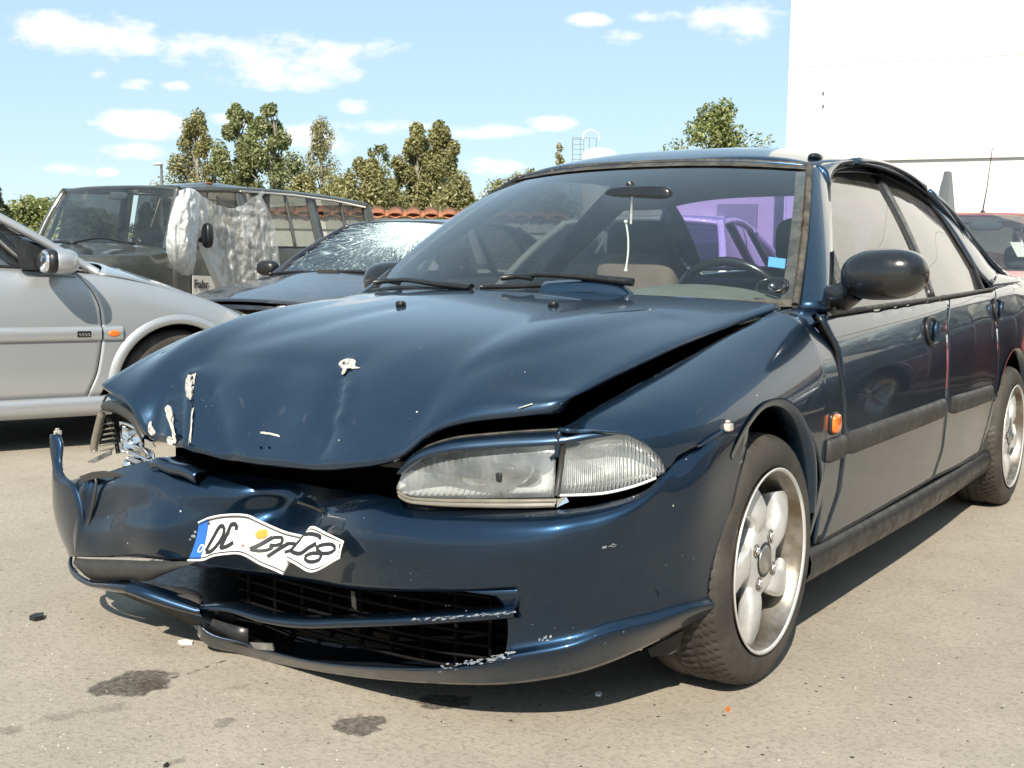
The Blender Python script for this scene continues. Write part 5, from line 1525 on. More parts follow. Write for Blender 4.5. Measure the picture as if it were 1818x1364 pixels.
# ================================================================== YARD: ground
def asphalt():
    m, nt, out = newmat('worn_asphalt')
    p = pos_node(nt)
    b = N(nt, 'ShaderNodeBsdfPrincipled', {'Roughness': .88, 'Specular IOR Level': .25})
    blot = noise(nt, p, 26.0, 4, .7)
    big = noise(nt, p, .55, 5, .6)
    mid = noise(nt, p, 5.0, 6, .65)
    fine = noise(nt, p, 70.0, 4, .7)
    grit = noise(nt, p, 190.0, 2, .5)
    c = mixc(nt, rng_map(nt, big, .3, .7), (.310, .271, .218), (.372, .327, .266))
    c = mixc(nt, rng_map(nt, mid, .35, .75, 0, .55), c, (.265, .234, .190))
    c = mixc(nt, rng_map(nt, fine, .46, .72, 0, .62), c, (.150, .132, .108))
    c = mixc(nt, rng_map(nt, grit, .60, .74, 0, .65), c, (.42, .39, .34))
    c = mixc(nt, rng_map(nt, blot, .48, .72, 0, .40), c, (.225, .195, .156))
    vo = N(nt, 'ShaderNodeTexVoronoi', {'Vector': p, 'Scale': 55.0})
    sc = N(nt, 'ShaderNodeSeparateColor', {0: vo.outputs['Color']})
    on = mth(nt, 'MULTIPLY', mth(nt, 'LESS_THAN', vo.outputs['Distance'], mth(nt, 'MULTIPLY', sc.outputs[0], .22)), mth(nt, 'LESS_THAN', sc.outputs[1], .10))
    c = mixc(nt, on, c, (.46, .43, .38))
    on2 = mth(nt, 'MULTIPLY', mth(nt, 'LESS_THAN', vo.outputs['Distance'], mth(nt, 'MULTIPLY', sc.outputs[0], .26)), mth(nt, 'GREATER_THAN', sc.outputs[1], .90))
    c = mixc(nt, on2, c, (.05, .045, .04))
    # oil stains, soaked in where they dripped
    wob = N(nt, 'ShaderNodeTexNoise', {'Vector': p, 'Scale': 16.0, 'Detail': 5.0, 'Roughness': .6})
    wv = N(nt, 'ShaderNodeVectorMath', {0: N(nt, 'ShaderNodeVectorMath', {0: wob.outputs['Color'], 1: (.5, .5, .5)}, operation='SUBTRACT').outputs[0], 'Scale': .11}, operation='SCALE').outputs[0]
    pw = N(nt, 'ShaderNodeVectorMath', {0: p, 1: wv}, operation='ADD').outputs[0]
    rough_f = None
    for (u, v, rx, ry, k, col, soft) in [(238, 1213, 72, 27, .80, (.030, .026, .022), .35), (262, 1216, 34, 14, .5, (.045, .028, .014), .8), (637, 1287, 52, 17, .78, (.034, .030, .026), .35),
                                   (422, 1221, 26, 9, .40, (.17, .125, .07), 1.0), (395, 1283, 30, 7, .5, (.06, .055, .05), .9), (110, 1272, 45, 9, .32, (.07, .065, .06), .9), (190, 1258, 36, 8, .30, (.07, .065, .06), .9),
                                   (20, 1297, 26, 8, .4, (.06, .055, .05), .7), (318, 1353, 18, 6, .35, (.06, .055, .05), .8), (790, 1246, 44, 16, .8, (.03, .026, .022), .35)]:
        cpt = AZ(u, v); e1 = AZ(u+rx, v)-cpt; e2 = AZ(u, v+ry)-cpt
        l1, l2 = np.linalg.norm(e1), np.linalg.norm(e2)
        d = N(nt, 'ShaderNodeVectorMath', {0: pw, 1: tuple(cpt)}, operation='SUBTRACT').outputs[0]
        a = N(nt, 'ShaderNodeVectorMath', {0: d, 1: tuple(e1/l1**2)}, operation='DOT_PRODUCT').outputs['Value']
        bb = N(nt, 'ShaderNodeVectorMath', {0: d, 1: tuple(e2/l2**2)}, operation='DOT_PRODUCT').outputs['Value']
        r = mth(nt, 'ADD', mth(nt, 'MULTIPLY', a, a), mth(nt, 'MULTIPLY', bb, bb))
        f = rng_map(nt, r, 1.0+.1*soft, 1.0-.9*soft, 0, k)
        f = mth(nt, 'MULTIPLY', f, rng_map(nt, fine, .25, .6, .55, 1))
        c = mixc(nt, f, c, col)
    # dripped trail
    a0, a1 = AZ(300, 1207), AZ(405, 1172)
    tl = (a1-a0); ln = np.linalg.norm(tl)
    d = N(nt, 'ShaderNodeVectorMath', {0: p, 1: tuple(a0)}, operation='SUBTRACT').outputs[0]
    s = N(nt, 'ShaderNodeVectorMath', {0: d, 1: tuple(tl/ln**2)}, operation='DOT_PRODUCT').outputs['Value']
    nn = np.array([-tl[1], tl[0], 0])/ln
    q = N(nt, 'ShaderNodeVectorMath', {0: d, 1: tuple(nn)}, operation='DOT_PRODUCT').outputs['Value']
    q = mth(nt, 'ABSOLUTE', mth(nt, 'ADD', q, mth(nt, 'MULTIPLY', mth(nt, 'SUBTRACT', mid, .5), .03)))
    f = mth(nt, 'MULTIPLY', mth(nt, 'LESS_THAN', q, .0045), mth(nt, 'MULTIPLY', mth(nt, 'GREATER_THAN', s, 0.0), mth(nt, 'LESS_THAN', s, 1.0)))
    f = mth(nt, 'MULTIPLY', f, rng_map(nt, noise(nt, p, 45, 2), .42, .55, 0, .75))
    c = mixc(nt, f, c, (.04, .035, .03))
    nt.links.new(c, b.inputs['Base Color'])
    h = mth(nt, 'ADD', mth(nt, 'MULTIPLY', fine, .6), mth(nt, 'ADD', mth(nt, 'MULTIPLY', grit, .5), mth(nt, 'MULTIPLY', mid, .5)))
    bp = N(nt, 'ShaderNodeBump', {'Strength': .6, 'Distance': .005, 'Height': h})
    nt.links.new(bp.outputs[0], b.inputs['Normal'])
    nt.links.new(b.outputs[0], out.inputs['Surface'])
    return m
g = mesh('ground', [(-900, -900, 0), (900, -900, 0), (900, 900, 0), (-900, 900, 0)], [(0, 1, 2, 3)], asphalt(), None, False)
tag(g, 'sunlit worn grey asphalt of the yard with dark oil spots', kind='structure')

# ---- litter
def shard(px, mat, label, cat, h=.004, nm='debris'):
    P = [AZ(u, v) for u, v in px]
    o = extrude_poly(nm, P, (0, 0, h), mat, None, 0)
    tag(o, label, cat); return o
shard([(52, 1101), (64, 1096), (78, 1095), (77, 1101), (62, 1104)], M['black'], 'small black plastic shard lying alone left of the wrecked saloon', 'shard', .012, 'plastic_shard')
shard([(316, 1141), (330, 1139), (343, 1142), (341, 1145), (320, 1145)], M['white_pl'], 'small white chip in the shadow under the crushed bumper corner', 'chip', .006, 'plastic_chip')
shard([(1056, 1233), (1063, 1231), (1069, 1233), (1066, 1237), (1058, 1236)], M['white_pl'], 'tiny white chip on the asphalt under the front bumper near the wheel', 'chip', .005, 'plastic_chip')
shard([(1288, 1262), (1293, 1259), (1297, 1262), (1293, 1266)], M['amber'], 'tiny orange chip on sunlit asphalt below the front wheel', 'chip', .006, 'lens_chip')
shard([(290, 1363), (296, 1359), (300, 1359), (298, 1363)], M['black'], 'thin black sliver at the bottom edge below the oil spots', 'sliver', .006, 'plastic_sliver')
# loose grit
gv, gf = Geo(), 0
for _ in range(420):
    u = rng.uniform(-40, 1860); v = 620+750*rng.uniform(0, 1)**.7
    p = AZ(u, v)
    if -0.85 < p[0] < .85 and -.75 < p[1] < 3.6: continue
    if p[1] > 8: continue
    r = rng.uniform(.0008, .0022)
    a = rng.uniform(0, 6.28)
    V = [p+np.array([r*1.5*math.cos(a+k*2.1), r*1.5*math.sin(a+k*2.1), 0.0]) for k in range(3)]+[p+np.array([0, 0, r*1.6])]
    gv.add(V, [(0, 1, 3), (1, 2, 3), (2, 0, 3)])
tag(gv.build('grit', simple('pale_grit', (.42, .39, .34), .9), None), 'loose pale grit scattered over the asphalt', kind='stuff')

# ================================================================== white hall at the right
def wall_mat(name, col, dirt=.12, sc=1.2):
    m, nt, out = newmat(name)
    p = pos_node(nt)
    b = N(nt, 'ShaderNodeBsdfPrincipled', {'Roughness': .6})
    st = N(nt, 'ShaderNodeMapping', {'Vector': p, 'Scale': (3.0, 3.0, .35)}).outputs[0]
    f = rng_map(nt, noise(nt, st, sc, 7, .7), .45, .8, 0, dirt)
    c = mixc(nt, f, col, tuple(q*.55 for q in col))
    nt.links.new(c, b.inputs['Base Color'])
    nt.links.new(b.outputs[0], out.inputs['Surface'])
    return m
M['hall'] = wall_mat('white_wall_cladding', (.66, .655, .635), .05)
M['hall2'] = wall_mat('off_white_render', (.60, .585, .56), .12)
M['grey_conc'] = wall_mat('grey_concrete', (.30, .31, .32), .2)
hc = AD(1400, 270, 15.1); hc[2] = 0
ang = R_(-66)
hd = -(_FH*math.cos(ang)+_R0*math.sin(ang))             # along the wall, to the right
hn = np.array([hd[1], -hd[0], 0])                       # outward normal
if hn@(CAM_POS-hc) < 0: hn = -hn
HALL = thing('white_hall', 'big blank white hall wall filling the upper right of the view', 'building', tuple(hc), math.atan2(hd[1], hd[0]))
# local x along the wall, local y = -hn direction (into the building)
def hall_box(nm, x0, x1, y0, y1, z0, z1, mat, bev=0):
    return box(nm, (x0, y0, z0), (x1, y1, z1), mat, HALL, bev)
HP = [(0, 14.0, 2.52, 3.55), (0, 14.0, 3.556, 4.62), (0, 14.0, 4.626, 6.0), (0, 14.0, 6.006, 7.4)]
for (x0, x1, z0, z1) in HP:
    for k in range(2):
        a = x0+(x1-x0)*k/2; b_ = x0+(x1-x0)*(k+1)/2-.006
        hall_box('wall_panel', a, b_, 0, .10, z0, z1, M['hall'])
hall_box('core_wall', .02, 27.9, .102, 9.0, .0, 7.4, M['hall2'])
for k in range(1, 5):
    hall_box('wall_panel', 14.0+(k-1)*3.5, 14.0+k*3.5-.006, .0, .10, 2.52, 7.4, M['hall'])
hall_box('ledge', .0, 28.0, -.045, .098, 2.36, 2.515, M['hall'], .01)
hall_box('plinth_wall', .0, 28, .0, .098, 0.0, 2.357, M['hall'])
hall_box('corner_strip', -.03, -.002, -.02, .12, 0.0, 7.4, M['hall'])
for (u, v) in ((1461, 165), (1461, 188)):
    p = AD(u, v, 14.9); l = np.array([(p-hc)@hd, 0, p[2]])
    box('wall_hook', (l[0]-.008, -.03, l[2]-.012), (l[0]+.008, -.002, l[2]+.012), M['black'], HALL)
an = AD(1398, 270, 17.0); an[2] = 0
ANX = thing('white_annex', 'low white flat-roofed building joining the left end of the white hall', 'building', tuple(an), math.atan2(hd[1], hd[0]))
box('annex_wall', (-2.6, .25, 0), (-.05, 4.0, 2.30), M['hall2'], ANX)
box('annex_parapet', (-2.65, .12, 2.303), (-.05, 4.0, 2.66), M['hall'], ANX)
box('annex_ledge', (-2.63, .05, 1.70), (-.9, .247, 1.80), M['hall'], ANX)
box('annex_door', (-1.05, .19, .01), (-.45, .247, 1.98), M['grey_conc'], ANX)
# the grey tapered buttress in front of the lower wall
pb = AD(1680, 345, 14.2)
bt_ = thing('grey_buttress', 'grey tapering concrete pier against the white wall beside the red roof', 'pier', (float(pb[0]), float(pb[1]), 0.0), math.atan2(hd[1], hd[0]))
zt = 2.20
V = [(-.30, -.22, 0), (.30, -.22, 0), (.34, .30, 0), (-.34, .30, 0), (-.035, -.06, zt), (.035, -.06, zt), (.05, .30, zt), (-.05, .30, zt), (.02, -.34, 0), (.01, -.09, zt)]
M['pier'] = wall_mat('dark_grey_pier', (.115, .125, .135), .2)
mesh('pier_shaft', V, [(0, 8, 9, 4), (8, 1, 5, 9), (1, 2, 6, 5), (2, 3, 7, 6), (3, 0, 4, 7), (4, 9, 5, 6, 7)], M['pier'], bt_, False)

# long shaded hall outside the frame on the right, mirrored by the car's flank
SH = thing('side_hall', 'long off-white hall standing to the right of the parked cars', 'building', (13.5, 2, 0))
for k in range(6):
    box('wall_panel', (0, -9+k*4.0, 0), (.12, -9+k*4.0+3.99, 5.6), M['hall2'], SH)
box('roof_edge', (-.1, -9.1, 5.602), (3.0, 15.1, 5.9), M['grey_conc'], SH)
box('back_wall', (.13, -9, 0), (6, 15, 5.5), M['hall2'], SH)
# brown ribbed fence in front of the hall
bf0 = hc+hd*8.3+hn*2.2
FN = thing('brown_fence', 'low brown ribbed metal fence in front of the white hall', 'fence', tuple(bf0), math.atan2(hd[1], hd[0]))
M['brown'] = simple('brown_sheet_metal', (.20, .135, .075), .5, var=.2, vscale=3)
rib = []
xs = np.linspace(0, 6.5, 260)
rib = [[(x, .03*math.sin(x*2*math.pi/.2), z) for x in xs] for z in (.95, 1.95)]
o = grid('ribbed_sheet', np.array(rib), M['brown'], FN, flip=True); mod_solid(o, .003)
for k in range(4): box('fence_post', (.05+k*2.1, .05, 0), (.13+k*2.1, .13, 2.0), M['grey_conc'], FN)

# ================================================================== tiled garden wall behind the cars
wp = AD(750, 379, 21.9); wp[2] = 0
wa = R_(86)
wd = _FH*math.cos(wa)+_R0*math.sin(wa)
WALL = thing('tiled_wall', 'white rendered wall capped with a row of terracotta tiles behind the parked cars', 'wall', tuple(wp), math.atan2(wd[1], wd[0]))
M['render'] = wall_mat('streaked_white_render', (.74, .73, .70), .35, 2.4)
M['terra'] = simple('terracotta', (.42, .15, .065), .8, var=.3, vscale=5, col2=(.50, .21, .10))
box('wall_body', (-3.0, .0, 0), (2.75, .22, 1.66), M['render'], WALL)
box('wall_cap', (-3.02, -.05, 1.662), (2.77, .28, 1.90), M['hall2'], WALL, .01)
tile_me = None
for k in range(17):
    x = -2.82+k*.332
    if tile_me is None:
        G = []
        for y, z, w in ((-.16, 1.925, .150), (.30, 2.06, .135)):
            G.append([(w*math.cos(a), y, z+.078*math.sin(a)-.012) for a in np.linspace(math.pi, 0, 13)])
        for y, z, w in ((.30, 2.06, .12), (-.16, 1.925, .133)):
            G.append([(w*math.cos(a), y, z+.062*math.sin(a)-.014) for a in np.linspace(math.pi, 0, 13)])
        G.append(G[0])
        t0 = grid('roof_tile', np.array(G), M['terra'], WALL); tile_me = t0.data
        t0.location = (x, 0, 0)
    else:
        t = bpy.data.objects.new('roof_tile', tile_me); link(t, WALL); t.location = (x+random.uniform(-.006, .006), random.uniform(-.012, .012), random.uniform(-.008, .004)); t.rotation_euler = (0, 0, random.uniform(-.02, .02))
pan = [[(x, y, z-.035+.045*abs(math.sin((x+2.82)*math.pi/.332))) for x in np.linspace(-3.0, 2.75, 240)] for y, z in ((-.14, 1.925), (.28, 2.05))]
o = grid('pan_tiles', np.array(pan), M['terra'], WALL); mod_solid(o, .014)

# ================================================================== trees
def leaf_mat(name, c1, c2, c3):
    m, nt, out = newmat(name)
    gi = N(nt, 'ShaderNodeNewGeometry')
    cr = N(nt, 'ShaderNodeValToRGB', {0: gi.outputs['Random Per Island']})
    e = cr.color_ramp.elements
    e[0].color = rgb(c1); e[1].color = rgb(c3); q = e.new(.55); q.color = rgb(c2)
    d = N(nt, 'ShaderNodeBsdfDiffuse', {'Color': cr.outputs[0]})
    t = N(nt, 'ShaderNodeBsdfTranslucent', {'Color': mixc(nt, 1.0, cr.outputs[0], (1.0, 1.1, .5), 'MULTIPLY')})
    gl = N(nt, 'ShaderNodeBsdfGlossy', {'Roughness': .45, 'Color': (.6, .6, .55, 1)})
    a = N(nt, 'ShaderNodeMixShader', {0: .28, 1: d.outputs[0], 2: t.outputs[0]})
    b = N(nt, 'ShaderNodeMixShader', {0: .06, 1: a.outputs[0], 2: gl.outputs[0]})
    nt.links.new(b.outputs[0], out.inputs['Surface'])
    return m
LM = dict(birch=leaf_mat('birch_leaves', (.15, .15, .055), (.26, .245, .105), (.38, .34, .17)),
          poplar=leaf_mat('poplar_leaves', (.118, .143, .055), (.21, .228, .098), (.32, .325, .17)),
          bush=leaf_mat('bush_leaves', (.125, .15, .045), (.22, .24, .085), (.32, .33, .145)),
          dark=leaf_mat('dark_leaves', (.018, .032, .012), (.032, .052, .020), (.055, .08, .03)))
BARK = simple('pale_bark', (.26, .23, .19), .9, var=.4, vscale=4)
def tree(name, label, u, v_top, half_px, dist, kind, leaves=2600, leaf=.17, profile=None, lobes=9, group=None, v_low=None, seed=0, gap=.25, trunk=True):
    r = np.random.default_rng(seed+int(u))
    base = AD(u, 470, dist); top = AD(u, v_top, dist); H = top[2]
    wpx = half_px*1.42*dist/CAM_F; leaves = int(leaves*4.8); leaf = leaf*.45
    low = AD(u, v_low, dist)[2] if v_low else H*.14
    root = thing(name, label, 'tree' if name != 'bush' else 'bush', (float(base[0]), float(base[1]), 0.0), 0, group)
    g = Geo()
    sway = r.normal(0, .06*H*.3, 2)
    tp = [(0, 0, 0), (sway[0]*.3, sway[1]*.3, H*.35), (sway[0]*.6, sway[1]*.6, H*.7), (sway[0], sway[1], H*.97)]
    tpath = spline(tp, 14)
    g.tube(tpath, np.linspace(.018*H+.03, .012, 14), 7)
    prof = profile or [(0, .55), (.25, .95), (.5, 1.0), (.75, .7), (.93, .34), (1, .08)]
    # limbs with clumps
    clumps = []
    nb = lobes*4
    for k in range(nb):
        q = (k+.5)/nb; q = q**.9
        z = low+(H*.985-low)*q
        rad = wpx*float(np.interp(q, *zip(*prof)))
        a = k*2.399+r.uniform(-.5, .5)
        rr = rad*r.uniform(.35, 1.0)
        c = np.array([math.cos(a)*rr, math.sin(a)*rr, z+r.uniform(-.03, .03)*H])
        t0 = np.array([np.interp(max(.12*H, z-.10*H-rr*.5), tpath[:, 2], tpath[:, i]) for i in range(2)]+[max(.12*H, z-.10*H-rr*.5)])
        g.tube(spline([t0, (t0+c)/2+np.array([0, 0, .03*H]), c], 6), np.linspace(.006*H+.008, .006, 6), 5)
        clumps.append((c, max(.19*wpx, .46*rad*r.uniform(.55, 1.2))))
    g.build('trunk', BARK, root, True)
    Q = []
    per = leaves//len(clumps)
    for c, cr_ in clumps:
        n = max(8, int(per*r.uniform(.5, 1.5)*(1-gap*.4)))
        d = r.normal(0, 1, (n, 3)); d /= np.linalg.norm(d, axis=1)[:, None]
        P = c+d*(cr_*r.uniform(.12, 1.0, n)**.6)[:, None]*np.array([1, 1, 1.25])
        s = leaf*r.uniform(.5, 1.35, n)[:, None]
        nl = d*.7+np.array([0, 0, .45])+r.normal(0, .55, (n, 3)); nl /= np.linalg.norm(nl, axis=1)[:, None]      # leaves face out and up
        a = np.cross(nl, r.normal(0, 1, (n, 3))); a /= np.linalg.norm(a, axis=1)[:, None]+1e-9
        b = np.cross(nl, a); b /= np.linalg.norm(b, axis=1)[:, None]+1e-9
        Q.append(np.stack([P-a*s, P+b*s*.45, P+a*s, P-b*s*.45], axis=1))
    quadmesh('crown', np.concatenate(Q), LM[kind], root)
    return root
POP = [(0, .5), (.2, .9), (.5, 1.0), (.8, .75), (.95, .45), (1, .15)]
BIR = [(0, .7), (.2, 1.0), (.45, .85), (.7, .55), (.9, .25), (1, .06)]
tree('birch_tree', 'tall birch with a pale trunk, leftmost of the tall trees behind the dark off-roader', 352, 197, 52, 46, 'birch', 3800, .15, BIR, seed=1)
tree('poplar_tree', 'tallest poplar, right behind the pale-trunked birch', 424, 184, 34, 45, 'poplar', 3600, .19, POP, seed=2)
tree('poplar_tree', 'poplar with a ragged top to the right of the tallest poplar', 478, 190, 38, 44, 'poplar', 3600, .19, POP, seed=3)
tree('birch_tree', 'slender sparse birch standing alone between the poplars and the bushy trees', 572, 213, 46, 50, 'birch', 2300, .14, BIR, seed=4, gap=.6)
tree('young_tree', 'thin dark sapling with loose twigs beside the dense bushy trees', 672, 262, 30, 46, 'poplar', 1100, .18, POP, seed=5, gap=.8)
tree('willow_tree', 'dense olive tree, left half of the big clump above the tiled wall', 738, 232, 48, 42, 'birch', 5200, .16, [(0, .9), (.3, 1), (.6, .85), (.85, .5), (1, .1)], seed=6, gap=.1)
tree('willow_tree', 'tallest dense olive tree of the clump above the tiled wall', 778, 224, 44, 43, 'birch', 5200, .16, [(0, 1.1), (.3, 1), (.6, .85), (.85, .55), (1, .12)], seed=7, gap=.1)
tree('bush', 'broad olive bush under the dense trees just above the tiles', 655, 288, 48, 40, 'birch', 3000, .15, seed=8, v_low=420)
tree('bush', 'leafy bush at the right foot of the dense trees beside the windscreen pillar', 812, 318, 36, 40, 'birch', 2600, .15, seed=9, v_low=420)
tree('bush', 'low olive bush showing between the poplars and the slender birch', 540, 312, 40, 42, 'birch', 2200, .15, seed=10, v_low=420)
tree('bush', 'low bush at the foot of the slender birch', 602, 318, 34, 42, 'birch', 1800, .15, seed=11, v_low=420)
tree('young_tree', 'very thin young birch left of the white tank', 990, 248, 18, 40, 'birch', 520, .13, BIR, seed=12, gap=.7)
tree('round_tree', 'single rounded tree showing above the roof of the wrecked saloon', 1268, 192, 78, 46, 'bush', 3400, .21, [(0, .7), (.3, 1), (.6, .9), (.85, .55), (1, .15)], seed=13, gap=.5)
tree('young_tree', 'small tree peeping out at the left edge of the white hall', 1404, 232, 16, 30, 'poplar', 420, .13, POP, seed=14)
tree('bush', 'yellow-green bush at the far left behind the silver car', 78, 362, 62, 38, 'bush', 3000, .16, seed=15, v_low=450)
tree('bush', 'smaller yellow-green bush left of the off-roader windscreen', 130, 372, 34, 36, 'bush', 1600, .16, seed=16, v_low=450)
tree('conifer', 'dark tree cut off by the left edge of the picture', -6, 332, 26, 34, 'dark', 2400, .17, BIR, seed=17, v_low=450)
tree('round_tree', 'round bushy tree seen through the off-roader windscreen', 160, 380, 48, 30, 'bush', 2600, .15, seed=18, v_low=455)
tree('conifer', 'dark pointed tree seen through the rear side glass of the off-roader', 262, 362, 22, 34, 'dark', 1500, .15, BIR, seed=19, v_low=455)
tree('bush', 'olive bush behind the wall seen through the wrecked saloon windscreen', 935, 318, 60, 40, 'birch', 3000, .15, seed=20, v_low=420)
tree('bush', 'small bush tip right of the windscreen pillar of the wrecked saloon', 884, 322, 16, 42, 'birch', 700, .15, seed=21, v_low=420)

# ================================================================== lamp post and tank
lp = AD(289, 470, 40); 
LP = thing('street_lamp', 'thin grey street lamp standing left of the tall trees', 'street lamp', (float(lp[0]), float(lp[1]), 0))
hz = AD(289, 293, 40)[2]
tube('lamp_pole', [(0, 0, 0), (0, 0, hz*.6), (0, 0, hz)], [.07, .055, .04], M['grey_conc'], LP)
dirx = _R0
blob('lamp_head', tuple(-dirx*.12+np.array([0, 0, hz+.03])), (.20, .12, .055), M['hall2'], LP, 16, 8, e=.6)
tk = AD(1060, 470, 60)
TK = thing('white_tank', 'white round-topped storage tank with a caged ladder', 'tank', (float(tk[0]), float(tk[1]), 0), CAM_YAW)
ht = AD(1060, 262, 60)[2]; rad = 32*60/CAM_F
lathe('tank_shell', [(0, rad), (ht-.55, rad), (ht-.25, rad*.92), (ht-.08, rad*.6), (ht, .01)], M['hall'], TK, axis='z', n=40)
lx = (1022-1060)*60/CAM_F; lz = AD(1022, 245, 60)[2]
lad = Geo()
for dx in (-.28, .28): lad.tube([(lx+dx, -rad*.3, 0), (lx+dx, -rad*.3, lz)], .022, 5)
for k in range(40): 
    z = lz-.1-k*.25
    if z > .3: lad.tube([(lx-.28, -rad*.3, z), (lx+.28, -rad*.3, z)], .012, 4)
for dx in (-.28, .10, .55, .9): lad.tube([(lx+dx, -rad*.5, ht-1.2), (lx+dx, -rad*.5, lz-.05)], .014, 4)
lad.tube([(lx-.28, -rad*.5, lz-.05), (lx+.9, -rad*.5, lz-.05)], .014, 4)
lad.build('tank_ladder', M['steel'], TK)
ax_, az_ = (1045-1060)*60/CAM_F, AD(1045, 246, 60)[2]
tube('vent_arch', [(ax_+.42*math.cos(a), 0, az_+.42*math.sin(a)) for a in np.linspace(R_(185), R_(-10), 16)], [.05]*8+[.02]*8, M['hall'], TK)
# ================================================================== the other cars (local: nose to -Y, front axle y=0, left +X)
def simple_wheel(root, s, y, R, x, rim=M['alloy'], spokes=5):
    w = bpy.data.objects.new('wheel', None); link(w, root); w.location = (s*x, y, R)
    lathe('tyre', [(s*a, r) for a, r in [(-.19, R*.66), (-.195, R*.8), (-.18, R*.95), (-.15, R), (-.04, R), (-.01, R*.95), (.004, R*.8), (0, R*.68)]], M['rubber'], w, n=48)
    lathe('rim', [(s*a, r) for a, r in [(.002, R*.70), (-.012, R*.66), (-.05, R*.60), (-.06, R*.22), (-.045, R*.14), (-.045, .0)]], rim, w, n=40)
    for k in range(spokes):
        a = 2*math.pi*k/spokes+.3
        g = Geo(); g.tube([(-s*.052, .12*R*math.cos(a), .12*R*math.sin(a)), (-s*.030, .62*R*math.cos(a), .62*R*math.sin(a))], [.030, .022], 6)
        g.build('spoke', rim, w, True)
    return w
def build_car(name, label, loc, rotz, S, mats, cat='car', group=None):
    root = thing(name, label, cat, loc, rotz, group)
    body = mats['body']; gl = mats.get('glass', M['clear'])
    wt = lambda y: sinterp(y, S['w']); tt = lambda y: sinterp(y, S['top'])
    zb = S.get('zb', .20)
    DP = S.get('dp', [(0, .07), (.06, .03), (.2, .005), (.42, 0), (.62, .0), (.80, .010), (.93, .028), (1, .055)])
    def X(y, z):
        t = tt(y)
        return wt(y)-sinterp((z-.18)/(t-.18), DP)
    arches = [(0.0, S['ra']), (S['wb'], S['ra'])]
    zc = S['R']
    def zlow(y):
        z = zb
        for yc, ra in arches:
            d = ra*ra-(y-yc)**2
            if d > 0: z = max(z, zc+math.sqrt(d))
        return z
    out = {}
    for s in (1, -1):
        for nm, ya, yb in S['panels']:
            fa = ya if callable(ya) else (lambda z, q=ya: q)
            fb = yb if callable(yb) else (lambda z, q=yb: q)
            n, m = S.get('n', 40), 22
            G = []
            for j in range(m):
                row = []
                for i in range(n):
                    q = i/(n-1)
                    ym = fa(.6)+(fb(.6)-fa(.6))*q
                    zl, zt_ = zlow(ym), tt(ym)
                    z = zl+(zt_-zl)*(j/(m-1))
                    y = fa(z)+(fb(z)-fa(z))*q
                    row.append((s*X(y, z), y, z))
                G.append(row)
            if 'wing' in nm: G.append([(p[0]-s*.04, p[1], p[2]-.012) for p in G[-1]])
            o = grid(nm, np.array(G), body, root, flip=(s < 0)); mod_solid(o, .012)
            out[(nm, s)] = o
            if 'wing' in nm or nm == 'body_side':
                for yc, ra in arches:
                    if fa(.6) < yc < fb(.6):
                        aw = []
                        for a in np.linspace(R_(172), R_(8), 30):
                            y, z = yc+(ra)*math.cos(a), zc+(ra)*math.sin(a)
                            if z < zb: continue
                            xx = X(y, z)
                            aw.append([(s*(xx+.001), yc+(ra+.045)*math.cos(a), zc+(ra+.045)*math.sin(a)), (s*(xx+.016), yc+(ra+.022)*math.cos(a), zc+(ra+.022)*math.sin(a)), (s*(xx+.014), yc+(ra-.004)*math.cos(a), zc+(ra-.004)*math.sin(a)), (s*(xx-.05), yc+(ra-.006)*math.cos(a), zc+(ra-.006)*math.sin(a))])
                        grid('arch_lip', np.array(aw), mats.get('arch', body), o, flip=(s < 0))
        for yc, ra in arches:
            well = [[(s*(wt(yc)-.02), yc+(ra-.012)*math.cos(a), zc+(ra-.012)*math.sin(a)), (s*.40, yc+(ra-.012)*math.cos(a), zc+(ra-.012)*math.sin(a))] for a in np.linspace(R_(185), R_(-5), 20)]
            grid('wheel_well', np.array(well), M['void'], root)
            simple_wheel(root, s, yc, S['R'], wt(yc)-.035, mats.get('rim', M['alloy']), S.get('spokes', 6))
        # sill
        y0, y1 = S['ra']+.02, S['wb']-S['ra']-.02
        G = [[(s*(wt(y)+dx), y, z) for y in np.linspace(y0, y1, 12)] for dx, z in S.get('sill', [(-.06, zb+.03), (-.02, zb+.02), (-.016, zb-.01), (-.03, zb-.045), (-.10, zb-.05)])]
        grid('sill', np.array(G), mats.get('sill', body), root, flip=(s > 0))
    # nose, bonnet, boot
    yf = S['panels'][0][1]; yf = yf(.6) if callable(yf) else yf
    yr = S['panels'][-1][2]; yr = yr(.6) if callable(yr) else yr
    ts = np.linspace(-1, 1, 27)
    cr = S.get('crown', .05)
    def across(y, z, w, bow=0.0, crown=0.0):
        return [(w*t, y+bow*(-1)*(1-abs(t)**2.4), z+crown*(1-t*t)) for t in ts]
    hood_rows = []
    for q in np.linspace(0, 1, 18):
        y = S['ws'][0]*(1-q)+yf*q
        hood_rows.append(across(y, tt(y), X(y, tt(y)), S.get('bow', .12)*q**2+.16*(1-q)**2, cr*(1-.5*q)))
    hd_ = grid('bonnet', np.array(hood_rows), mats.get('bonnet', body), root, flip=True); mod_solid(hd_, .01)
    nose = []
    for dz, dy, dw in S['nose']:
        nose.append(across(yf-dy, dz, (X(yf, min(dz, tt(yf)-.01))-dw), S.get('bow', .12), cr*.5 if dz > tt(yf)-.03 else 0.0))
    grid('front_bumper', np.array(nose), mats.get('bumper', body), root)
    if 'deck' in S:
        rows_ = []
        for q in np.linspace(0, 1, 10):
            y = S['deck']*(1-q)+yr*q
            rows_.append(across(y, tt(y), X(y, tt(y)), -.08*q, cr*.6))
        grid('boot_lid', np.array(rows_), body, root, flip=True)
    tail = [across(yr+a, z, X(yr, min(z, tt(yr)-.01))-b, -.08) for z, a, b in S['tail']]
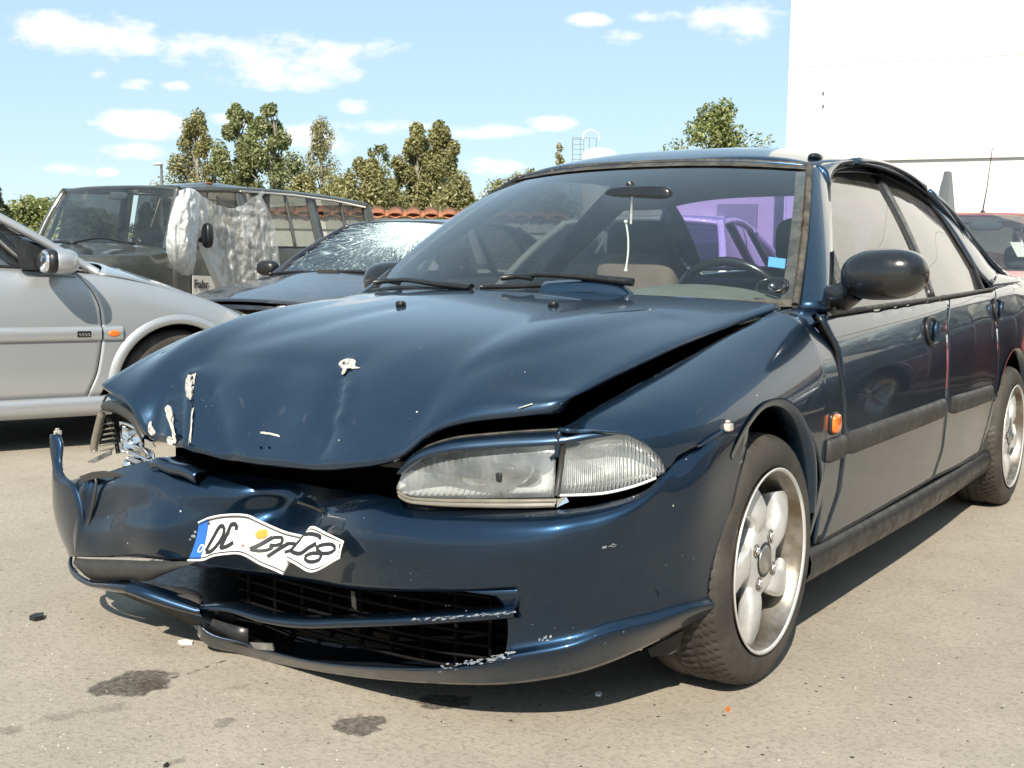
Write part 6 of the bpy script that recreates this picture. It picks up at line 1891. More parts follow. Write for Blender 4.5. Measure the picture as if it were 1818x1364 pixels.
    grid('tail_panel', np.array(tail), body, root, flip=True)
    # greenhouse
    (wy, wx, wz), (ty, tx, tz) = S['ws'], S['wst']
    (ry, rx, rz), (by, bx, bz) = S['rst'], S['rs']
    def edge(x, y, z, bow, up, n=21): return np.array([(x*t, y-bow*(1-t*t), z+up*(1-t*t)) for t in np.linspace(-1, 1, n)])
    wb_, wt_ = edge(wx, wy, wz, .16, .0), edge(tx, ty, tz, .06, .03)
    WSg = np.array([wb_*(1-q)+wt_*q+np.array([0, -.018, .012])*(4*q*(1-q)) for q in np.linspace(0, 1, 12)])
    wo = grid('windscreen', WSg, mats.get('ws_glass', gl), root)
    out['ws'] = (wo, WSg)
    tb, tt_ = edge(bx, by, bz, -.08, .0), edge(rx, ry, rz, -.04, .03)
    RSg = np.array([tb*(1-q)+tt_*q for q in np.linspace(0, 1, 10)])
    grid('rear_window', RSg, gl, root, flip=True)
    RF = []
    for q in np.linspace(0, 1, 16):
        y = ty+(ry-ty)*q; hx = tx+(rx-tx)*q
        z = tz+(rz-tz)*q+S.get('arch', .04)*4*q*(1-q)
        RF.append([(hx*1.03*t, y-(.06-.10*q)*(1-t*t), z+.032*(1-abs(t)**3.2)+.004) for t in np.linspace(-1, 1, 25)])
    rf_ = grid('roof', np.array(RF), mats.get('roof', body), root, flip=False); mod_solid(rf_, .03)
    lin = np.array(RF); lin[..., 2] -= .04
    pr = S.get('pr', .024)
    gx = lambda q: None
    for s in (1, -1):
        A0, A1 = np.array([s*wx, wy, wz]), np.array([s*tx, ty, tz])
        C0, C1 = np.array([s*bx, by, bz]), np.array([s*rx, ry, rz])
        tube('windscreen_pillar', spline([A0+np.array([s*.02, -.02, -.01]), (A0+A1)/2+np.array([s*.02, -.012, .012]), A1], 14), pr, mats.get('pillar', body), root, n=10)
        tube('rear_pillar', spline([C1, (C0+C1)/2+np.array([s*.018, .01, .012]), C0], 12), pr*1.7, body, root, n=10)
        rail_ = [np.array([s*(tx+(rx-tx)*q)*1.02, ty+(ry-ty)*q, tz+(rz-tz)*q+S.get('arch', .04)*4*q*(1-q)-.004]) for q in np.linspace(0, 1, 16)]
        tube('roof_rail', rail_, pr*.9, mats.get('roof', body), root, n=8)
        # side glass between belt and rail
        n = 40
        ys = np.linspace(wy+.02, by, n)
        def topz(y):
            if y < ty: return wz+(tz-wz)*(y-wy)/(ty-wy), wx+(tx-wx)*(y-wy)/(ty-wy)
            if y > ry: return bz+(rz-bz)*(by-y)/(by-ry), bx+(rx-bx)*(by-y)/(by-ry)
            q = (y-ty)/(ry-ty); return tz+(rz-tz)*q+S.get('arch', .04)*4*q*(1-q), tx+(rx-tx)*q
        G = []
        for y in ys:
            z1, x1 = topz(y); z0 = tt(y); x0 = X(y, z0)-.012
            z1 = max(z1, z0+.004)
            G.append([(s*(x0+(x1-x0)*q), y, z0+(z1-z0)*q) for q in np.linspace(0, 1, 8)])
        G = np.array(G)
        for (a, b) in S['glass']:
            i0, i1 = np.searchsorted(ys, a), np.searchsorted(ys, b)
            if i1-i0 > 1: grid('side_window', G[i0:i1+1], gl if s > 0 else mats.get('glass_r', gl), root, flip=(s > 0))
        for (yb_, yt_, w_) in S['posts']:
            P = []
            for q in np.linspace(0, 1, 10):
                y = yb_+(yt_-yb_)*q
                z1, x1 = topz(y); z0 = tt(y); x0 = X(y, z0)-.012
                P.append((s*(x0+(x1-x0)*q+.004), y, z0+(z1-z0)*q))
            P = np.array(P)
            wv = np.array([0, w_/2, 0])
            o = grid('door_post', np.array([P-wv, P+wv]), mats.get('post', M['black']), root, flip=(s < 0)); mod_solid(o, .02)
        bl_ = [(s*(X(y, tt(y))-.004), y, tt(y)+.004) for y in np.linspace(wy+.05, by-.03, 20)]
        tube('belt_seal', bl_, .010, M['black'], root, n=6)
    # hull and seats
    hg = Geo()
    hg.box((-S['hull'], .36, zb-.02), (S['hull'], S['wb']+.3, tt(1.2)-.28))
    hg.box((-.45, yf+.15, zb), (.45, .4, tt(0)-.14))
    hg.build('floor_pan', M['void'], root)
    for sx in (-.36, .36):
        if S.get('seats', True):
            yq = wy+.95
            o = extrude_poly('seat_back', [(sx-.22, yq, .5), (sx+.22, yq, .5), (sx+.20, yq+.12, wz+.06), (sx-.20, yq+.12, wz+.06)], (0, .12, .02), M['darkseat'], root, .03)
            blob('headrest', (sx, yq+.18, wz+.16), (.13, .05, .09), M['darkseat'], o, 16, 10, e=.5)
    dd_ = [[(x, y, z) for x in np.linspace(-wx+.03, wx-.03, 6)] for y, z in ((wy-.10, wz-.03), (wy+.25, wz-.01), (wy+.40, wz-.06), (wy+.42, wz-.3))]
    grid('dashboard', np.array(dd_), M['lining'], root)
    blob('rear_view_mirror', (0, ty-.02, tz-.06), (.12, .02, .035), M['lining'], root, 14, 8, e=.6)
    out['root'] = root; out['X'] = X; out['tt'] = tt; out['yf'] = yf
    return out
def car_lamp(root, x0, x1, y, z0, z1, s, nm='headlamp', mat=None, wrap=.12):
    ts_ = np.linspace(0, 1, 10)
    G = [[(s*(x0+(x1-x0)*t), y+wrap*t**2.2-.012*(1-(2*q-1)**2), z0+(z1-z0)*q+.02*t) for t in ts_] for q in np.linspace(0, 1, 6)]
    o = grid(nm, np.array(G), mat or M['lens'], root)
    G2 = [[(p[0], p[1]+.03, p[2]) for p in row] for row in G]
    grid('lamp_bowl', np.array(G2), M['reflector'], o)
    return o
def car_mirror(root, s, x, y, z, mat, size=(.10, .07, .065)):
    o = blob('door_mirror', (s*x, y, z), size, mat, root, 24, 14, e=.75)
    tube('mirror_foot', [(s*(x-.06), y+.01, z-.03), (s*(x-.16), y+.03, z-.05)], .028, mat, o)
    blob('mirror_glass', (s*x, y+size[1]*.55, z), (size[0]*.85, size[1]*.5, size[2]*.8), M['chrome'], o, 16, 8, e=.6)
    return o

# ---------------------------------------------------------------- silver saloon at the left
sv0 = AD(182, 592, 5.9); a_ = R_(54); sD = _FH*math.cos(a_)+_R0*math.sin(a_)      # driving direction
rot_s = math.atan2(-sD[0], sD[1])+math.pi                     # local -Y -> sD
def loc_of(world_pt, local_xy, rz):
    c, s = math.cos(rz), math.sin(rz)
    return (float(world_pt[0]-(c*local_xy[0]-s*local_xy[1])), float(world_pt[1]-(s*local_xy[0]+c*local_xy[1])), 0.0)
SW = .855
sv_loc = loc_of(sv0, (-SW, .40), rot_s)
gapz = [(.2, .49), (.27, .475), (.40, .425), (.59, .400), (.70, .405), (.80, .44), (.88, .50), (.95, .53)]
gF = lambda z: sinterp(z, gapz)
SILV = dict(w=[(-.55, .66), (-.45, .735), (-.36, .79), (-.22, .83), (0, .85), (.4, .855), (2.4, .855), (3.0, .84), (3.5, .78)],
            top=[(-.55, .60), (-.42, .655), (-.28, .715), (-.10, .775), (.06, .825), (.34, .885), (.60, .905), (2.3, .94), (2.8, .95), (3.5, .93)],
            zb=.27, ra=.335, wb=2.64, R=.30, hull=.78, n=48, bow=.10,
            panels=[('front_wing', -.44, gF), ('front_door', lambda z: gF(z)+.006, 1.50), ('rear_door', 1.506, 2.28), ('rear_wing', 2.286, 3.5)],
            sill=[(-.05, .272), (-.014, .270), (-.002, .25), (.0, .21), (-.015, .175), (-.06, .165)],
            ws=(.40, .70, .90), wst=(1.22, .54, 1.36), rst=(2.45, .54, 1.34), rs=(3.0, .68, .95),
            nose=[(.66, 0.0, .0), (.60, .03, 0), (.50, .06, 0), (.36, .07, 0), (.24, .05, .01), (.18, 0, .03)],
            tail=[(.92, 0, 0), (.8, .03, 0), (.5, .06, 0), (.3, .03, .02)],
            glass=[(.74, 1.48), (1.58, 2.30)], posts=[(1.52, 1.46, .09), (2.36, 2.30, .06), (.70, .95, .06)], deck=3.05, crown=.06)
sv = build_car('silver_car', 'silver saloon with an orange side lamp, cut off by the left edge of the picture', sv_loc, rot_s, SILV, dict(body=M['silver'], glass=M['clear'], post=M['black']))
SR = sv['root']
for s in (1, -1):
    par = sv[('front_door', s)]
    def mold(y0, y1, par, z0=.588, h=.036):
        G = []
        for dx, dz in [(.0, h), (.010, h-.004), (.017, h-.014), (.016, -h+.012), (.008, -h), (0, -h)]:
            G.append([(s*(sv['X'](y, z0)+dx), y, z0+dz) for y in np.linspace(y0, y1, 20)])
        return grid('side_moulding', np.array(G), M['silver'], par, flip=(s < 0))
    mold(.408, 1.495, par); mold(1.512, 2.27, sv[('rear_door', s)])
    G = mold(.30, .396, sv[('front_wing', s)])
    o = blob('side_indicator', (s*(sv['X'](.35, .588)+.016), .345, .588), (.008, .030, .017), M['amber'], sv[('front_wing', s)], 16, 10)
    bx_ = sv['X'](.50, .588)+.0165
    ba = Geo(); ba.box((min(s*bx_, s*(bx_+.003)), .462, .572), (max(s*bx_, s*(bx_+.003)), .528, .602)); b_ = ba.build('badge', M['black'], par)
    for k in range(4):
        tube('badge_letter', [(s*(bx_+.0045), .473+k*.014+.0045*math.cos(t), .584+.006*math.sin(t)) for t in np.linspace(0, 5.4, 9)], .0012, M['silver'], b_, n=4)
    # mirror and its triangular foot
    mo = bpy.data.objects.new('door_mirror', None); link(mo, par)
    G = blob('mirror_shell', (s*.985, .635, .945), (.112, .080, .062), M['silver'], mo, 30, 16, e=.72)
    blob('mirror_glass', (s*.985, .70, .945), (.098, .03, .053), M['chrome'], mo, 20, 10, e=.7)
    blob('mirror_back', (s*.985, .682, .945), (.110, .04, .060), M['black'], mo, 24, 12, e=.7)
    Gp = extrude_poly('mirror_foot', [(s*.85, .50, .895), (s*.85, .78, .905), (s*.83, .80, 1.06), (s*.84, .74, 1.04)], (-s*.03, 0, 0), M['black'], mo)
    tube('mirror_arm', [(s*.85, .60, .93), (s*.93, .60, .94)], .035, M['silver'], mo)
    car_lamp(SR, .40, .775, -.56, .545, .655, s, wrap=.15)
# chips in the ashtray tray behind the door glass stay inside the dark cabin

# ---------------------------------------------------------------- dark grey off-roader
o0 = AD(372, 326, 11.47); o0z = o0.copy(); o0z[2] = 0
rd_ = R_(24); oD = _FH*math.cos(rd_)+_R0*math.sin(rd_)         # rearwards
rot_o = math.atan2(-oD[0], oD[1])
ol = loc_of(o0z, (.73, 1.45), rot_o)
SUVS = dict(w=[(-.75, .80), (-.6, .83), (0, .86), (.7, .875), (3.5, .88), (4.4, .87)], top=[(-.75, 1.0), (0, 1.02), (.55, 1.06), (.8, 1.10), (3, 1.16), (4.5, 1.18)],
            zb=.48, ra=.42, wb=2.97, R=.37, hull=.80, bow=.05, dp=[(0, .05), (.1, .02), (.3, 0), (.75, 0), (.9, .006), (1, .03)],
            panels=[('front_wing', -.75, .765), ('front_door', .773, 1.94), ('rear_door', 1.95, 3.22), ('rear_wing', 3.23, 4.45)],
            ws=(.74, .79, 1.09), wst=(1.02, .70, 1.66), rst=(4.36, .72, 1.70), rs=(4.44, .80, 1.17), arch=.055,
            nose=[(.98, 0, 0), (.9, .02, 0), (.62, .03, 0), (.6, .10, -.02), (.45, .10, -.02), (.42, 0, 0)],
            tail=[(1.16, 0, 0), (.8, .02, 0), (.5, .02, 0)], glass=[(.95, 1.86), (2.0, 2.70), (2.74, 3.12), (3.32, 3.78), (3.82, 4.28)],
            posts=[(1.95, 1.93, .16), (2.72, 2.70, .035), (3.22, 3.17, .17), (3.80, 3.78, .035), (4.34, 4.33, .10), (.86, 1.10, .05)], crown=.05, pr=.034)
ov = build_car('off_roader', 'dark grey long off-roader with a dented roof edge and plastic sheet over its door', ol, rot_o, SUVS,
               dict(body=M['grey'], post=M['grey'], glass=M['darkglass'], glass_r=M['rightglass'], ws_glass=M['clear']), cat='off-roader')
OR = ov['root']
# dented roof corner with torn bare metal
dn = Geo()
G = surf([[(.71, 1.05, 1.655), (.74, 1.50, 1.708), (.74, 1.85, 1.705), (.73, 2.3, 1.705)], [(.65, 1.05, 1.685), (.655, 1.50, 1.750), (.665, 1.85, 1.752), (.66, 2.3, 1.748)], [(.45, 1.02, 1.698), (.50, 1.50, 1.752), (.5, 1.85, 1.765), (.5, 2.3, 1.76)]], 24, 10)
o = grid('dented_roof_edge', G, M['grey'], OR, flip=False); mod_solid(o, .01)
M['rust'] = simple('fresh_rust', (.30, .10, .035), .9, var=.4, vscale=20)
blob('rust_patch', (.665, 1.52, 1.748), (.03, .05, .012), M['rust'], OR, 14, 8)
tube('drip_rail', [(.755, 1.9, 1.70), (.765, 2.8, 1.715), (.765, 3.6, 1.705), (.755, 4.3, 1.67)], .011, M['hall2'], OR, n=6)
for s in (1, -1):
    car_mirror(OR, s, 1.14, .90, 1.22, M['black'], (.055, .05, .115))
def loc_wiper(root, pts, r=.012):
    w = tube('wiper', spline(pts, 12), r, M['black'], root); return w
loc_wiper(OR, [(-.72, .585, 1.115), (-.40, .560, 1.15), (-.10, .545, 1.135)])
loc_wiper(OR, [(-.15, .540, 1.14), (.20, .545, 1.185), (.55, .60, 1.135)])
tube('snorkel_stub', [(.86, .66, 1.04), (.80, .84, 1.30)], .02, M['chrome'], OR)
for s in (1, -1): car_lamp(OR, .48, .76, -.79, .76, .94, s, wrap=.04)
# slogan board on the front door
def door_pt(u, v, off=.02):
    c, s = math.cos(rot_o), math.sin(rot_o)
    n = np.array([c, s, 0.0])
    p0 = np.array(ol)+n*(.875+off)
    d = pix_ray(u, v); t = n@(p0-CAM_POS)/(n@d)
    return CAM_POS+d*t
def text_mesh(name, body, size, mat, origin, xdir, up, parent=None, bold=0.0):
    cu = bpy.data.curves.new(name+'_curve', 'FONT'); cu.body = body; cu.size = size; cu.offset = bold; cu.extrude = .0015
    tmp = bpy.data.objects.new(name+'_tmp', cu); COL.objects.link(tmp)
    dg = bpy.context.evaluated_depsgraph_get()
    me = bpy.data.meshes.new_from_object(tmp.evaluated_get(dg))
    bpy.data.objects.remove(tmp)
    me.materials.clear(); me.materials.append(mat)
    o = bpy.data.objects.new(name, me); link(o, parent)
    x = Vector(xdir).normalized(); z = x.cross(Vector(up)).normalized(); y = z.cross(x)
    mw = Matrix(((x[0], y[0], z[0], origin[0]), (x[1], y[1], z[1], origin[1]), (x[2], y[2], z[2], origin[2]), (0, 0, 0, 1)))
    o.matrix_world = mw
    return o
P = [door_pt(342, 489), door_pt(342, 530), door_pt(404, 536), door_pt(404, 492)]
sg = mesh('door_sign', P, [(0, 1, 2, 3)], M['hall2'], None, False); mod_solid(sg, .004)
tag(sg, 'white lettered board on the flank of the grey off-roader under the plastic', 'sign')
sx_ = door_pt(376, 512)-door_pt(345, 511)
text_mesh('sign_lettering', 'Fehr', .115, M['plate_black'], door_pt(344.5, 511.5, .028), sx_, (0, 0, 1), sg, .001)
text_mesh('sign_lettering', 'oner', .085, M['plate_black'], door_pt(369, 527.5, .028), sx_, (0, 0, 1), sg, .002)

# ---------------------------------------------------------------- torn plastic sheet over the off-roader's door
def sheet_mat():
    m, nt, out = newmat('crumpled_clear_plastic')
    vec = obj_node(nt)
    nz_ = noise(nt, N(nt, 'ShaderNodeMapping', {'Vector': vec, 'Scale': (5, 5, 1.6)}).outputs[0], 2.4, 7, .72)
    vo = N(nt, 'ShaderNodeTexVoronoi', {'Vector': vec, 'Scale': 9.0}, feature='DISTANCE_TO_EDGE').outputs['Distance']
    hgt = mth(nt, 'ADD', nz_, mth(nt, 'MULTIPLY', vo, .5))
    bp = N(nt, 'ShaderNodeBump', {'Strength': 1.0, 'Distance': .06, 'Height': hgt})
    df = N(nt, 'ShaderNodeBsdfDiffuse', {'Color': (.90, .90, .88, 1), 'Normal': bp.outputs[0]})
    tl = N(nt, 'ShaderNodeBsdfTranslucent', {'Color': (.8, .8, .8, 1), 'Normal': bp.outputs[0]})
    gl = N(nt, 'ShaderNodeBsdfGlossy', {'Roughness': .16, 'Normal': bp.outputs[0]})
    tr = N(nt, 'ShaderNodeBsdfTransparent', {'Color': (.95, .95, .94, 1)})
    a = N(nt, 'ShaderNodeMixShader', {0: .3, 1: df.outputs[0], 2: tl.outputs[0]})
    b = N(nt, 'ShaderNodeMixShader', {0: .24, 1: a.outputs[0], 2: gl.outputs[0]})
    att = N(nt, 'ShaderNodeAttribute', attribute_name='milky').outputs['Fac']
    f = mth(nt, 'MINIMUM', 1.0, mth(nt, 'ADD', att, rng_map(nt, nz_, .42, .66, 0, .55)))
    c = N(nt, 'ShaderNodeMixShader', {0: f, 1: tr.outputs[0], 2: b.outputs[0]})
    nt.links.new(c.outputs[0], out.inputs['Surface'])
    return m
M['sheet'] = sheet_mat()
def sheet_grid(rows, nu, nv, seed, amp, milk):
    r = np.random.default_rng(seed)
    c, s = math.cos(rot_o), math.sin(rot_o); n = np.array([c, s, 0])
    G = surf([[door_pt(u, v, .05+o_) for u, v, o_ in row] for row in rows], nu, nv)
    U, V_ = np.meshgrid(np.linspace(0, 1, nu), np.linspace(0, 1, nv))
    w = np.zeros_like(U)
    for k in range(7):
        fx, fy, ph = r.uniform(3, 12), r.uniform(-3, 5), r.uniform(0, 6.28)
        w += (np.abs(np.sin(fx*U*2+fy*V_+ph+.9*np.sin(5*V_+ph)))**.6-.6)*amp*.55/fx**.5
    for k in range(34):
        th_, fq, ph, c_ = r.uniform(0, 3.14), r.uniform(7, 30), r.uniform(0, 6.28), r.uniform(0, 6.28)
        q = np.cos(th_)*U*1.3+np.sin(th_)*V_
        e = .5+.5*np.sin(3*U+c_)*np.cos(4*V_+c_*2)
        w += (np.abs(np.sin(fq*q+ph+.8*np.sin(6*(U-V_)+c_)))-.64)*amp*.42/fq**.45*e
    w *= np.minimum(1, np.minimum(U, 1-U)*10)
    G = G+n[None, None]*w[..., None]
    return G
def put_attr(o, vals):
    a = o.data.attributes.new('milky', 'FLOAT', 'POINT'); a.data.foreach_set('value', np.asarray(vals, dtype=np.float32).ravel())
rows_ = [[(330, 337, .10), (352, 346, .13), (378, 360, .10), (408, 370, .06), (434, 362, .05), (447, 350, .05), (463, 346, .05)],
         [(328, 372, .13), (350, 380, .16), (375, 392, .12), (405, 398, .06), (440, 385, .06), (468, 372, .06), (482, 385, .05)],
         [(345, 405, .12), (365, 420, .15), (390, 432, .10), (415, 436, .06), (448, 425, .08), (472, 415, .06), (491, 420, .05)],
         [(352, 435, .10), (372, 452, .14), (400, 465, .10), (425, 470, .06), (455, 462, .08), (480, 455, .06), (496, 460, .05)],
         [(362, 462, .10), (382, 482, .13), (408, 495, .10), (432, 498, .06), (460, 492, .08), (482, 488, .06), (497, 488, .05)],
         [(380, 505, .08), (396, 520, .10), (414, 518, .08), (436, 516, .06), (455, 508, .06), (468, 506, .06), (484, 500, .05)]]
SHT = thing('plastic_sheet', 'crumpled clear plastic sheeting tied over the open door of the grey off-roader', 'plastic sheet', tuple(float(q) for q in (door_pt(420, 430)*np.array([1, 1, 0]))))
base_ = np.array(SHT.location)
G = sheet_grid(rows_, 110, 90, 3, .045, .2)
o = grid('hanging_sheet', G-base_, M['sheet'], SHT)
U, V_ = np.meshgrid(np.linspace(0, 1, 110), np.linspace(0, 1, 90))
put_attr(o, .34+.45*np.exp(-(U/.22)**2)+.15*np.exp(-((U-.75)/.2)**2)*np.exp(-V_*2)+.45*np.exp(-((U-.1)/.15)**2)*V_)
rows_ = [[(312, 352, .18), (320, 338, .24), (333, 334, .26), (348, 340, .24), (356, 352, .16)],
         [(303, 380, .20), (314, 376, .30), (330, 374, .33), (345, 378, .28), (352, 386, .2)],
         [(297, 412, .20), (308, 408, .30), (325, 406, .34), (342, 410, .28), (350, 416, .2)],
         [(295, 438, .20), (306, 438, .30), (324, 438, .34), (340, 440, .28), (349, 442, .2)],
         [(301, 464, .18), (311, 466, .26), (326, 468, .28), (338, 466, .24), (347, 464, .18)],
         [(316, 484, .14), (322, 487, .18), (330, 490, .18), (338, 488, .16), (343, 484, .14)]]
G = sheet_grid(rows_, 50, 70, 5, .05, .7)
o = grid('gathered_bundle', G-base_, M['sheet'], SHT); put_attr(o, np.full((70, 50), .95)-.40*(np.linspace(0, 1, 70)[:, None]**3))
kn = door_pt(455, 352, .12)-base_
G = surf([[door_pt(u, v, .10)-base_ for u, v in row] for row in [[(466, 338), (470, 342)], [(455, 350), (462, 356)], [(456, 362), (468, 366)], [(450, 380), (474, 384)]]], 8, 16)
o = grid('tied_corner', G, M['sheet'], SHT); put_attr(o, np.full((16, 8), .6))

# ---------------------------------------------------------------- dark hatchback with a shattered windscreen
rot_h = R_(6.2)
hp = AD(492, 497, 9.6); hp[2] = 0
hl = loc_of(hp, (-.67, .42), rot_h)
HS = dict(w=[(-.74, .66), (-.6, .74), (-.3, .80), (0, .82), (2.4, .825), (3.0, .80), (3.35, .72)], top=[(-.74, .66), (-.4, .735), (0, .80), (.4, .855), (.7, .88), (2.4, .92), (3.35, .92)],
          zb=.24, ra=.32, wb=2.5, R=.285, hull=.74, bow=.10,
          panels=[('front_wing', -.70, .50), ('front_door', .507, 1.50), ('rear_door', 1.507, 2.28), ('rear_wing', 2.287, 3.35)],
          ws=(.42, .69, .875), wst=(1.20, .53, 1.30), rst=(2.35, .53, 1.30), rs=(3.05, .66, .95), arch=.045,
          nose=[(.64, 0, 0), (.56, .02, 0), (.54, .06, 0), (.36, .08, 0), (.22, .04, .02)], tail=[(.9, 0, 0), (.5, .04, 0), (.25, .02, .02)],
          glass=[(.66, 1.46), (1.56, 2.22), (2.30, 2.62)], posts=[(1.51, 1.47, .09), (2.27, 2.22, .07), (.62, .86, .05)], deck=3.05, crown=.06)
def cracked():
    m, nt, out = newmat('shattered_screen')
    vec = obj_node(nt)
    v1 = N(nt, 'ShaderNodeTexVoronoi', {'Vector': vec, 'Scale': 34.0}, feature='DISTANCE_TO_EDGE').outputs['Distance']
    sep = N(nt, 'ShaderNodeSeparateXYZ', {0: vec})
    # radial cracks run away from the impact at the left upper corner of the screen
    imp = (.25, 1.12, 1.24)
    d = N(nt, 'ShaderNodeVectorMath', {0: vec, 1: imp}, operation='SUBTRACT').outputs[0]
    dist = N(nt, 'ShaderNodeVectorMath', {0: d}, operation='LENGTH').outputs['Value']
    sd = N(nt, 'ShaderNodeSeparateXYZ', {0: d})
    angl = mth(nt, 'ARCTAN2', sd.outputs['X'], sd.outputs['Z'])
    co = N(nt, 'ShaderNodeCombineXYZ', {0: mth(nt, 'MULTIPLY', angl, 9.0), 1: mth(nt, 'MULTIPLY', dist, 2.0), 2: 0.0}).outputs[0]
    v2 = N(nt, 'ShaderNodeTexVoronoi', {'Vector': co, 'Scale': 2.2}, feature='DISTANCE_TO_EDGE').outputs['Distance']
    near = rng_map(nt, dist, .75, .22, .0, 1)
    crack1 = mth(nt, 'MULTIPLY', rng_map(nt, v1, .16, .0), near)
    crack2 = mth(nt, 'MULTIPLY', rng_map(nt, v2, .05, .0), rng_map(nt, dist, 1.2, .3, .12, 1))
    milk = mth(nt, 'MULTIPLY', rng_map(nt, mth(nt, 'ADD', dist, mth(nt, 'MULTIPLY', mth(nt, 'SUBTRACT', noise(nt, vec, 5, 5), .5), .5)), .50, .18), .72)
    fl = mth(nt, 'GREATER_THAN', noise(nt, vec, 48.0, 1), .71)
    f = mth(nt, 'MINIMUM', 1.0, mth(nt, 'ADD', mth(nt, 'ADD', crack1, crack2), mth(nt, 'ADD', milk, mth(nt, 'MULTIPLY', fl, .8))))
    tr = N(nt, 'ShaderNodeBsdfTransparent', {'Color': (.70, .82, .82, 1)})
    gl = N(nt, 'ShaderNodeBsdfGlossy', {'Roughness': .08})
    a = N(nt, 'ShaderNodeMixShader', {0: .30, 1: tr.outputs[0], 2: gl.outputs[0]})
    bp = N(nt, 'ShaderNodeBump', {'Strength': 1.0, 'Distance': .02, 'Height': noise(nt, vec, 60, 2)})
    df = N(nt, 'ShaderNodeBsdfDiffuse', {'Color': (.66, .80, .77, 1), 'Normal': bp.outputs[0]})
    g2 = N(nt, 'ShaderNodeBsdfGlossy', {'Roughness': .25, 'Normal': bp.outputs[0]})
    b = N(nt, 'ShaderNodeMixShader', {0: .35, 1: df.outputs[0], 2: g2.outputs[0]})
    c = N(nt, 'ShaderNodeMixShader', {0: f, 1: a.outputs[0], 2: b.outputs[0]})
    nt.links.new(c.outputs[0], out.inputs['Surface'])
    return m
M['cracked'] = cracked()
hv = build_car('dark_hatchback', 'dark car with a shattered windscreen parked between the off-roader and the wrecked saloon', hl, rot_h, HS,
               dict(body=M['black_p'], glass=M['rightglass'], ws_glass=M['cracked'], post=M['black'], rim=M['steel']))
HR = hv['root']
for s in (1, -1):
    car_lamp(HR, .34, .68, -.815, .555, .67, s, wrap=.13)
    car_mirror(HR, s, .93, .62, .93, M['black'])
box('grille', (-.34, -.83, .56), (.34, -.78, .64), M['void'], HR, .006)
loc_wiper(HR, [(-.62, .27, .885), (-.30, .235, .905), (.02, .225, .895)])
loc_wiper(HR, [(-.05, .225, .90), (.25, .235, .915), (.58, .275, .89)])
Geo().box((-.10, .205, .895), (.10, .225, .925)).build('wiper_motor_cover', M['trim'], HR)

# ---------------------------------------------------------------- white car beyond the wrecked saloon
rot_w = R_(13)
wp_ = AD(884, 508, 7.3); wp_[2] = 0
wl_ = loc_of(wp_, (-.69, .42), rot_w)
WSP = dict(HS); WSP['top'] = [(-.74, .60), (-.4, .68), (0, .745), (.4, .80), (.7, .84), (2.4, .88), (3.35, .88)]; WSP['ws'] = (.42, .69, .82); WSP['wst'] = (1.22, .53, 1.26); WSP['rst'] = (2.35, .53, 1.25)
wv_ = build_car('white_car', 'white car seen through the windscreen of the wrecked saloon', wl_, rot_w, WSP, dict(body=M['white_p'], glass=M['clear'], post=M['black'], pillar=M['white_p']))
for s in (1, -1): car_lamp(wv_['root'], .34, .68, -.815, .52, .62, s, wrap=.13)
loc_wiper(wv_['root'], [(-.62, .27, .83), (-.30, .235, .85), (.02, .225, .84)])

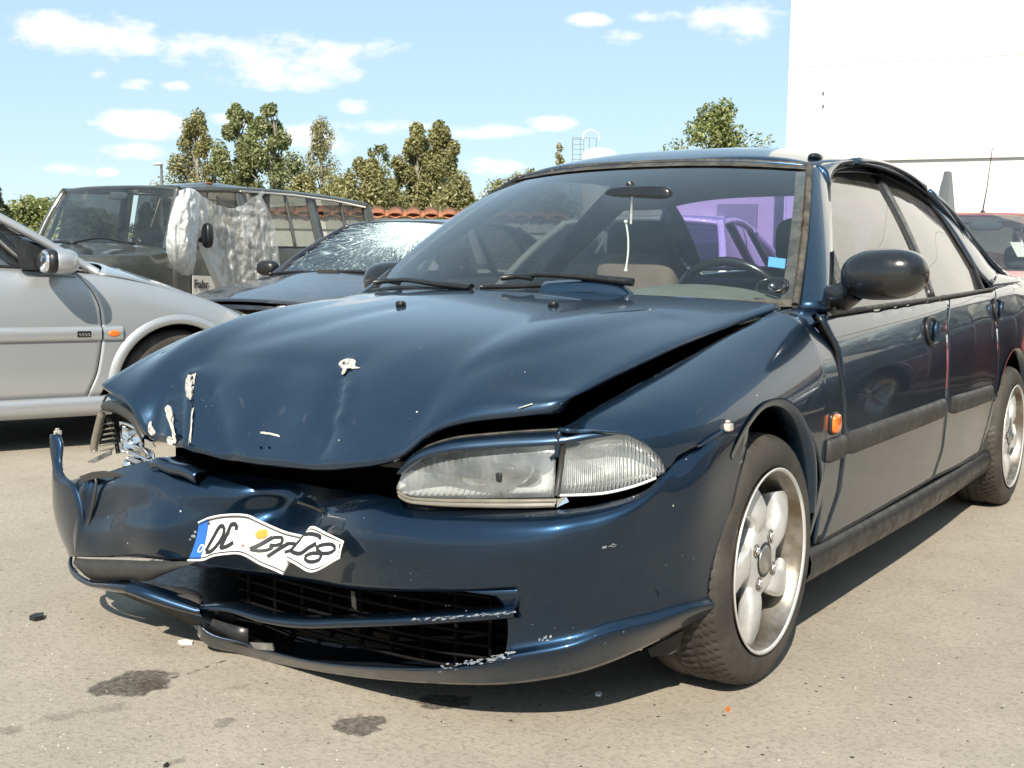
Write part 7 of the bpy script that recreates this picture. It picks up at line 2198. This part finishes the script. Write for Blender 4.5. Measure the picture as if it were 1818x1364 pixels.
# ---------------------------------------------------------------- red car at the right
rot_r = R_(24)
rp = AD(1752, 380, 8.9); rp[2] = 0
rl = loc_of(rp, (0, 1.14), rot_r)
RS_ = dict(HS); RS_['top'] = [(-.74, .70), (-.4, .79), (0, .87), (.4, .93), (.7, .95), (2.4, .97), (3.35, .97)]; RS_['ws'] = (.42, .70, .94); RS_['wst'] = (1.16, .58, 1.385); RS_['rst'] = (2.6, .56, 1.38); RS_['rs'] = (3.2, .66, 1.0); RS_['arch'] = .03
rv = build_car('red_car', 'faded red car with a roof aerial facing forward at the right edge', rl, rot_r, RS_, dict(body=M['red'], glass=M['clear'], post=M['black']))
RRT = rv['root']
for s in (1, -1):
    car_lamp(RRT, .34, .68, -.815, .57, .69, s, wrap=.13); car_mirror(RRT, s, .94, .64, 1.0, M['black'])
tube('roof_aerial', [(-.02, 1.20, 1.43), (.03, 1.33, 1.62), (.10, 1.55, 1.95)], [.006, .004, .003], M['black'], RRT)
blob('aerial_base', (-.02, 1.19, 1.425), (.018, .03, .022), M['black'], RRT, 12, 8)
loc_wiper(RRT, [(-.5, .26, .955), (-.1, .235, .985), (.25, .24, .965)])
loc_wiper(RRT, [(.2, .24, .965), (.42, .25, .985), (.6, .275, .965)])
o = mesh('screen_sticker', [(.14, .985, 1.20), (.22, .985, 1.20), (.25, .86, 1.09), (.17, .86, 1.09)], [(0, 1, 2, 3)], M['hall2'], RRT, False); mod_solid(o, .002)

# ---------------------------------------------------------------- cars outside the frame that the flank of the saloon mirrors, and one far left
def off_copy(src, loc, rz, label, body_from=None, body_to=None, group=None):
    c = copy_tree(src); c.location = loc; c.rotation_euler = (0, 0, rz); c['label'] = label
    if group: c['group'] = group
    if body_to is not None:
        st = [c]
        while st:
            o = st.pop(); st += list(o.children)
            if o.type == 'MESH' and o.data.materials and o.data.materials[0] == body_from:
                o.data = o.data.copy(); o.data.materials[0] = body_to
    return c
def beside(k, dy=0.0): 
    p = np.array(rl)+hd*2.35*k+hn*dy; return (float(p[0]), float(p[1]), 0.0)
off_copy(HR, beside(1.02, 1.4), rot_r-.02, 'dark car parked beside the red car, right of the view', group='cars parked to the right of the view')
off_copy(wv_['root'], beside(2.05, .1), rot_r+.02, 'dark red car parked in the row right of the view', M['white_p'], M['darkred'], 'cars parked to the right of the view')
off_copy(HR, beside(3.1, .5), rot_r, 'second dark car parked in the row right of the view', group='cars parked to the right of the view')
fl_ = AD(35, 470, 16); 
off_copy(wv_['root'], (float(fl_[0]), float(fl_[1]), 0), rot_o+.2, 'dark green car glimpsed behind the pillar of the silver saloon', M['white_p'], M['black_p'])
